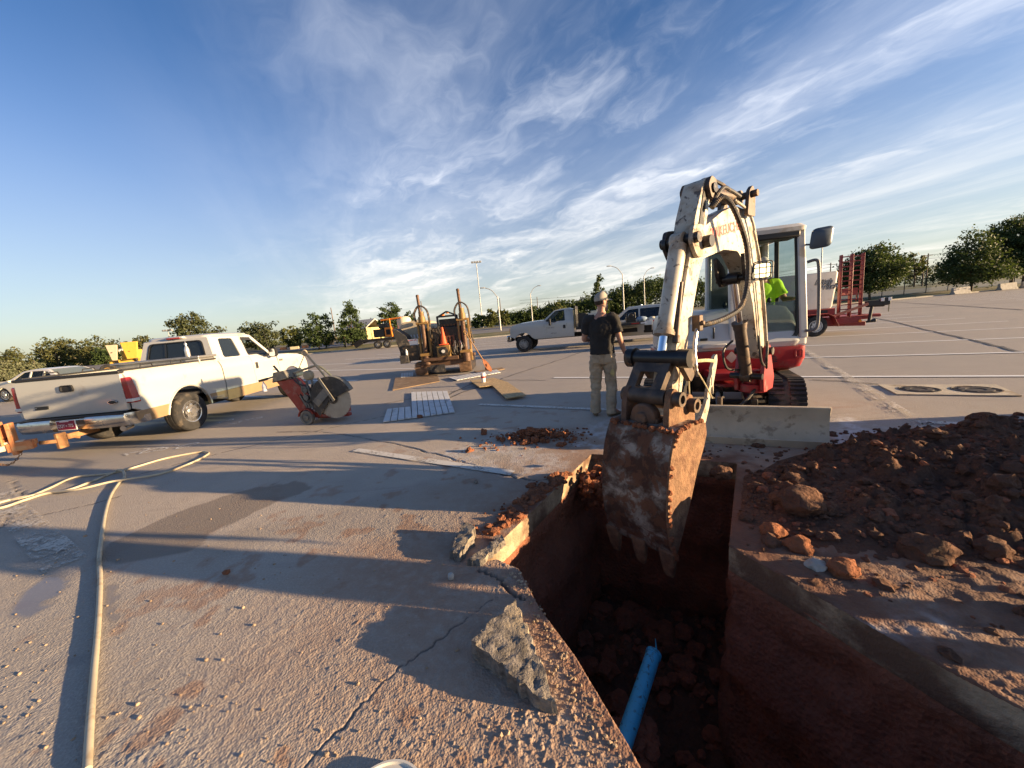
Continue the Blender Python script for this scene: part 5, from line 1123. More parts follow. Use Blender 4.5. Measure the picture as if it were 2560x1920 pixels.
# --- flatbed truck with single cab, nose to the left, its left side to us
FB0 = G(1312, 880); FB1 = G(1562, 862); fd = (FB0-FB1); fd.z = 0; fwb = 4.15; fd.normalize()
FBA = math.atan2(fd.y, fd.x)-math.pi/2; lft = Vector((-fd.y, fd.x, 0))    # left side faces the camera
FBO = FB0-fd*fwb+lft*-.95; FBO.z = 0
FB = empty('flatbed_truck', FBO, FBA, 'white single cab flatbed work truck standing behind the man', 'truck'); FM = Matrix.Translation(FBO) @ Matrix.Rotation(FBA, 4, 'Z')
FH = 1.0
def fbp(z):
    t = .05*((.80-z)/.2)**2 if z < .80 else 0
    if z > 1.40: t += .02+(z-1.40)*.34
    elif z > 1.2: t += .02*((z-1.2)/.2)**2
    return t
for sg in (1, -1):
    mp = side_map(FM, FH, sg, .05, fbp); cvs = [.7, .8, .95, 1.1, 1.2, 1.3, 1.4, 1.5, 1.7]
    W = rnd([(2.0, 1.46), (2.38, 1.46), (2.50, 1.40), (2.92, 1.48), (2.42, 1.90), (2.03, 1.93)], .04, 3)
    q = MB(); q.plate([(1.55, .62), (1.55, 1.95), (1.75, 2.02), (2.30, 2.0), (2.50, 1.97), (3.05, 1.53), (3.6, 1.51), (4.3, 1.46), (4.72, 1.38), (4.82, 1.20), (4.84, .82), (4.75, .80)]+list(reversed(arch(fwb, .52, .72, 16, .46)))+[(3.55, .62)], mp, t=.05, holes=[W], cv=cvs, cu=[2, 2.5, 3, 3.5, 4.15]); cs = q.build('cab_side', M_CARW, FB, smooth=28)
    q = MB(); q.plate(W, lambda u, v, k: mp(u, v, .03), one=True, cv=cvs); q.build('side_window', M_CGL, cs, smooth=0)
    q = MB(); q.plate(rnd([(1.97, 1.43), (2.37, 1.43), (2.49, 1.37), (2.98, 1.47), (2.44, 1.935), (2.0, 1.965)], .04, 3), lambda u, v, k: mp(u, v, .051), one=True, holes=[W], cv=cvs); q.build('window_trim', M_TRIM, cs, smooth=0)
    q = MB(FM)
    for y0, z0, y1, z1 in ((1.90, .66, 1.90, 1.96), (3.02, .66, 3.04, 1.34)): q.bar((sg*(FH-fbp(z0)+.001), y0, z0), (sg*(FH-fbp(1.2)+.001), y1, 1.3), .008, .008); 
    q.build('door_seam', M_DARK, cs)
    q = MB(FM); q.box((sg*(FH+.008), 2.02, 1.14), (.03, .12, .17)); q.build('door_handle', M_TRIM, cs, bevel=.01)
    q = MB(FM); q.box((sg*(FH+.12), 2.72, 1.42), (.20, .10, .34)); q.bar((sg*.96, 2.7, 1.35), (sg*1.08, 2.72, 1.42), .04, .04); q.build('door_mirror', M_TRIM, FB, bevel=.03)
    wheel(FM @ Vector((sg*(FH-.08), fwb, .42)), FM.to_3x3() @ Vector((sg, 0, 0)), .42, .26, FB, 'alloy', .56, 8, M_STEELW); wheel(FM @ Vector((sg*(FH-.12), 0, .42)), FM.to_3x3() @ Vector((sg, 0, 0)), .42, .28, FB, 'alloy', .56, 8, M_STEELW)
    q = MB(FM); q.plate([(-.1, 0), (.42, 0), (.42, .34), (-.1, .34)], lambda u, v, w_: (sg*(FH-.2+w_*.3), -.62+.02*v, .28+v*1.4), t=.01); q.build('mud_flap', M_TRIM, FB)
q = MB(FM); rg = []
for (y, z) in ((1.57, 1.95), (1.75, 2.02), (2.30, 2.0), (2.46, 1.95)):
    w_ = FH-fbp(z)-.03; rg.append([(-w_, y, z-.03), (-w_*.8, y, z+.01), (0, y, z+.03), (w_*.8, y, z+.01), (w_, y, z-.03)])
q.loft(rg, caps=False, closed=False); q.build('cab_roof', M_CARW, FB, smooth=40)
q = MB(FM); q.add([(-.88, 3.05, 1.53), (.88, 3.05, 1.53), (.74, 2.48, 1.97), (-.74, 2.48, 1.97)], [(0, 1, 2, 3)]); q.build('windscreen', M_CGL, FB, smooth=0)
q = MB(FM); rg = []
for (y, z) in ((3.0, 1.52), (3.6, 1.51), (4.3, 1.46), (4.72, 1.38), (4.82, 1.2), (4.84, .85)): w_ = FH-.04; rg.append([(-w_, y, z-.05), (-w_*.8, y, z+.01), (0, y, z+.04), (w_*.8, y, z+.01), (w_, y, z-.05)])
q.loft(rg, caps=False, closed=False); q.build('bonnet', M_CARW, FB, smooth=40)
q = MB(FM); q.box((0, 1.57, 1.3), (1.8, .04, 1.2)); q.build('cab_back', M_CARW, FB)
q = MB(FM); q.box((0, 4.92, .74), (2.0, .24, .34)); q.build('front_bumper', M_CHR, FB, bevel=.05)
q = MB(FM)
for x in (-.85, .85): q.box((x, 4.80, 1.14), (.24, .12, .22))
q.build('headlamp', M_ORNG, FB, bevel=.02)
q = MB(FM)
for x in (-.4, .4): q.box((x, 2.2, 1.1), (.5, .5, .2)); q.bar((x, 1.95, 1.2), (x, 1.85, 1.75), .46, .13, up=(1, 0, 0))
q.box((0, 2.9, 1.25), (1.7, .25, .2)); q.build('cab_interior', M_CLOTHG, FB, bevel=.04)
q = MB(FM); q.box((0, 1.6, .66), (.9, 6.2, .2)); q.box((0, 0, .42), (1.7, .15, .15)); q.box((0, fwb, .42), (1.7, .15, .15)); q.build('chassis', M_DARK, FB)
# bed
q = MB(FM); q.box((0, -.20, .99), (2.25, 3.3, .12)); q.box((-1.10, .55, .72), (.10, 1.0, .42)); q.box((1.10, .55, .72), (.10, 1.0, .42)); bed = q.build('flat_bed', M_TRIM, FB, bevel=.01)
q = MB(FM); q.plate([(-1.1, 1.05), (1.1, 1.05), (1.1, 2.10), (-1.1, 2.10)], lambda u, v, w_: (u, 1.42+w_, v), t=.05, holes=[[(-.98, 1.2), (-.1, 1.2), (-.1, 1.95), (-.98, 1.95)], [(.1, 1.2), (.98, 1.2), (.98, 1.95), (.1, 1.95)]]); q.build('headboard', M_TRIM, FB, bevel=.008)
q = MB(FM)
for x in (-.54, .54): q.plate([(x-.44, 1.2), (x+.44, 1.2), (x+.44, 1.95), (x-.44, 1.95)], lambda u, v, w_: (u, 1.44+w_, v), t=.01)
q.build('headboard_mesh', mat('expanded_metal', (.25, .23, .20), .6, metal=.5, alpha=.55, var=.4, vs_=40), bed, smooth=0)
q = MB(FM)
for sgn in (-1, 1): q.box((sgn*1.13, -1.35, .99), (.012, .36, .06))
q.build('reflector', M_TAIL, bed); q = MB(FM)
for sgn in (-1, 1): q.box((sgn*1.13, -1.72, .99), (.012, .26, .06))
q.build('reflector', M_PW, bed)
for x in (-1.0, 1.0):
    q = MB(FM); q.plate(arch(0, .62, .45, 10, .42)+list(reversed(arch(0, .56, .45, 10, .42))), lambda u, v, w_: (x+w_*(-1 if x > 0 else 1)*0+(-.12 if x > 0 else -.12)+w_, u, v), t=.26); q.build('mudguard', M_TRIM, FB)
# print on the door
for tx, s_, y, z in (('TOM MAC', .09, 2.93, 1.10), ('405 2437', .075, 2.70, .82)):
    text_mesh(tx, s_, FM @ Matrix.Translation((-FH-.008, y, z)) @ Matrix(((0, 0, -1, 0), (-1, 0, 0, 0), (0, 1, 0, 0), (0, 0, 0, 1))), M_GREY, 'door_print', FB, .001)
# cargo on the bed, things of their own
def crate(name, c, size, m, label, cat_, bev=.02):
    q = MB(FM); q.box(c, size); return q.build(name, m, bevel=bev, label=label, cat=cat_)
crate('white_chest', (-.62, .50, 1.36), (.72, .66, .62), M_CARW, 'white metal chest on the flatbed behind the headboard', 'chest')
crate('battery_case', (-1.02, .42, 1.17), (.12, .40, .24), M_BLK, 'black case with red face strapped before the white chest', 'case')
crate('black_drum_box', (-.62, 1.12, 1.38), (.5, .42, .66), M_TRIM, 'dark upright bin between the headboard and the white chest', 'bin')
crate('fuel_tank', (.35, .35, 1.42), (.8, .75, .74), mat('cream_tank', (.62, .58, .45), .5), 'cream fuel tank on the flatbed beside the white chest', 'tank')
q = MB(FM); q.tube([(.35+.14*math.cos(t*.6), .35, 1.95+.16*math.sin(t*.6)) for t in range(10)], .03, 8, closed=True); q.tube([(.35, .35, 1.78), (.35, .35, 1.86)], .08, 12); tag(q.build('hose_reel', M_LENSW, smooth=40), 'round white hose reel on top of the cream fuel tank', 'hose reel')

q = MB(FM); q.box((-.35, -1.2, 1.18), (.5, .45, .26)); q.cyl((-.6, -1.2, 1.36), (-.1, -1.2, 1.36), .11, .11, 14); q.tube([(-.62, -1.4, 1.06), (-.62, -1.4, 1.5), (-.62, -1.0, 1.5), (-.62, -1.0, 1.06)], .018, 8); tag(q.build('pump_engine', M_XB, bevel=.015), 'dark pump engine with a tube frame on the flatbed tail', 'engine')
q = MB(FM); q.loft([[(-.5+x, y, 1.16+z) for x, z in [(.26*s_*math.cos(t*.7), .13*s_*math.sin(t*.7)+.02*math.sin(t*3)) for t in range(9)]] for y, s_ in ((-1.95, .5), (-1.85, 1), (-1.7, 1.1), (-1.55, .95), (-1.48, .6))]); tag(q.build('blue_sacks', mat('blue_grey_sack', (.20, .27, .36), .8, var=.3, vs_=8), smooth=50), 'blue grey sacks lying on the tail of the flatbed', 'sacks')
q = MB(FM); q.loft([[(-.45+x, y, 1.14+z) for x, z in [(.22*s_*math.cos(t*.7), .10*s_*math.sin(t*.7)) for t in range(9)]] for y, s_ in ((-2.4, .4), (-2.3, 1), (-2.15, 1.1), (-2.03, .6))]); tag(q.build('pale_sack', mat('pale_sack', (.52, .48, .36), .85, var=.2), smooth=50), 'cream coloured sack at the end of the flatbed', 'sack')
q = MB(FM); q.box((-1.12, -1.95, .98), (.02, .35, .20)); q.box((-1.10, -2.35, 1.06), (.02, .75, .16), Matrix.Rotation(R(6), 4, 'X')); lb_ = q.build('light_board', M_LENSW, FB, bevel=.004)
for i in range(6):
    q = MB(FM); q.box((-1.117, -2.06-.115*i, 1.04+.012*i), (.012, .05, .07)); q.build('board_marking', M_REDP, lb_)
q = MB(FM); q.box((-.4, -2.0, .70), (.5, .3, .3)); q.bar((-.4, -1.8, .55), (-.4, -2.7, .52), .12, .12); q.build('rear_hitch', M_DARK, FB, bevel=.01)
# ---------------------------------------------------------------- concrete saw
SWO = G(779, 1058); SWA = R(-12)
SW = empty('concrete_saw', SWO, SWA, 'dusty red walk-behind concrete saw with a big toothed blade under a dark guard', 'concrete saw')
SM_ = Matrix.Translation(SWO) @ Matrix.Rotation(SWA, 4, 'Z') @ Matrix.Rotation(R(-2), 4, 'Y') @ Matrix.Scale(1.09, 4)
M_SRED = mat('dusty_red', (.30, .045, .03), .55, var=.15, dirt=(.30, .17, .13), da=.4, ds=6)
M_SGR = mat('dusty_steel', (.17, .165, .15), .65, metal=.3, var=.2, vs_=9, dirt=(.30, .26, .20), da=.4, ds=8)
M_SDK = mat('dusty_black', (.035, .034, .034), .6, var=.3, vs_=9, dirt=(.16, .13, .10), da=.35, ds=8)
def sp_(y0): return lambda u, v, w_: SM_ @ Vector((u, y0+w_, v))
q = MB(); q.plate([(-.14, .10), (.02, .10), (-.30, .82), (-.56, .82)], sp_(.02), t=.10); bd = q.build('console_panel', M_SRED, SW, bevel=.012)
q = MB(); q.plate([(-.12, .50), (.08, .50), (-.20, .83), (-.34, .83)], sp_(.0), t=.2); q.build('console_cover', M_SRED, bd, bevel=.012)
q = MB(); q.plate([(-.04, .28), (.12, .28), (.0, .52), (-.14, .52)], sp_(.0), t=.2); q.build('water_tank', M_SGR, bd, bevel=.012)
q = MB(); q.plate([(-.62, .80), (-.26, .86), (-.32, 1.0), (-.56, .98)], sp_(-.02), t=.42); q.build('control_console', M_SGR, bd, bevel=.015)
for y in (.02, .36):
    q = MB(SM_); q.tube(bez([(-.5, y, .92), (-.7, y, .89), (-.92, y, .86)], 5), [.016]*6+[.022]*5, 10); q.build('handlebar', M_SDK, SW)
q = MB(SM_); q.bar((-.54, .1, .98), (-.62, .1, 1.10), .03, .02); q.build('throttle_lever', M_SDK, SW)
q = MB(SM_); q.box((.22, .20, .14), (.72, .36, .10)); q.box((.34, .20, .07), (.66, .10, .06)); q.build('base_frame', M_SRED, SW, bevel=.012)
for x, y in ((.0, -.06), (.0, .42)):
    r = .13; q = MB(SM_); q.lathe([(r*.55, -.03), (r*.95, -.035), (r, -.02), (r, .02), (r*.95, .035), (r*.72, .035), (r*.68, .02), (r*.4, .02), (r*.35, .045), (r*.15, .05), (0, .05)], (x, y, r), (0, -1, 0), 28); w_ = q.build('wheel', M_SGR, SW, smooth=35)
q = MB(SM_); q.plate([(x*.165, .13+z*.165) for x, z in arc(0, 0, 1, 20, 170, 10)]+[(x*.15, .13+z*.15) for x, z in arc(0, 0, 1, 170, 20, 10)], lambda u, v, w_: (u, -.10+w_, v), t=.07); q.build('wheel_guard', M_SRED, SW)
BCX, BCZ, BRR = .62, .42, .34
outer = []
for i in range(42):
    a0 = 2*math.pi*i/42; da_ = 2*math.pi/42
    outer += [(BCX+BRR*math.cos(a0+da_*t), BCZ+BRR*math.sin(a0+da_*t)) for t in (.0, .4, .8)]+[(BCX+(BRR-.022)*math.cos(a0+da_*t), BCZ+(BRR-.022)*math.sin(a0+da_*t)) for t in (.82, .97)]
q = MB(); q.plate(outer, sp_(-.10), t=.006); bl_ = q.build('saw_blade', mat('blade_steel', (.36, .34, .30), .45, metal=.6, var=.12, vs_=5, dirt=(.30, .27, .22), da=.3), SW, smooth=0)
q = MB(SM_); q.lathe([(.085, 0), (.085, .015), (.055, .02), (.055, .05), (.035, .05), (.035, .02), (0, .02)], (BCX, -.10, BCZ), (0, -1, 0), 24); q.build('blade_flange', M_SDK, bl_, smooth=40)
gd = [(BCX+.40*math.cos(R(a)), BCZ+.40*math.sin(R(a))) for a in range(20, 222, 8)]+[(BCX-.30, BCZ-.28), (BCX-.06, BCZ-.02)]
q = MB(); q.plate(gd, sp_(-.14), t=.012); gu = q.build('blade_guard', M_SDK, SW, bevel=.004)
q = MB(); q.plate(gd, sp_(-.04), t=.012); q.build('guard_back', M_SDK, gu); q = MB()
rim = [(BCX+.40*math.cos(R(a)), BCZ+.40*math.sin(R(a))) for a in range(20, 222, 8)]; q.loft([[SM_ @ Vector((u, y, v)) for u, v in rim] for y in (-.14, -.03)], caps=False, closed=False); q.build('guard_rim', M_SGR, gu)
q = MB(SM_); q.bar((BCX+.06, -.165, BCZ-.02), (BCX-.16, -.165, BCZ+.40), .05, .02, up=(0, 1, 0)); q.bar((BCX-.32, -.155, BCZ-.05), (BCX-.05, -.155, BCZ+.16), .14, .012, up=(0, 1, 0)); q.build('guard_arm', M_SGR, gu, bevel=.004)
q = MB(SM_); q.tube([(BCX-.10, .1, .62), (.12, .1, 1.22)], .02, 10); q.tube([(.08+.045*math.cos(t*.5), .1, 1.26+.045*math.sin(t*.5)) for t in range(13)], .016, 8, closed=True); q.lathe([(.028, -.01), (.028, .01), (0, .01)], (.08, .1, 1.26), (0, -1, 0), 14); q.build('lifting_pole', mat('dusty_cream', (.42, .33, .22), .7, var=.2), SW, smooth=50)
q = MB(SM_); q.tube(bez([(BCX-.06, .16, .60), (.45, .16, .82), (.25, .16, 1.00), (.02, .16, .98), (-.2, .16, .94), (-.32, .16, .92)], 7), .02, 10); q.build('roll_bar', MATS['dusty_cream'], SW)
q = MB(SM_); q.tube([(.08, .1, 1.24), (-.12, .1, .98)], .006, 6); q.build('pointer_cord', M_STRAP, SW)
q = MB(SM_); q.box((.26, .2, .44), (.40, .34, .40)); q.box((.32, .2, .66), (.30, .3, .12)); q.build('engine_block', M_SDK, SW, bevel=.03)
for i in range(5):
    q = MB(SM_); q.box((.34, .01, .56+.035*i), (.32, .03, .014), Matrix.Rotation(R(-18), 4, 'Y')); q.build('cooling_fin', M_SGR, SW)
q = MB(SM_); q.lathe([(.085, 0), (.09, .02), (.09, .07), (.07, .09), (.07, .095), (.055, .10), (0, .10)], (.10, .1, .86), (0, -1, 0), 26); q.build('air_filter', mat('dusty_cream2', (.38, .31, .20), .6, var=.2), SW, smooth=40)
q = MB(SM_); q.lathe([(.06, 0), (.06, .03), (.045, .035), (.045, .02), (0, .02)], (.02, .0, .62), (0, -1, 0), 20); q.lathe([(.05, 0), (.05, .03), (0, .03)], (.02, .0, .48), (0, -1, 0), 20); q.build('pulley', M_SGR, SW, smooth=40)
for i, pts in enumerate([[(-.1, .0, .55), (.0, -.03, .40), (.1, -.02, .42), (.2, -.03, .7)], [(-.25, .05, .85), (-.05, -.02, .72), (.1, 0, .70)], [(.02, -.02, .2), (.2, -.05, .32), (.32, -.06, .55), (.45, -.06, .66)], [(-.2, .05, .94), (-.1, .0, .80), (-.02, .0, .62), (.0, .0, .3)]]):
    q = MB(SM_); q.tube(bez(pts, 8), .012, 7); q.build('hose', M_SDK, SW)
for i in range(3):
    q = MB(SM_); q.bar((.05+.1*i, .0, .20), (-.05+.12*i, .0, .78), .03, .03, up=(0, 1, 0)); q.build('strut', M_SGR, SW, bevel=.004)
q = MB(SM_); q.lathe([(0, 0), (.035, .002), (.037, .02), (.037, .11), (.02, .14), (.014, .15), (.014, .18), (0, .182)], (-.82, .0, .66), n=16)
tag(q.build('spray_bottle', mat('blue_white_bottle', (.55, .58, .66), .4, var=.3, vs_=14), smooth=45), 'small blue and white bottle hung from the saw handlebar', 'bottle')
q = MB(SM_); q.tube([(-.82, 0, .84), (-.82, .01, .89)], .004, 5); q.build('bottle_hook', M_SDK, SW)

# ---------------------------------------------------------------- drill rig on steel tracks
RL, RR_ = G(1050, 942), G(1171, 931); rx = (RR_-RL); rx.z = 0; rx.normalize(); RGA = math.atan2(rx.y, rx.x); RC = (RL+RR_)/2; RC.z = 0
RG = empty('drill_rig', RC, RGA, 'yellow and black tracked drill rig with two upright anchor posts', 'drill rig'); RM = Matrix.Translation(RC) @ Matrix.Rotation(RGA, 4, 'Z')
M_YEL = mat('rig_yellow', (.27, .16, .05), .55, var=.15, vs_=5, dirt=(.20, .10, .05), da=.4, ds=5)
M_RBR = mat('rig_brown_steel', (.12, .068, .043), .6, metal=.3, var=.25, vs_=6, dirt=(.09, .05, .03), da=.4, ds=6)
M_TANH = mat('tan_hood', (.46, .38, .27), .6, var=.08); M_TRK = mat('muddy_steel_track', (.22, .13, .075), .8, var=.3, vs_=7, dirt=(.10, .06, .04), da=.35, ds=5)
for sx in (-.78, .78):
    q = MB(RM); path = [(-.0, .06)]+[]
    prof = rnd([(0, .02), (1.9, .02), (1.9, .50), (0, .50)], .22, 6); q.plate(prof, lambda u, v, w_: (sx-.17+w_, u, v), t=.34); tk = q.build('crawler_track', M_XB, RG)
    for i in range(9):
        q = MB(RM); z = .05+.048*i; yy = -.02+.0045*(i-4)**2; q.box((sx, yy, z+.02), (.42, .045, .036)); q.build('track_shoe', M_TRK, tk, bevel=.004)
q = MB(RM); q.box((0, .9, .42), (1.5, 1.9, .22)); q.box((0, .15, .62), (2.3, .30, .10)); q.box((0, -.1, .58), (1.2, .2, .12)); q.build('chassis', M_RBR, RG, bevel=.012)
def rig_post(x, zt, name='anchor_post'):
    q = MB(RM); q.tube([(x, -.05, .42), (x, -.05, .72)], .135, 20); q.tube([(x, -.05, .72), (x, -.05, 1.80)], .075, 16); o = q.build(name, M_RBR, RG, smooth=45)
    for dx in (-.17, .17):
        q = MB(RM); q.box((x+dx, .04, 1.12), (.07, .14, 1.4)); q.build('post_rail', M_YEL, o, bevel=.01)
    q = MB(RM); q.box((x, .0, 1.84), (.42, .28, .08)); q.box((x, -.03, .76), (.38, .3, .10)); q.build('post_plate', M_YEL, o, bevel=.012)
    q = MB(RM); q.tube([(x, -.05, 1.86), (x, -.05, 2.05)], .12, 18); q.tube([(x, -.05, 2.05), (x, -.05, 2.22)], .09, 18); q.build('drive_motor', M_YEL, o, smooth=45)
    q = MB(RM); q.tube([(x-.03, -.05, 2.20), (x-.05, -.05, zt)], .05, 12); q.lathe([(.055, 0), (.055, .05), (.03, .07), (0, .07)], (x-.05, -.05, zt), n=12); q.build('drive_rod', M_RBR, o, smooth=45)
    for dy in (-.09, .05):
        q = MB(RM); q.tube(bez([(x-.22, dy, 1.9), (x-.24, dy, 2.18), (x-.05, dy, 2.42), (x+.18, dy, 2.28), (x+.24, dy, 1.95), (x+.24, dy, 1.4), (x+.30, dy+.1, 1.0)], 8), .022, 8); q.build('hydraulic_hose', M_HOSE, o)
rig_post(-.52, 2.72); rig_post(.86, 2.80)
# rod rack, engine, front gearbox
q = MB(RM); q.box((.32, 1.1, 1.60), (.62, 1.9, .62)); rk = q.build('rod_rack', M_XB, RG, bevel=.02)
for i in range(5):
    for j in range(3):
        q = MB(RM); q.tube([(.10+.11*i, .08, 1.38+.16*j), (.10+.11*i, 2.0, 1.38+.16*j)], .038, 10); q.build('drill_rod', M_RBR, rk, smooth=45)
q = MB(RM)
for x in (-.02, .66): q.box((x, .10, 1.62), (.06, .10, .80))
q.bar((-.02, .10, 2.0), (.66, .10, 2.0), .08, .06); q.bar((.0, .10, 2.0), (.32, .10, 2.16), .05, .05); q.bar((.32, .10, 2.16), (.66, .10, 2.0), .05, .05); q.build('rack_gate', M_SDK, rk, bevel=.008)
q = MB(RM); q.plate(rnd([(.20, .9), (.50, .9), (.52, 1.34), (.18, 1.34)], .03), lambda u, v, w_: (u, .05-w_, v), t=.06, holes=[rnd([(.26, 1.0), (.33, 1.0), (.33, 1.3), (.26, 1.3)], .02), rnd([(.38, 1.0), (.45, 1.0), (.45, 1.3), (.38, 1.3)], .02)]); q.build('rod_gripper', M_RBR, rk, bevel=.006)
q = MB(RM); q.box((.12, -.05, .83), (.46, .30, .40)); gb = q.build('vise_block', M_YEL, RG, bevel=.02); q = MB(RM); q.lathe([(.16, 0), (.16, .06), (.10, .07), (.07, .07), (.07, .03), (0, .03)], (.12, -.2, .83), (0, -1, 0), 22); q.build('spindle', M_XB, gb, smooth=40)
q = MB(RM); q.lathe([(.06, 0), (.06, .05), (0, .05)], (.12, -.24, .83), (0, -1, 0), 14); q.build('spindle_cap', M_LENSW, gb)
for k in range(9):
    rr4 = random.Random(k); q = MB(RM); x0 = .45+.3*rr4.random(); q.tube(bez([(x0, -.05, 1.15), (x0+rr4.uniform(-.1, .1), -.15, .95), (x0+rr4.uniform(-.15, .15), -.16, .75), (x0+rr4.uniform(-.1, .1), -.06, .62)], 6), .012, 6); q.build('control_hose', M_HOSE if k % 3 else M_SIL, RG)
for k in range(6):
    rr4 = random.Random(k+50); q = MB(RM); x0 = -.25+.25*rr4.random(); q.tube(bez([(x0, .0, 1.6), (x0+.1, -.1, 1.3), (x0+.05, -.1, 1.0), (x0+.25, -.05, .95)], 6), .016, 6); q.build('control_hose', M_HOSE, RG)
q = MB(RM); q.box((.15, .6, 1.15), (1.25, 1.1, 1.0)); q.build('power_unit', M_XB, RG, bevel=.03)
# operator station at the left, tan hood behind
q = MB(RM); q.box((-1.05, .35, .85), (.55, .8, .55)); q.box((-1.15, .1, .95), (.6, .1, .5)); st = q.build('operator_station', M_XB, RG, bevel=.02)
q = MB(RM); q.plate(rnd([(-1.62, 1.72), (-1.52, 1.74), (-1.16, 1.45), (-1.06, 1.2), (-1.10, .95), (-1.30, .85), (-1.42, .9)], .05, 3), lambda u, v, w_: (u, .0+w_, v), t=.6); q.build('seat_shell', M_SDK, st, bevel=.03)
q = MB(RM); q.box((-.98, .02, 1.22), (.42, .02, .22)); q.build('label_plate', M_PW, st)
for i in range(3):
    q = MB(RM); q.box((-1.11+.13*i, .004, 1.29), (.10, .006, .02)); q.build('label_print', M_REDP, st)
q = MB(RM); q.box((-1.28, -.03, .66), (.30, .22, .28)); q.build('step_box', M_SDK, st, bevel=.012)
hp = [(-.55, 0), (.55, 0), (.57, .35), (.50, .52), (.2, .60), (-.45, .56), (-.58, .42)]
q = MB(RM); q.loft([[(-1.0+x, y, 1.30+z*1.15) for x, z in rnd(hp, .08, 4)] for y in (.85, 1.0, 2.0, 2.2)]); hd2 = q.build('engine_hood', M_TANH, RG, smooth=40, bevel=.02)
for i in range(6):
    q = MB(RM); q.box((-1.2+.12*i, .84, 1.40), (.06, .02, .14)); q.build('hood_louvre', M_PW, hd2)
q = MB(RM); q.tube([(.30, .4, 2.10), (.30, .4, 2.14)], .05, 12); q.lathe([(.07, 0), (.07, .10), (.05, .13), (0, .13)], (.10, .5, 1.98), n=14); q.build('beacon', M_ORNG, RG, smooth=40)
q = MB(RM); q.plate([(-.40, .12), (.10, .12), (.10, .38), (-.40, .38)], lambda u, v, w_: (u, -.18+w_, v), t=.03); q.build('drip_tray', M_SDK, RG)
# cone on the rig
cc = RM @ Vector((.15, -.16, 1.045)); q = MB(); q.box((cc.x, cc.y, cc.z+.015), (.30, .30, .03)); q.lathe([(.115, .03), (.10, .10), (.03, .58), (.022, .60), (0, .60)], cc, n=20)
tag(q.build('traffic_cone', mat('cone_orange', (.70, .10, .03), .6, var=.08, dirt=(.3, .1, .05), da=.2), bevel=.006, smooth=40), 'orange traffic cone standing on the front of the drill rig', 'traffic cone')
q = MB(RM); q.lathe([(0, 0), (.035, .003), (.04, .03), (.04, .14), (.02, .18), (.014, .19), (.014, .21), (0, .212)], (-1.18, -.10, .80), n=16); tag(q.build('water_bottle', M_LENSW, smooth=45), 'clear plastic bottle on the step of the drill rig', 'bottle')
# shovel leaning on the right post
s0, s1 = RM @ Vector((.98, -.22, 1.30)), RM @ Vector((1.46, -.62, .46)); d = (s1-s0).normalized()
SH = empty('shovel', (s1.x, s1.y, 0), 0, 'round shovel with a clay-caked blade leaning on the drill rig', 'shovel')
q = MB(); q.tube([s0, s1], .018, 10); q.build('handle', mat('shovel_wood', (.36, .20, .08), .6, var=.15), SH)
q = MB(); a, b_, _ = basis(d); q.tube([s0, s0-d*.05+a*.06, s0-d*.16+a*.06, s0-d*.18, s0-d*.16-a*.06, s0-d*.05-a*.06], .014, 8, closed=True); q.build('grip', M_YEL, SH)
q = MB(); rg = []
for t, w_ in ((0, .03), (.12, .10), (.2, .12), (.4, .11), (.5, .05)): p = s1+d*t; rg.append([p-a*w_+b_*.02, p+b_*-.01, p+a*w_+b_*.02, p+a*w_*.98+b_*.028, p+b_*.0, p-a*w_*.98+b_*.028])
q.loft(rg); q.rock(s1+d*.3-b_*.01, (.08, .06, .12), 2.2, 2, .4); q.build('blade', M_CLODS[1], SH, smooth=35)

# ---------------------------------------------------------------- boards on the ground
def strips(name, corners, n, th, m, label, cat_, gap=.016, lift=.006, parent=None, curl=0.0):
    """a board of n grooved strips; corners a-b one end, d-c other end"""
    a, b_, c, d = [G(*p) for p in corners]; o = parent or empty(name, (a+b_+c+d)/4, 0, label, cat_)
    for i in range(n):
        t0, t1 = i/n, (i+1)/n; P = lambda t, s_: (a.lerp(b_, t)).lerp(d.lerp(c, t), s_)
        u = (b_-a).normalized()*gap/2; q = MB(); rg = []
        for s_ in (0, 1.0):
            p0, p1 = P(t0, s_)+u, P(t1, s_)-u; zz = lift+curl*(abs(t0-.5)*2)**4
            rg.append([(p0.x, p0.y, zz), (p1.x, p1.y, zz), (p1.x, p1.y, zz+th), (p0.x, p0.y, zz+th)])
        q.loft(rg); q.build('strip', m, o, smooth=0, bevel=.002)
    return o
M_FOAM = mat('foam_board', (.55, .56, .56), .7, var=.08, vs_=3, dirt=(.30, .27, .23), da=.25, ds=4)
fb = strips('foam_board', [(1028, 983), (1119, 980), (1138, 1033), (1030, 1048)], 7, .022, M_FOAM, 'pale grooved foam board cut to an L lying on the asphalt', 'board', lift=.012)
strips('x', [(968, 1026), (1027, 1020), (1031, 1048), (957, 1058)], 4, .022, M_FOAM, '', '', parent=fb, lift=.012)
fb2 = strips('ribbed_mat', [(1121, 947), (1243, 927), (1252, 934), (1142, 954)], 13, .018, M_FOAM, 'pale ribbed mat lying in front of the drill rig right track', 'mat', lift=.03)
strips('ribbed_mat', [(1003, 936), (1034, 933), (1034, 943), (1002, 946)], 5, .02, M_FOAM, 'small pale mat at the left track of the drill rig', 'mat', lift=.02)
def board(name, px, th, m, label, lift=.01):
    q = MB(); q.plate([tuple(G(*p)[:2]) for p in px], lambda u, v, w_: (u, v, lift+w_), t=th); return tag(q.build(name, m, bevel=.002, smooth=0), label, 'board')
M_OSB = mat('strand_board', (.42, .29, .14), .8, var=.25, vs_=18, dirt=(.52, .38, .20), da=.5, ds=22, dirt2=(.22, .13, .06), da2=.3, ds2=30)
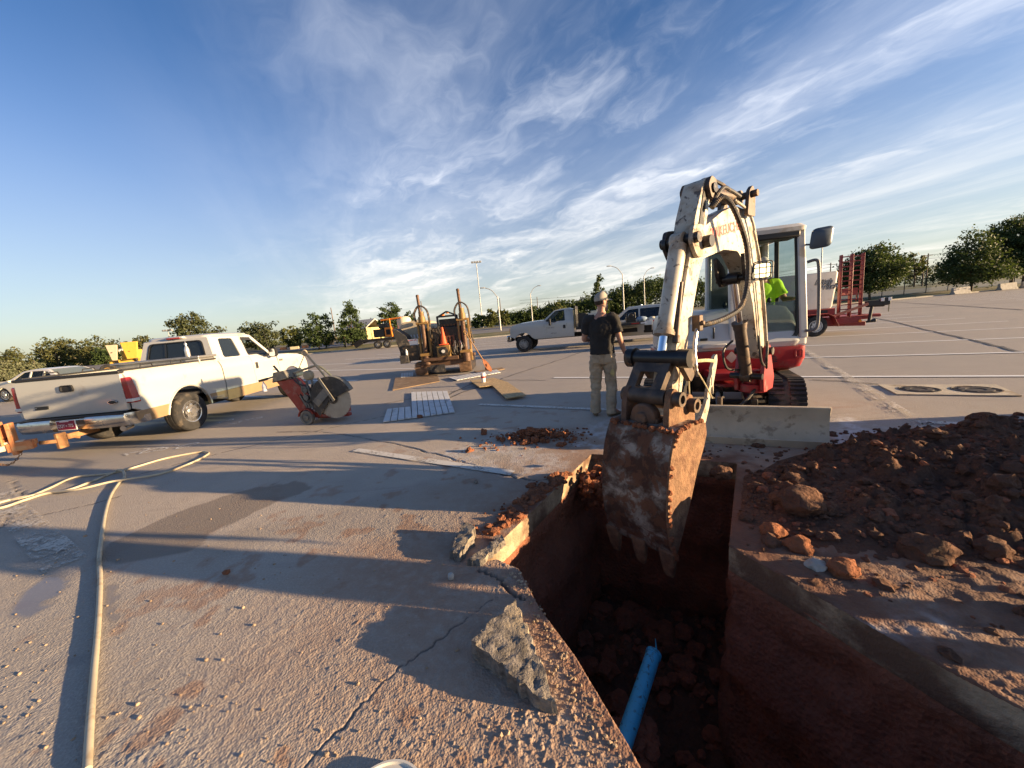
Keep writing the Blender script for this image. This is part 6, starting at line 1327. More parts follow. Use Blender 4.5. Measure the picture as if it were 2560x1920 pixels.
board('strand_board', [(1175, 957), (1235, 950), (1270, 962), (1316, 996), (1266, 1004), (1231, 970), (1199, 974)], .018, M_OSB, 'yellow strand board sheet cut to an L on the asphalt', .055)
board('wood_sheet', [(988, 946), (1093, 938), (1099, 955), (982, 977)], .02, mat('old_plywood', (.20, .13, .075), .85, var=.3, vs_=5, dirt=(.30, .22, .14), da=.4, ds=3), 'old brown plywood sheet under the drill rig left track', .008)
board('wood_sheet', [(1185, 930), (1255, 920), (1262, 924), (1200, 936)], .02, mat('old_plywood2', (.24, .16, .09), .85, var=.3, vs_=5), 'brown plywood strip under the drill rig right track', .010)
g = G(1210, 962); q = MB(); q.lathe([(.05, .0), (.065, .24), (.07, .24), (.07, .255), (0, .258)], (g.x, g.y, .075), n=18); CUP = q.build('drink_cup', M_PW, smooth=40, label='white drink cup standing on the yellow strand board', cat='cup')
q = MB(); q.tube([(g.x, g.y, .07+.12), (g.x, g.y, .07+.17)], [.0625, .0648], 18, caps=False); q.build('cup_band', M_REDP, CUP)

# ---------------------------------------------------------------- hose on the ground
M_HOSEW = mat('cream_hose', (.46, .40, .29), .6, var=.1, dirt=(.32, .24, .15), da=.3, ds=8)
zz = [(545, 1278), (560, 1180), (575, 1100), (590, 1000), (600, 900), (612, 830), (622, 700)]
P1 = [(222, 1935), (226, 1850), (232, 1760), (238, 1680), (245, 1600), (250, 1520), (252, 1450), (250, 1400), (256, 1345), (264, 1290), (277, 1245), (296, 1214), (312, 1196), (310, 1186), (298, 1183), (286, 1184), (235, 1205), (175, 1228), (115, 1238), (60, 1255), (10, 1272), (-60, 1285)]
q = MB(); pts = [G(x, y)+Vector((0, 0, .020)) for x, y in P1]; pts[14].z += .03; pts[13].z += .03; c = bez(pts, 6); q.tube(c, .015, 10); tag(q.build('water_hose', M_HOSEW, smooth=60), 'cream hose running down the asphalt to the bottom of the photo', 'hose')
P2 = [(-40, 1272), (40, 1250), (118, 1236), (200, 1233), (290, 1212), (400, 1188), (480, 1160), (521, 1138), (515, 1133), (498, 1133), (410, 1150), (290, 1184), (190, 1196), (120, 1226), (60, 1248), (-60, 1262)]
q = MB(); pts = [G(x, y)+Vector((0, 0, .019)) for x, y in P2]
for i in (10, 11, 12): pts[i].z += .0
for i in (3, 4): pts[i].z += .034
c = bez(pts, 6); q.tube(c, .014, 10); tag(q.build('water_hose', M_HOSEW, smooth=60), 'cream hose laid in a long flat loop behind the other hose', 'hose')

# ---------------------------------------------------------------- trailer tongue at the left edge
M_TRW = mat('cream_trailer_paint', (.58, .50, .38), .6, var=.1, dirt=(.45, .22, .10), da=.25, ds=5); M_TRO = mat('rusty_orange_paint', (.50, .20, .08), .75, var=.2, vs_=8, dirt=(.55, .34, .18), da=.4, ds=7)
T0 = PM @ Vector((-.06, -1.72, .42)); T1 = G(-150, 1235)+Vector((0, 0, .52)); T1 = Vector((-9.0, 4.75, .42)); td = (T1-T0).normalized(); tp = Vector((-td.y, td.x, 0)).normalized()
TT = empty('trailer_tongue', (T1.x, T1.y, 0), 0, 'rusty cream trailer tongue hitched to the pickup at the left edge', 'trailer')
q = MB(); q.bar(T0+td*.12, T0+td*.5, .11, .11, w1=.16, h1=.16); q.bar(T0+td*.5, T1, .16, .16, w1=.2, h1=.2); q.bar(T0+td*.6, T1+tp*.5, .12, .14); q.build('beam', M_TRW, TT, bevel=.012)
q = MB(); q.bar(T0, T0+td*.2, .10, .09); q.box(T0+td*.22+Vector((0, 0, .10)), (.05, .20, .50), Matrix.Rotation(math.atan2(td.y, td.x), 4, 'Z')); q.box(T0+td*.16-Vector((0, 0, .03)), (.26, .18, .14), Matrix.Rotation(math.atan2(td.y, td.x), 4, 'Z')); q.build('coupler', M_TRO, TT, bevel=.01)
q = MB(); q.plate([(-.10, 0), (.10, 0), (.10, .36), (-.10, .36)], lambda u, v, w_: T0+td*.30+tp*u+Vector((0, 0, .02+v))+td*w_, t=.02); q.build('jack_plate', M_TRO, TT, bevel=.004)
for u, v in ((-.06, .10), (.06, .10), (-.06, .30), (.06, .30)):
    q = MB(); q.lathe([(.014, 0), (.014, .01), (0, .01)], T0+td*.30+tp*u+Vector((0, 0, .02+v)), -td, 8); q.build('bolt', M_XB, TT)
c0, c1 = T0+td*.15-Vector((0, 0, .08)), T0+td*.55-Vector((0, 0, .06)); n_ = 17
for i in range(n_):
    t = i/(n_-1); p = c0.lerp(c1, t)-Vector((0, 0, .22*math.sin(math.pi*t))); e = ((c1-c0)+Vector((0, 0, -.7*math.cos(math.pi*t)))).normalized(); nn = tp if i % 2 else e.cross(tp)
    q = MB(); q.tube([p+e*.022*math.cos(k*.785)+nn*.014*math.sin(k*.785) for k in range(8)], .005, 5, closed=True); q.build('chain_link', M_RUSTH, TT)
q = MB(); q.lathe([(.035, 0), (.035, .02), (.02, .03), (0, .032)], T1-td*.12+tp*.0+Vector((0, 0, -.02))+tp*-.11, -tp, 16); q.build('marker_lamp', M_TAIL, TT, smooth=40)
HCo = T0+td*.95+Vector((0, 0, .26)); CO = empty('hose_coil', HCo, 0, 'coil of dark green hose hung on the trailer tongue', 'hose coil')
q = MB(); pts = []
ax1, ax2 = td*.8+tp*.6, Vector((0, 0, 1)); ax1.normalize(); ax3 = ax1.cross(ax2)
for i in range(14*7): 
    t = i/14*2*math.pi; r = .22+.06*math.sin(i*.21)+.012*math.sin(i*1.7); pts.append(HCo+ax1*math.cos(t)*r+ax2*math.sin(t)*r+ax3*(.05*math.sin(i*.9)+.0012*i-.05))
pts += [pts[-1]+td*-.2, pts[-1]+td*-.35+Vector((0, 0, .06))]
q.tube(pts, .016, 7); q.build('coiled_hose', mat('dark_green_hose', (.05, .065, .055), .5, var=.3), CO, smooth=60)
q = MB(); q.tube(bez([T0+td*.75+Vector((0, 0, .05)), T0+td*.80-tp*.15-Vector((0, 0, .2)), T0+td*1.0-tp*.3-Vector((0, 0, .42)), T0+td*1.3-tp*.5-Vector((0, 0, .44))], 8), .010, 7); q.build('loose_end', M_HOSEW, CO)
# white bucket lid at the very bottom of the photo
HH = G(985, 1903, .02)
q = MB(); q.lathe([(.150, 0), (.153, .012), (.150, .022), (.142, .022), (.138, .014), (.06, .016), (0, .018)], (HH.x, HH.y-.15, .008), n=48)
tag(q.build('bucket_lid', mat('white_plastic', (.62, .58, .50), .4, coat=.2, var=.03), smooth=35), 'round white plastic lid at the bottom edge of the photo', 'lid')
# ---------------------------------------------------------------- people
M_SKIN = mat('skin', (.42, .22, .15), .55, var=.10, vs_=9, dirt=(.36, .15, .10), da=.2, ds=9)
def voxel(o, s_, smooth=2, wr=0.0):
    r = o.modifiers.new('remesh', 'REMESH'); r.mode = 'VOXEL'; r.voxel_size = s_; r.use_smooth_shade = True
    if smooth: m = o.modifiers.new('smooth', 'SMOOTH'); m.factor = .5; m.iterations = smooth
    if wr:
        t = bpy.data.textures.get('folds') or bpy.data.textures.new('folds', 'CLOUDS'); t.noise_scale = .11; t.noise_depth = 2
        d = o.modifiers.new('folds', 'DISPLACE'); d.texture = t; d.strength = wr; d.mid_level = .5; d.texture_coords = 'LOCAL'
    return o
def ell(c, rx, ry, n=20, M=None, pw=2.0):
    out = []
    for k in range(n):
        t = 2*math.pi*k/n; x = math.copysign(abs(math.cos(t))**(2/pw), math.cos(t))*rx; y = math.copysign(abs(math.sin(t))**(2/pw), math.sin(t))*ry
        out.append(Vector((c[0]+x, c[1]+y, c[2])))
    return out
def limb(q, pts, rs, n=14, wr=0.0, seed=0, per=6):
    c = bez(pts, per); m = len(c); r_ = []
    for i in range(m):
        t = i/(m-1)*(len(rs)-1); k = min(int(t), len(rs)-2); f = t-k; r_.append(rs[k]*(1-f)+rs[k+1]*f + wr*mnoise.noise(Vector((i*.55+seed, seed*3.1, 0))))
    q.tube(c, r_, n)
def hand(q, w_, d, side, palm, curl=.5, s=1.0):
    """w_: wrist, d: pointing direction, palm: palm normal; five bent fingers"""
    d = Vector(d).normalized(); palm = (Vector(palm)-d*Vector(palm).dot(d)).normalized(); a = d.cross(palm).normalized()*side
    p = Vector(w_); q.loft([[p+d*k*s+a*math.cos(t*.628)*wx*s+palm*math.sin(t*.628)*wy*s for t in range(10)] for k, wx, wy in ((0, .026, .022), (.03, .036, .018), (.065, .042, .016), (.09, .040, .013))])
    for i, (off, L) in enumerate(((-.032, .068), (-.011, .078), (.011, .074), (.031, .058))):
        b_ = p+d*.085*s+a*off*s; e1 = d*math.cos(curl*.5)+palm*math.sin(curl*.5); e2 = d*math.cos(curl*1.4)+palm*math.sin(curl*1.4)
        q.tube([b_-d*.012*s, b_+e1*L*.45*s, b_+e1*L*.45*s+e2*L*.35*s, b_+e1*L*.45*s+e2*L*.35*s+palm*L*.12*s+e2*L*.1*s], [.0095*s, .009*s, .008*s, .006*s], 8)
    b_ = p+d*.025*s-a*.030*s; q.tube([b_, b_+(-a*.6+d*.7+palm*.3)*.035*s, b_+(-a*.5+d*.9+palm*.4)*.068*s], [.013*s, .010*s, .007*s], 8)
def head(q, c, s=1.0, M=None):
    """skull, jaw, nose, ears; faces +y"""
    M = M or Matrix(); c = Vector(c); T = lambda v: c+M.to_3x3() @ (Vector(v)*s)
    rg = []
    for z, rx, ry, yo in ((-.125, .030, .030, .045), (-.112, .045, .050, .030), (-.085, .060, .075, .012), (-.05, .069, .088, .0), (0, .075, .098, -.004), (.045, .076, .101, -.008), (.085, .066, .088, -.010), (.112, .042, .058, -.012), (.122, .012, .02, -.012)):
        rg.append([T((rx*math.cos(t*.3927), yo+ry*math.sin(t*.3927), z)) for t in range(16)])
    q.loft(rg)
    q.loft([[T((x*w_, .088+y, z)) for x, y in ((-1, 0), (0, p_), (1, 0), (0, -.02))] for z, w_, p_ in ((.025, .008, .008), (-.01, .011, .022), (-.032, .016, .026), (-.042, .012, .008))])
    q.tube([T((-.022, .086, -.066)), T((0, .094, -.066)), T((.022, .086, -.066))], [.006, .008, .006], 6)
    for sg in (-1, 1): q.loft([[T((sg*(.074+x), -.008+y*k, -.01+z*k)) for y, z in [(.018*math.cos(t*.785), .032*math.sin(t*.785)) for t in range(8)]] for x, k in ((-.01, .8), (.006, 1.0), (.016, .9))])
    q.tube([T((0, -.02, -.16)), T((0, -.012, -.08))], [.058*s, .055*s], 14)
def face_parts(E_, c, M, s=1.0, beard=None, glasses=True):
    c = Vector(c); T = lambda v: c+M.to_3x3() @ (Vector(v)*s)
    for sg in (-1, 1):
        q = MB(); q.rock(T((sg*.03, .080, .012)), (.012*s,)*3, .1, 2, 0); q.build('eye', M_PW, E_, smooth=60)
    if glasses:
        q = MB(); q.tube([T((-.078, .0, .016)), T((-.072, .06, .016)), T((-.05, .092, .014)), T((0, .104, .014)), T((.05, .092, .014)), T((.072, .06, .016)), T((.078, .0, .016))], .0045*s, 6)
        for sg in (-1, 1): q.loft([[T((sg*(.034+x), .100-.2*abs(x)+k, .008+z)) for x, z in [(.027*math.cos(t*.6283), .018*math.sin(t*.6283)) for t in range(10)]] for k in (0, .004)])
        q.build('sunglasses', M_BLK, E_, smooth=50)
    if beard:
        q = MB(); rg = []
        for z, rx, ry, yo in ((-.145, .028, .026, .055), (-.125, .045, .045, .042), (-.10, .062, .070, .026), (-.075, .069, .082, .012), (-.055, .073, .085, .004)):
            rg.append([T((rx*math.cos(R(a)), yo+ry*math.sin(R(a)), z)) for a in range(-10, 191, 10)]+[T((rx*.8*math.cos(R(a)), yo+ry*.8*math.sin(R(a)), z)) for a in range(190, -11, -10)])
        q.loft(rg); q.build('beard', beard, E_, smooth=60)
def cap(E_, c, M, m, s=1.0, name='cap'):
    c = Vector(c); T = lambda v: c+M.to_3x3() @ (Vector(v)*s); q = MB(); rg = []
    for z, rx, ry in ((.018, .084, .107), (.045, .086, .110), (.08, .081, .105), (.115, .066, .086), (.14, .042, .055), (.152, .012, .016)): rg.append([T((rx*math.cos(t*.2618), -.010+ry*math.sin(t*.2618), z+.012*math.sin(t*.2618))) for t in range(24)])
    q.loft(rg); o = q.build(name, m, E_, smooth=60)
    q = MB(); up, lo = [], []
    for i in range(13):
        a = R(18+144*i/12); x, y = .082*math.cos(a), .100*math.sin(a)-.01
        up.append([T((x, y, .034)), T((x*1.05, y+.05*math.sin(a), .030)), T((x*1.0, y+.085*math.sin(a)**1.5, .018-.006*abs(math.cos(a)))), T((x*1.0, y+.085*math.sin(a)**1.5, .014-.006*abs(math.cos(a)))), T((x*1.05, y+.05*math.sin(a), .026)), T((x, y, .030))])
    q.loft(up); q.build('cap_brim', m, o, smooth=60); return o
def person(loc, rz, label, J, mats, vox=.008, headrot=0.0, headtilt=0.0, beard=None, hat='cap', detail=True, group=None):
    """J: joints in the person's own frame, x right, y forward"""
    E_ = empty('person', loc, rz, label, 'person', group); B = Matrix.Translation(Vector(loc)) @ Matrix.Rotation(rz, 4, 'Z')
    V_ = lambda p: Vector(p)
    q = MB(B); J = {k: Vector(v) for k, v in J.items()}; HR = Matrix.Rotation(headrot, 4, 'Z') @ Matrix.Rotation(headtilt, 4, 'X')
    head(q, J['head'], 1.0, HR)
    tz = J['chest']; pv = J['pelvis']
    q.loft([ell(pv.lerp(tz, t), rx, ry) for t, rx, ry in ((-.15, .13, .10), (0, .15, .11), (.4, .14, .10), (.8, .17, .11), (1.0, .165, .10), (1.12, .10, .08), (1.22, .06, .06))])
    limb(q, [tz.lerp(J['head'], .15), tz.lerp(J['head'], .5), J['head']+Vector((0, -.01, -.08))], [.075, .06, .056])
    for sd_ in ('L', 'R'):
        s_ = J['sh'+sd_]; e = J['el'+sd_]; w_ = J['wr'+sd_]
        limb(q, [s_.lerp(tz, .3), s_, s_.lerp(e, .5), e, e.lerp(w_, .3), w_], [.06, .060, .050, .042, .044, .027])
        hand(q, w_, J['hd'+sd_]-w_, 1 if sd_ == 'R' else -1, J.get('pm'+sd_, Vector((-1 if sd_ == 'R' else 1, 0, 0))), .55)
        h = J['hip'+sd_]; k = J['kn'+sd_]; a = J['an'+sd_]; limb(q, [h, h.lerp(k, .5), k, k.lerp(a, .4), a], [.085, .075, .055, .055, .038]); limb(q, [a, a+(J['to'+sd_]-a)*.6, J['to'+sd_]], [.04, .04, .03])
    body = q.build('body', mats['skin'], E_, smooth=60); voxel(body, vox, 2)
    # trousers
    q = MB(B); q.loft([ell(pv+Vector((0, 0, z)), rx, ry, 22) for z, rx, ry in ((-.16, .15, .115), (-.06, .178, .132), (.02, .176, .128), (.08, .168, .122))])
    for i, sd_ in enumerate('LR'):
        h = J['hip'+sd_]; k = J['kn'+sd_]; a = J['an'+sd_]; limb(q, [h+Vector((0, 0, .02)), h.lerp(k, .5), k, k.lerp(a, .5), a+Vector((0, .005, .01)), a-Vector((0, 0, .055))], [.108, .100, .084, .080, .080, .086], 18, .009, 3.0+i*7, 9)
    tr = q.build('trousers', mats['trousers'], E_, smooth=60); voxel(tr, vox, 3, .045 if vox < .009 else .02)
    if detail:
        q = MB(B); pass
        for sx_ in (-.09, .09):
            q = MB(B); q.box(pv+Vector((sx_, -.128, -.07)), (.11, .012, .13))
            if J['pelvis'].z > .8: q.build('back_pocket', mats['trousers'], tr, bevel=.004)
    # shirt
    q = MB(B); dz = tz-pv
    q.loft([ell(pv+dz*t+Vector((0, yo, 0)), rx+.006*mnoise.noise(Vector((t*9, 1, 0))), ry, 24, pw=2.05) for t, rx, ry, yo in ((-.02, .192, .148, 0), (.10, .186, .144, 0), (.25, .178, .138, 0), (.45, .182, .136, 0), (.65, .196, .140, -.004), (.85, .192, .136, -.006), (.97, .172, .118, -.006), (1.05, .125, .095, -.004), (1.10, .088, .078, 0), (1.14, .072, .068, .004))])
    for i, sd_ in enumerate('LR'):
        s_ = J['sh'+sd_]; e = J['el'+sd_]; limb(q, [s_.lerp(tz, .45), s_, s_.lerp(e, .45), s_.lerp(e, .74)], [.088, .080, .074, .078], 18, .005, 5.0+i*3)
    sh = q.build('t_shirt', mats['shirt'], E_, smooth=60); voxel(sh, vox, 8, .035 if vox < .009 else .012)
    for sd_ in 'LR':
        a = J['an'+sd_]; t = J['to'+sd_]; f = (t-a); f.z = 0; f.normalize(); sx = Vector((f.y, -f.x, 0)); q = MB(B); rg = []
        for k, w_, hgt in ((-.075, .032, .09), (-.05, .042, .11), (0, .045, .105), (.06, .046, .080), (.12, .050, .062), (.17, .044, .050), (.20, .022, .035)):
            p = Vector((a.x, a.y, t.z-.03))+f*k; rg.append([p-sx*w_, p-sx*w_+Vector((0, 0, hgt*.6)), p-sx*w_*.55+Vector((0, 0, hgt)), p+sx*w_*.55+Vector((0, 0, hgt)), p+sx*w_+Vector((0, 0, hgt*.6)), p+sx*w_])
        q.loft(rg); q.build('boot', mats['boot'], E_, smooth=50, sub=1)
    hc = B @ J['head']; HB = B @ HR
    face_parts(E_, hc, HB, 1.0, beard, detail)
    q = MB(); rg = []
    T = lambda v: hc+HB.to_3x3() @ Vector(v)
    for z, rx, ry in ((-.05, .060, .086), (-.02, .076, .100), (.02, .080, .104), (.05, .081, .106)): rg.append([T((rx*math.cos(R(a)), -.012+ry*math.sin(R(a)), z)) for a in range(170, 371, 12)]+[T((rx*.85*math.cos(R(a)), -.012+ry*.85*math.sin(R(a)), z)) for a in range(370, 169, -12)])
    q.loft(rg); q.build('hair', mats['hair'], E_, smooth=60)
    cap(E_, hc, HB, mats['hat'])
    return E_
M_BLACKT = mat('black_cotton', (.022, .020, .019), .9, var=.25, vs_=5, bump=.3, bs=9); M_KHAKI = mat('khaki_cotton', (.38, .30, .205), .9, var=.18, vs_=6, bump=.5, bs=11, dirt=(.27, .20, .13), da=.25, ds=5)
M_BOOT = mat('tan_boot', (.20, .145, .09), .85, var=.2); M_HAIR = mat('dark_hair', (.05, .032, .02), .8); M_BEARD = mat('greying_beard', (.24, .20, .17), .9, var=.3, vs_=30); M_CAP = mat('grey_cap', (.36, .32, .27), .85, var=.15, vs_=9)
M_LIME = mat('lime_shirt', (.42, .80, .02), .8, var=.05); M_JEAN = mat('dark_trousers', (.03, .034, .042), .9, var=.2)
ML = G(1513, 1037)
def sc(d, k): return {a: tuple(x*(k if i == 2 else 1.0) for i, x in enumerate(v)) for a, v in d.items()}
STAND = dict(head=(.03, .035, 1.705), chest=(.01, -.005, 1.44), pelvis=(0, 0, .95), shL=(-.19, 0, 1.45), elL=(-.265, .02, 1.18), wrL=(-.16, .23, 1.13), hdL=(-.08, .32, 1.16), shR=(.20, -.005, 1.45), elR=(.275, -.03, 1.16), wrR=(.335, .06, .93), hdR=(.35, .10, .84),
             hipL=(-.095, 0, .90), knL=(-.12, .03, .50), anL=(-.145, -.03, .10), toL=(-.17, .13, .03), hipR=(.095, 0, .90), knR=(.115, .05, .50), anR=(.10, -.06, .10), toR=(.20, .06, .03))
man = person((ML.x, ML.y, 0), R(-20), 'man in black t-shirt, khaki trousers and grey cap standing with his back to us', sc(STAND, 1.045), dict(skin=M_SKIN, shirt=M_BLACKT, trousers=M_KHAKI, boot=M_BOOT, hair=M_HAIR, hat=M_CAP), .008, R(-58), 0, M_BEARD)
# torn pale patch on the right trouser leg
q = MB(Matrix.Translation(ML) @ Matrix.Rotation(R(-20), 4, 'Z')); q.rock((.15, -.085, .70), (.035, .02, .055), 1.1, 2, .5); q.build('glove', mat('yellow_glove', (.50, .40, .18), .9, var=.3), man)
# operator in the cab
SIT = dict(head=(0, .05, 1.30), chest=(0, -.01, 1.04), pelvis=(0, 0, .55), shL=(-.19, 0, 1.05), elL=(-.28, .10, .80), wrL=(-.28, .36, .80), hdL=(-.28, .46, .82), shR=(.19, 0, 1.05), elR=(.28, .10, .80), wrR=(.28, .36, .80), hdR=(.28, .46, .82),
           hipL=(-.10, .02, .52), knL=(-.16, .44, .55), anL=(-.16, .55, .12), toL=(-.17, .72, .05), hipR=(.10, .02, .52), knR=(.16, .44, .55), anR=(.16, .55, .12), toR=(.17, .72, .05), pmL=(0, 0, -1), pmR=(0, 0, -1))
op = HM @ Vector((.66, -.02, .0)); person((op.x, op.y, 1.28-.52), HRZ+math.pi, 'operator in a lime yellow shirt seated in the excavator cab', SIT, dict(skin=M_SKIN, shirt=M_LIME, trousers=M_JEAN, boot=M_BOOT, hair=M_HAIR, hat=M_PW), .010)
# far figure by the barriers, and a worker beside the heap whose shadow falls across the foreground
fp = G(866, 874); person((fp.x, fp.y, 0), R(160), 'distant person in grey work clothes standing by the barriers', STAND, dict(skin=M_SKIN, shirt=M_GREY, trousers=MATS['dark_trousers'], boot=M_BOOT, hair=M_HAIR, hat=M_HAIR), .02, detail=False)
person((3.45, 1.10, 0), R(75), 'worker in dark clothes standing beside the spoil heap', STAND, dict(skin=M_SKIN, shirt=M_BLACKT, trousers=M_JEAN, boot=M_BOOT, hair=M_HAIR, hat=M_CAP), .02, detail=False)
# ---------------------------------------------------------------- vacuum trailer at the right
DWO = G(2028, 841); DWA = R(-14); DW = empty('vacuum_trailer', DWO, DWA, 'white tank trailer with red frame and tall upright red ramps', 'trailer'); DM = Matrix.Translation(DWO) @ Matrix.Rotation(DWA, 4, 'Z')
M_DWW = mat('trailer_white', (.60, .55, .50), .5, var=.04, dirt=(.50, .42, .36), da=.15, ds=2); M_DWR = mat('trailer_red', (.23, .022, .022), .5, var=.12, dirt=(.22, .08, .06), da=.2, ds=4)
q = MB(DM); rg = []
for z, x0, x1 in ((1.02, -1.9, .62), (1.08, -1.95, .66), (1.9, -2.0, .76), (2.30, -2.0, .80), (2.36, -1.95, .76)): rg.append([(x, y, z) for x, y in rnd([(x0, 0), (x1, 0), (x1, 1.5), (x0, 1.5)], .08, 4)])
q.loft(rg); tk = q.build('tank_hood', M_DWW, DW, smooth=35)
for tx, x, z in (('Ditch', .03, 1.93), ('Witch', .13, 1.74)):
    Mx = DM @ Matrix.Translation((x, -.012, z)) @ Matrix.Rotation(R(90), 4, 'X')
    text_mesh(tx, .25, Mx, M_BLK, 'lettering', tk, .002, shear=.35, bold=.014); text_mesh(tx, .25, DM @ Matrix.Translation((x, -.018, z)) @ Matrix.Rotation(R(90), 4, 'X'), M_DWW, 'lettering_fill', tk, .002, shear=.35, bold=-.002)
q = MB(DM); q.box((-.6, .75, .86), (2.7, 1.5, .30)); bs = q.build('base_box', M_DWR, DW, bevel=.02)
q = MB(DM); q.box((.36, -.005, .90), (.26, .03, .10)); q.build('recess', M_BLK, bs); q = MB(DM); q.box((.21, -.006, .90), (.05, .03, .10)); q.build('lamp', M_LENSW, bs)
q = MB(DM); q.box((-1.1, -.006, .88), (.30, .02, .14)); q.build('label_plate', M_SIL, bs)
q = MB(DM); q.box((.2, .75, .58), (3.4, 1.3, .16)); q.bar((.5, .1, .42), (1.75, .1, .34), .14, .16); q.bar((.5, 1.3, .42), (1.75, 1.0, .34), .14, .16); q.build('frame', M_DWR, DW, bevel=.015)
for xx in (-.95, 0.0): wheel(DM @ Vector((xx, -.18, .39)), DM.to_3x3() @ Vector((0, -1, 0)), .39, .24, DW, 'alloy', .56, 8, mat('white_wheel', (.62, .60, .56), .5))
q = MB(DM); out = [(.72, .36), (.55, .74), (.35, .84), (-1.3, .84), (-1.5, .74), (-1.65, .36)]; q.loft([[(x, y, z), (x, y, z-.02)] for y in (0,) for x, z in out] if False else [[(x, -.34, z), (x, -.0, z), (x, -.0, z-.03), (x, -.34, z-.03)] for x, z in out]); q.build('fender', M_DWR, DW, bevel=.008)
q = MB(DM); q.box((.95, -.02, .50), (1.2, .12, .22)); fr = q.build('side_rail', M_DWR, DW, bevel=.012); q = MB(DM); q.lathe([(.05, 0), (.05, .02), (0, .02)], (1.5, -.085, .46), (0, -1, 0), 14); q.build('side_lamp', M_ORNG, fr)
def ramp(x, y):
    E2 = MB(DM); ld = []
    lean = R(1.5)
    for dx in (-.17, .17): E2.bar((x+dx, y, .62), (x+dx+.02, y+.05, 2.92), .055, .14, up=(0, 1, 0))
    o = E2.build('ramp', M_DWR, DW, bevel=.006)
    for i in range(13):
        q = MB(DM); q.box((x+.01, y+.02, .74+.175*i), (.30, .10, .035)); q.build('ramp_rung', M_DWR, o)
    return o
ramp(1.10, .15); ramp(1.50, .25)
q = MB(DM); q.bar((.7, -.02, .72), (1.75, -.05, 1.06), .05, .09); q.build('brace', mat('faded_red', (.42, .16, .10), .6, var=.15), DW, bevel=.006)
q = MB(DM); q.box((2.05, .05, 1.06), (.62, .22, .20)); q.tube([(1.75, .05, .98), (2.3, .05, .96)], .05, 10); q.box((2.3, .05, 1.10), (.24, .24, .26)); q.tube([(1.86, -.05, .95), (1.80, -.05, .40)], .05, 10); q.tube([(1.70, -.05, .40), (2.0, -.05, .44)], [.03, .07], 10); q.build('winch_jack', M_BLK, DW, bevel=.02)
q = MB(DM)
for x in (2.16, 2.38): q.box((x, -.08, 1.17), (.10, .03, .12))
q.build('winch_plate', M_PW, DW, bevel=.006)
q = MB(DM); q.tube([(2.38, -.05, 1.0), (2.37, -.06, .72)], .02, 6); q.build('hanging_strap', M_STRAP, DW)
q = MB(DM); q.bar((1.75, .4, .62), (2.35, .4, .60), .16, .12); q.bar((1.6, .4, .6), (2.35, .4, .6), .3, .1); q.build('tongue', M_DWR, DW, bevel=.01)

# ---------------------------------------------------------------- far flat trailer with tank
FTO = G(955, 871); FT = empty('flat_trailer', (FTO.x, FTO.y, 0), 0, 'far flat trailer carrying an orange machine and white tank', 'trailer')
TM = Matrix.Translation((FTO.x, FTO.y, 0)) @ Matrix.Rotation(R(-8), 4, 'Z')
q = MB(TM); q.box((.5, 1, 1.0), (5.6, 2.2, .28)); q.bar((-2.2, 0, 1.0), (-3.2, 0, .55), .2, .6); q.box((-2.9, 1, .8), (1.3, 2.2, .12), Matrix.Rotation(R(-12), 4, 'Y')); q.build('deck', M_DARK, FT, bevel=.03)
for x in (-.4, .7, 2.6): wheel(TM @ Vector((x, -.02, .45)), TM.to_3x3() @ Vector((0, -1, 0)), .45, .3, FT, 'alloy', .55, 6, M_STEELW, 24)
q = MB(TM); q.lathe([(.72, 0), (.80, .10), (.80, 1.75), (.70, 2.02), (.45, 2.15), (.2, 2.2), (0, 2.2)], (2.6, 1, 1.14), n=24); tag(q.build('white_tank', mat('cream_poly_tank', (.58, .52, .38), .5, var=.05), smooth=45), 'cream white upright tank on the far flat trailer', 'tank')
OM = empty('orange_machine', TM @ Vector((.9, .6, 1.14)), 0, 'orange and black machine standing on the far flat trailer', 'machine')
q = MB(TM); q.box((.95, .6, 1.75), (.85, .9, 1.05)); q.build('housing', M_ORNG, OM, bevel=.05); q = MB(TM); q.box((.95, .14, 1.75), (.5, .04, .6)); q.build('grille', M_DARK, OM); q = MB(TM); q.box((-.3, .8, 1.7), (1.3, .9, .9)); q.box((.2, .8, 2.5), (1.0, .6, .5)); q.build('engine', M_XB, OM, bevel=.06); q = MB(TM); q.tube([(1.4, .1, 1.2), (1.3, .1, 3.2)], .06, 8); q.tube([(.2, .3, 3.1), (2.6, .3, 3.2)], .09, 8); q.build('boom', M_ORNG, OM)

# ---------------------------------------------------------------- barriers, bins, shed, loader
def barrier(c, L, h, w_, rz, m, label, cat_='barrier', grp=None, name='road_barrier'):
    M = Matrix.Translation((c.x, c.y, 0)) @ Matrix.Rotation(rz, 4, 'Z'); q = MB(M)
    pr = [(-w_/2, 0), (w_/2, 0), (w_/2, h*.1), (w_*.24, h*.45), (w_*.18, h), (-w_*.18, h), (-w_*.24, h*.45), (-w_/2, h*.1)]
    q.loft([[(x, y, z) for y, z in pr] for x in (-L/2, L/2)]); return q.build(name, m, bevel=.03, label=label, cat=cat_, group=grp, loc=(c.x, c.y, 0))
M_BARG = mat('grey_barrier', (.36, .34, .31), .9, var=.15, vs_=3, dirt=(.22, .2, .17), da=.3, ds=2)
ORD = ['first', 'second', 'third', 'fourth', 'fifth', 'sixth', 'seventh']
for i, (px, py, wpx) in enumerate([(2146, 751, 33), (2200, 745, 33), (2258, 740, 35), (2320, 734, 37), (2384, 728, 40), (2450, 722, 43), (2545, 714, 58)]):
    g = G(px, py); c = Vector((g.x, min(g.y, 44.2), 0))
    barrier(c, 2.1, .78, .6, R(2), M_BARG, 'grey concrete barrier by the verge, %s from the vacuum trailer' % ORD[i], grp='concrete barriers along the verge', name='concrete_barrier')
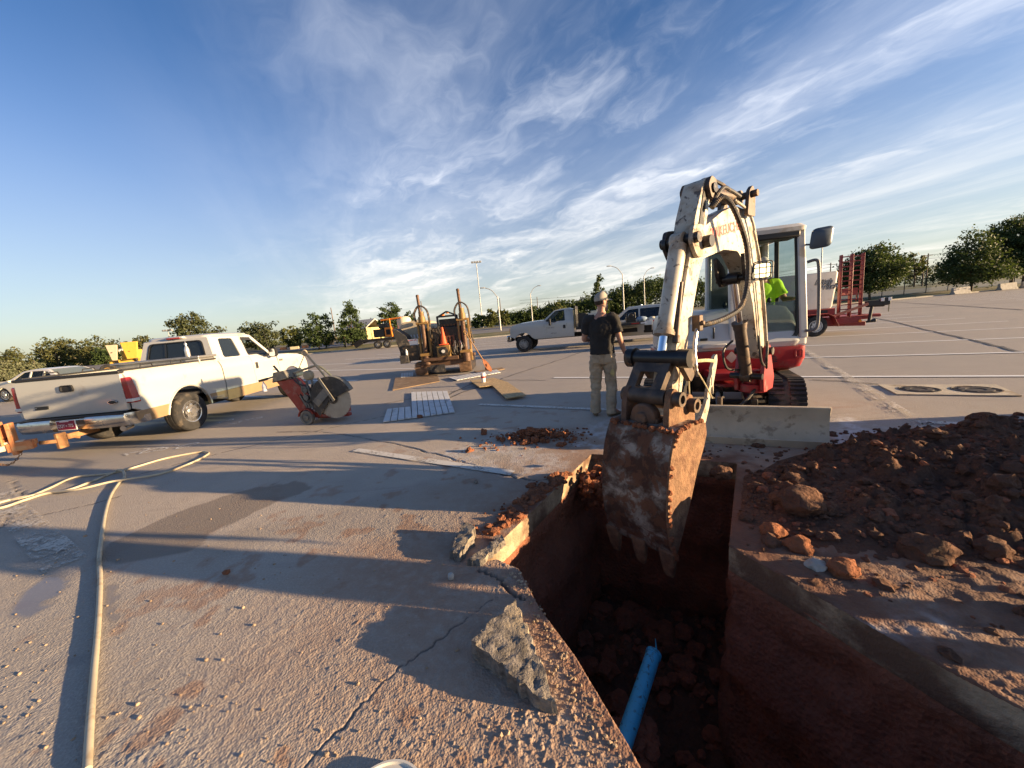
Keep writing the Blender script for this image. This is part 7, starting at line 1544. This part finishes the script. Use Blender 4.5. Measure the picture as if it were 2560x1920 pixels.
M_BCR = mat('cream_barrier', (.55, .47, .30), .7, var=.08); M_BOR = mat('orange_barrier', (.62, .24, .09), .7, var=.1)
for px, py, wm, m, lb in ((711, 884, .95, M_BOR, 'orange and cream block barrier nearest the pickup nose'), (739, 882, 1.25, M_BCR, 'cream block barrier between two orange ones'), (765, 879, .95, M_BOR, 'orange plastic barrier with a ragged top'),
                          (787, 876, .9, M_BCR, 'cream barrier right of the ragged orange barrier'), (820, 873, .7, mat('green_grey', (.24, .25, .19), .8), 'small grey green block between barriers and bin'), (856, 867, .6, M_BCR, 'cream board leaning by the distant person'), (893, 862, 1.2, M_BARG, 'grey block barrier left of the far flat trailer')):
    barrier(G(px, py), wm, .95, .55, R(6), m, lb, grp='far barriers')
g = G(831, 872); q = MB(); q.loft([[(g.x+x*k, g.y+y*k, z) for x, y in ((-.35, -.35), (.35, -.35), (.35, .35), (-.35, .35))] for z, k in ((0, .85), (1.4, 1), (1.5, 1.05), (1.7, .8))]); tag(q.build('dark_bin', M_DARK, bevel=.05), 'black wheeled bin standing between the far barriers', 'bin')
def ry(px, py, Y): d = _f*FPX+_R*(px-PW/2)-_U*(py-PH/2); return _O+d*(Y/d.y)
# small yellow shed
c = ry(912, 862, 62.0); SHD = empty('yellow_shed', (c.x, c.y, 0), R(-20), 'small pale yellow shed with a pitched roof under the trees', 'shed'); BM = Matrix.Translation((c.x, c.y, 0)) @ Matrix.Rotation(R(-20), 4, 'Z')
q = MB(BM); q.box((0, 0, 1.4), (5, 4, 2.8)); q.build('wall', mat('shed_yellow', (.48, .38, .18), .8, var=.08), SHD)
q = MB(BM); q.loft([[(x, -2.4, 2.7), (x, 0, 4.0), (x, 2.4, 2.7), (x, 2.4, 2.85), (x, 0, 4.18), (x, -2.4, 2.85)] for x in (-2.8, 2.8)]); q.build('roof', mat('shed_roof', (.42, .40, .36), .8), SHD)
q = MB(BM); q.box((1.0, -2.02, 1.1), (1.0, .06, 2.1)); q.build('door', M_PW, SHD); q = MB(BM); q.box((-1.2, -2.02, 1.6), (.9, .06, .9)); q.build('window', M_DARK, SHD)
for (px, py, Y, L, rz_, lb) in ((240, 921, 95, 16, .1, 'low cream building far behind the sedan roof'), (330, 905, 100, 14, .0, 'low pale building far off between the sedan and pickup')):
    c = ry(px, py, Y); E2 = empty('far_building', (c.x, c.y, 0), rz_, lb, 'building'); BM = Matrix.Translation((c.x, c.y, 0)) @ Matrix.Rotation(rz_, 4, 'Z')
    q = MB(BM); q.box((0, 0, 1.5), (L, 8, 3.0)); q.build('wall', M_BCR, E2); q = MB(BM); q.loft([[(x, -4.4, 3.0), (x, 0, 4.6), (x, 4.4, 3.0)] for x in (-L/2-.4, L/2+.4)]); q.build('roof', MATS['shed_roof'], E2)
    for k in range(4):
        q = MB(BM); q.box((-L*.36+L*.24*k, -4.02, 1.6), (1.2, .06, 1.1)); q.build('window', M_DARK, E2)
# yellow loader beyond the pickup
c = ry(325, 928, 33.0); LDR = empty('yellow_loader', (c.x, c.y, 0), R(20), 'yellow loader with raised bucket plates behind the pickup cab', 'loader'); BM = Matrix.Translation((c.x, c.y, 0)) @ Matrix.Rotation(R(20), 4, 'Z')
M_LY = mat('loader_yellow', (.58, .34, .05), .6, var=.08)
q = MB(BM); q.plate([(-.1, 1.45), (.6, 1.5), (.85, 2.9), (-.3, 2.92)], lambda u, v, w_: (u+.6, -1+w_, v), t=.15); q.build('bucket_plate', M_LY, LDR, bevel=.03); q = MB(BM); q.plate([(-.5, 1.45), (-.2, 1.45), (.05, 2.75), (-.7, 2.8)], lambda u, v, w_: (u, -1+w_, v), t=.15); q.build('bucket_plate', M_TANH, LDR, bevel=.03)
q = MB(BM); q.box((.2, .3, 1.1), (2.4, 1.6, .8)); q.box((.2, .6, 1.8), (1.0, 1.2, .9)); q.build('body', M_LY, LDR, bevel=.06); q = MB(BM); q.bar((.9, -.4, 1.2), (.7, -.9, 2.2), .25, .25); q.build('lift_arm', M_XB, LDR); q = MB(BM); q.bar((-.5, -.4, 1.2), (-.35, -.9, 2.2), .25, .25); q.build('lift_arm', M_XB, LDR)
for x in (-.9, 1.2): wheel(BM @ Vector((x, -.9, .6)), BM.to_3x3() @ Vector((0, -1, 0)), .6, .45, LDR, 'alloy', .5, 6, M_LY, 20)

# ---------------------------------------------------------------- fence, poles, wires
M_POLE = mat('galvanised_pole', (.36, .36, .35), .5, metal=.4, var=.1); M_WPOLE = mat('wood_pole', (.13, .10, .08), .9, var=.2); M_FPOST = mat('dark_fence', (.045, .045, .045), .7)
FE = empty('chain_fence', (60, 50.6, 0), 0, 'dark chain link fence on posts beyond the verge at right', 'fence')
for i in range(22):
    x = 36+3.0*i; q = MB(); q.tube([(x, 50.6, .2), (x, 50.6, 2.3)], .045, 8); q.build('fence_post', M_FPOST, FE)
q = MB(); q.tube([(36, 50.6, 2.27), (99, 50.6, 2.27)], .03, 6); q.build('top_rail', M_FPOST, FE); q = MB(); q.tube([(36, 50.6, .42), (99, 50.6, .42)], .02, 6); q.build('bottom_wire', M_FPOST, FE)
q = MB(); q.add([(36, 50.6, .40), (99, 50.6, .40), (99, 50.6, 2.25), (36, 50.6, 2.25)], [(0, 1, 2, 3)]); q.build('wire_mesh', mat('chain_link', (.10, .10, .10), .7, metal=.3, alpha=.22, var=0), FE, smooth=0)
def lamp(bx_, by_, tx, ty, Y, arm, label, heads=1):
    b0 = ry(bx_, by_, Y); t0 = ry(bx_-(bx_-tx)*.0, ty, Y); H_ = t0.z; E2 = empty('street_lamp', (b0.x, b0.y, 0), 0, label, 'street lamp', 'street lamps')
    q = MB(); q.tube([(b0.x, b0.y, -.03), (b0.x, b0.y, H_-(1.4 if heads == 1 else 0))], [.13, .08], 10); q.build('pole', M_POLE, E2); L = arm
    if heads == 1:
        q = MB(); q.tube(bez([(b0.x, b0.y, H_-1.5), (b0.x+L*.45, b0.y, H_-.45), (b0.x+L, b0.y, H_)], 6), .055, 8); q.build('arm', M_POLE, E2)
        q = MB(); q.loft([[(b0.x+L+s_*L/abs(L)*x, b0.y+y*w_, H_+z) for y, z in ((-1, -.05), (1, -.05), (.6, .10), (-.6, .10))] for x, w_, s_ in ((0, .08, 1), (.3, .16, 1), (.7, .12, 1))]); q.build('lamp_head', M_POLE, E2, bevel=.02)
    else:
        for k in range(4):
            q = MB(); q.box((b0.x+(-.9+.6*k), b0.y-.1, H_+.1), (.5, .4, .4)); q.build('lamp_head', M_POLE, E2, bevel=.03)
        q = MB(); q.bar((b0.x-1.1, b0.y, H_), (b0.x+1.1, b0.y, H_), .08, .08); q.build('cross_bar', M_POLE, E2)
lamp(1206, 806, 1190, 655, 88, 1, 'tall floodlight mast above the drill rig right post', 4)
lamp(1252, 828, 1222, 716, 55, -1.7, 'street lamp with arm to the left, between rig and flatbed')
lamp(1331, 800, 1335, 716, 78, 1.6, 'street lamp with arm to the right above the flatbed bonnet')
lamp(1560, 780, 1537, 662, 62, -1.8, 'tall street lamp with left arm right of the standing man')
lamp(1612, 770, 1612, 672, 78, 1.5, 'street lamp with right arm left of the excavator arm')
lamp(430, 870, 430, 826, 90, 1, 'distant lamp mast showing above the pickup roof', 4)
lamp(2051, 720, 2060, 574, 70, .6, 'tall lamp mast behind the excavator cab mirror', 4)
def upole(bx_, by_, ty, Y, label, arm=2.4):
    b0 = ry(bx_, by_, Y); H_ = ry(bx_, ty, Y).z; E2 = empty('utility_pole', (b0.x, b0.y, 0), 0, label, 'utility pole', 'utility poles')
    q = MB(); q.tube([(b0.x, b0.y, -.03), (b0.x, b0.y, H_)], [.18, .12], 8); q.build('pole', M_WPOLE, E2)
    if arm: q = MB(); q.bar((b0.x-arm/2, b0.y, H_-.5), (b0.x+arm/2, b0.y, H_-.5), .12, .14); q.build('cross_arm', M_WPOLE, E2)
    return Vector((b0.x, b0.y, H_-.4))
ups = [upole(2316, 690, 634, 100, 'double utility pole between the right trees, right one'), upole(2307, 690, 638, 102, 'double utility pole between the right trees, left one'), upole(2075, 700, 657, 110, 'short utility pole with a crossbar behind the trailer tank'),
       upole(838, 835, 768, 110, 'leaning thin utility pole between two roadside trees', 0), upole(1062, 830, 752, 120, 'thin utility pole left of the drill rig left post', 0), upole(1254, 800, 745, 140, 'thin distant pole above the small trees', 0), upole(1346, 790, 742, 140, 'thin distant pole above the dark wood', 0)]
far_r = ups[0]+Vector((90, -25, .6)); far_l = ups[2]+Vector((-90, 20, -1))
for nm_, pts in (('upper power line strung over the right trees', (far_r, ups[0], ups[2], far_l)), ('lower power line strung over the right trees', (far_r-Vector((0, 0, 1.0)), ups[1]-Vector((0, 0, .6)), ups[2]-Vector((0, 0, .9)), far_l-Vector((0, 0, 1))))):
    q = MB(); c = []
    for a, b_ in zip(pts[:-1], pts[1:]):
        for k in range(12): t = k/12; c.append(a.lerp(b_, t)-Vector((0, 0, 1.2*4*t*(1-t))))
    q.tube(c+[pts[-1]], .035, 4); tag(q.build('power_line', M_DARK), nm_, 'power line')
c = ry(2123, 735, 46.5); q = MB(); q.tube([(c.x+.9, c.y, .0), (c.x+.9, c.y, 1.6)], .04, 6); q.box((c.x, c.y-.05, 1.5), (2.0, .05, .8)); tag(q.build('red_sign', mat('sign_red', (.40, .05, .04), .6), bevel=.01), 'red sign board standing under the right tree', 'sign')

# ---------------------------------------------------------------- trees
def leaf_mat(name, c0, c1, tr=.25):
    m = bpy.data.materials.new(name); m.use_nodes = True; t = m.node_tree; t.nodes.clear(); n = NT(t)
    co = n.n('ShaderNodeTexCoord').outputs['Object']; f = n.noise(co, .9, 3); g = n.noise(co, 7.0, 2)
    c = n.mix(n.ramp(f, .3, .7), c0, c1); c = n.mix(n.ramp(g, .45, .8, 0, .6), c, tuple(min(1, x*1.5) for x in c1))
    p = n.n('ShaderNodeBsdfPrincipled', {'Base Color': c, 'Roughness': .65, 'Specular IOR Level': .3}); tl = n.n('ShaderNodeBsdfTranslucent', {'Color': n.mix(.5, c, (.12, .16, .02))})
    x = n.n('ShaderNodeMixShader', {0: tr, 1: p.outputs[0], 2: tl.outputs[0]}); n.n('ShaderNodeOutputMaterial', {'Surface': x.outputs[0]}); MATS[name] = m; return m
LF = [leaf_mat('leaf_deep', (.030, .052, .016), (.050, .075, .022)), leaf_mat('leaf_olive', (.060, .075, .020), (.095, .100, .028)), leaf_mat('leaf_pine', (.030, .042, .016), (.060, .068, .026), .1), leaf_mat('leaf_brown', (.085, .076, .028), (.060, .076, .024)), leaf_mat('leaf_cedar', (.080, .095, .052), (.115, .120, .070), .1)]
M_BARK = mat('bark', (.085, .062, .045), .95, var=.3, vs_=5, bump=.6, bs=12)
def crown_pts(rs, style, n):
    """points of the unit crown: x, y in -1..1, z 0..1"""
    u = rs.rand(n*4, 3)*2-1; z = (u[:, 2]+1)/2
    if style == 'oval': rad = np.sqrt(np.clip(1-((z-.42)/.60)**2, 0, 1))
    elif style == 'cone': rad = np.clip(1.08-z, 0, 1)**.75*np.clip(z/.10, .3, 1)
    elif style == 'flat': rad = np.sqrt(np.clip(1-((z-.60)/.45)**2, 0, 1))
    else: rad = np.sqrt(np.clip(1-((z-.5)/.52)**2, 0, 1))
    r = np.hypot(u[:, 0], u[:, 1]); k = (r < rad) & (r > rad*.25*(rs.rand(n*4) < .8))
    p = np.stack([u[:, 0], u[:, 1], z], -1)[k][:n]; return p
def leaves(name, C, spread, per, size, rs, m, parent, kind=None, sq=1.0):
    n = len(C)*per; c = np.repeat(C, per, 0)+rs.randn(n, 3)*spread*np.array([1, 1, sq])
    d1 = rs.randn(n, 3); d1 /= np.linalg.norm(d1, axis=1)[:, None]; d2 = rs.randn(n, 3); d2 -= (d2*d1).sum(1)[:, None]*d1; d2 /= np.linalg.norm(d2, axis=1)[:, None]
    s_ = size*(.6+.8*rs.rand(n))[:, None]; V = np.stack([c-d1*s_, c+d2*s_*.5, c+d1*s_, c-d2*s_*.5], 1).reshape(-1, 3)
    me = bpy.data.meshes.new(name); me.vertices.add(len(V)); me.vertices.foreach_set('co', V.astype(np.float32).ravel()); me.loops.add(len(V)); me.loops.foreach_set('vertex_index', np.arange(len(V), dtype=np.int32)); me.polygons.add(n); me.polygons.foreach_set('loop_start', np.arange(0, len(V), 4, dtype=np.int32)); me.update(calc_edges=True)
    me.materials.append(m); o = bpy.data.objects.new(name, me); COL.objects.link(o); o.parent = parent
    if kind: o['kind'] = kind
    return o
def tree(tx, ty, hw, bpx, bpy_, Y, style, li, label, ncl=70, per=34, trunk=.22, name='tree', seed=0, leaf=None, grp='trees beyond the lot'):
    b0 = ry(bpx, bpy_, Y); top = ry(tx, ty, Y+.0); H_ = max(top.z*.94, 1.5); rad = hw*Y/FPX*.90; rs = np.random.RandomState(seed+int(tx)); rn = random.Random(int(tx)+seed)
    E2 = empty(name, (b0.x, b0.y, 0), 0, label, 'tree', grp); z0 = H_*trunk; lx = top.x-b0.x
    BT = Matrix.Translation((b0.x, b0.y, 0)); q = MB(BT); tp_ = [(0, 0, -.05), (lx*.05+rn.uniform(-.1, .1), 0, z0), (lx*.3+rn.uniform(-.2, .2), rn.uniform(-.2, .2), H_*.55), (lx*.6, 0, H_*.88)]; r0 = max(.09, H_*.022); q.tube(bez(tp_, 5), [r0*(1.25 if i == 0 else 1-.8*i/15) for i in range(16)], 8); tr_ = q.build('trunk', M_BARK, E2); 
    P = crown_pts(rs, style, ncl); lump = rs.rand(ncl)*.22+.86
    C = np.stack([lx*P[:, 2]*.8+P[:, 0]*rad*lump[:len(P)], P[:, 1]*rad*lump[:len(P)], z0*.85+P[:, 2]*(H_-z0*.85)*(.93+.14*rs.rand(len(P)))], -1)
    for i in range(9):
        c = C[rn.randrange(len(C))]; zb = z0+(c[2]-z0)*rn.uniform(.2, .5); q = MB(BT); s0_ = Vector((lx*.3*zb/H_, 0, zb)); q.tube([s0_, s0_.lerp(Vector(c), .5)+Vector((0, 0, .15)), Vector(c)], [r0*.4, r0*.25, r0*.08], 5); q.build('limb', M_BARK, tr_)
    L = leaves('crown', C, max(.16, rad*.115), per, leaf or max(.10, Y*.0032), rs, LF[li], E2, sq=.75)
    return E2
TREES = [
 (20, 868, 45, 15, 940, 62, 'round', 3, 'brownish bushy tree at the far left edge', 60, 30, .1), (10, 903, 26, 10, 952, 46, 'cone', 4, 'pale grey green cedar at the left edge', 50, 40, .03), (47, 897, 26, 47, 950, 47, 'cone', 4, 'pale grey green cedar second from the left edge', 50, 40, .03), (88, 890, 24, 88, 945, 48, 'cone', 4, 'pale grey green cedar third from the left edge', 50, 40, .03),
 (138, 843, 42, 150, 930, 70, 'flat', 3, 'open brown crowned tree above the sedan windscreen', 70, 30, .25), (120, 885, 50, 120, 935, 76, 'round', 0, 'dark bushy tree beneath the open brown crown', 60, 30, .08), (258, 840, 55, 255, 925, 70, 'round', 3, 'broad brown green tree above the sedan roof', 80, 32, .12), (270, 862, 32, 270, 925, 66, 'round', 0, 'dark green tree in front of the broad brown tree', 60, 30, .12), (205, 862, 28, 205, 925, 74, 'round', 1, 'olive tree between the two brown trees', 50, 30, .1), (362, 833, 30, 362, 915, 82, 'flat', 3, 'loose brown tree left of the pickup roof', 50, 26, .2),
 (468, 782, 46, 478, 875, 72, 'flat', 2, 'tall flat topped pine above the pickup roof', 90, 34, .25), (545, 800, 30, 545, 870, 76, 'cone', 2, 'smaller pine right of the tall flat topped pine', 60, 30, .1), (645, 797, 46, 655, 868, 66, 'round', 2, 'broad pine above the pickup door', 90, 34, .15),
 (722, 812, 30, 730, 866, 58, 'round', 1, 'small olive tree right of the broad pine', 60, 32, .2), (788, 777, 44, 800, 874, 50, 'oval', 0, 'round leafy tree left of the tallest roadside tree', 90, 36, .16), (872, 752, 44, 882, 866, 50, 'cone', 0, 'tallest pointed roadside tree near the distant person', 110, 36, .13), (925, 792, 26, 930, 858, 64, 'cone', 1, 'small tree between the two tall roadside trees', 50, 30, .1),
 (972, 746, 34, 980, 858, 54, 'oval', 0, 'tall leafy tree behind the far flat trailer', 90, 34, .12), (1020, 780, 26, 1025, 850, 66, 'round', 0, 'rounded tree right of the far flat trailer', 60, 30, .12), (1226, 770, 22, 1229, 822, 70, 'round', 1, 'small olive tree right of the drill rig', 50, 28, .3), (1258, 767, 17, 1260, 815, 82, 'round', 1, 'little tree beside the street lamp right of the rig', 40, 28, .25), (1195, 782, 18, 1195, 822, 84, 'round', 0, 'little dark tree behind the rig right post', 40, 28, .2),
 (1495, 680, 29, 1498, 785, 58, 'cone', 0, 'single pointed evergreen above the standing man', 90, 34, .1), (1395, 752, 26, 1395, 795, 85, 'round', 1, 'lighter tree rising out of the dark wood', 50, 28, .1),
 (2188, 612, 70, 2174, 744, 47.5, 'round', 0, 'broad round tree behind the red ramps', 230, 60, .24), (2143, 655, 30, 2143, 738, 48.5, 'round', 0, 'small dark tree close behind the red ramps', 60, 34, .35), (2283, 628, 26, 2287, 692, 95, 'flat', 3, 'distant spindly tree beside the double utility pole', 50, 26, .3),
 (2430, 568, 82, 2427, 718, 46.5, 'cone', 0, 'open pointed tree with low branches at right', 220, 42, .2), (2545, 535, 60, 2527, 705, 47.5, 'round', 0, 'large dark tree at the right edge', 240, 60, .26), (2600, 560, 50, 2557, 708, 46.0, 'round', 0, 'trunk and crown of the outermost right tree', 160, 50, .3)]
for i, t in enumerate(TREES):
    nm_ = 'pine_tree' if t[7] == 2 else ('cedar_tree' if t[7] == 4 else 'leafy_tree')
    tree(*t[:9], ncl=t[9], per=t[10], trunk=t[11], name=nm_, seed=i*3)
# far wood that reads as one dark mass
def wood(name, prof, Y, li, label, n, seed):
    rs = np.random.RandomState(seed); C = []
    while len(C) < n:
        t = rs.rand()*(len(prof)-1); k = int(t); f = t-k; px = prof[k][0]*(1-f)+prof[k+1][0]*f; py = prof[k][1]*(1-f)+prof[k+1][1]*f
        y = Y+rs.rand()*8; top = ry(px, py, y); hh = top.z*(.80+.35*vnoise(np.array([px*.06]), np.array([.5]), seed)[0]); C.append((top.x, y, hh*(rs.rand()**.6)))
    o = leaves(name, np.array(C), .55, 26, .30, rs, LF[li], None, 'stuff'); return tag(o, label, 'wood')
wood('far_wood', [(1270, 795), (1300, 785), (1340, 775), (1380, 762), (1420, 752), (1470, 745), (1520, 748)], 92, 0, 'dark far wood behind the flatbed truck', 700, 1)
wood('far_wood', [(1520, 735), (1560, 722), (1600, 712), (1650, 705), (1700, 700), (1760, 700), (1850, 700)], 95, 0, 'dark far wood behind the excavator', 800, 2)
wood('far_wood', [(-60, 915), (60, 915), (200, 900), (400, 882), (600, 862), (800, 845), (1000, 825), (1200, 803), (1280, 795)], 120, 1, 'low far tree line along the left horizon', 1000, 3)
wood('far_wood', [(1950, 700), (2080, 690), (2200, 672), (2330, 668), (2450, 655), (2600, 640)], 125, 3, 'low brown scrub along the right horizon', 500, 4)
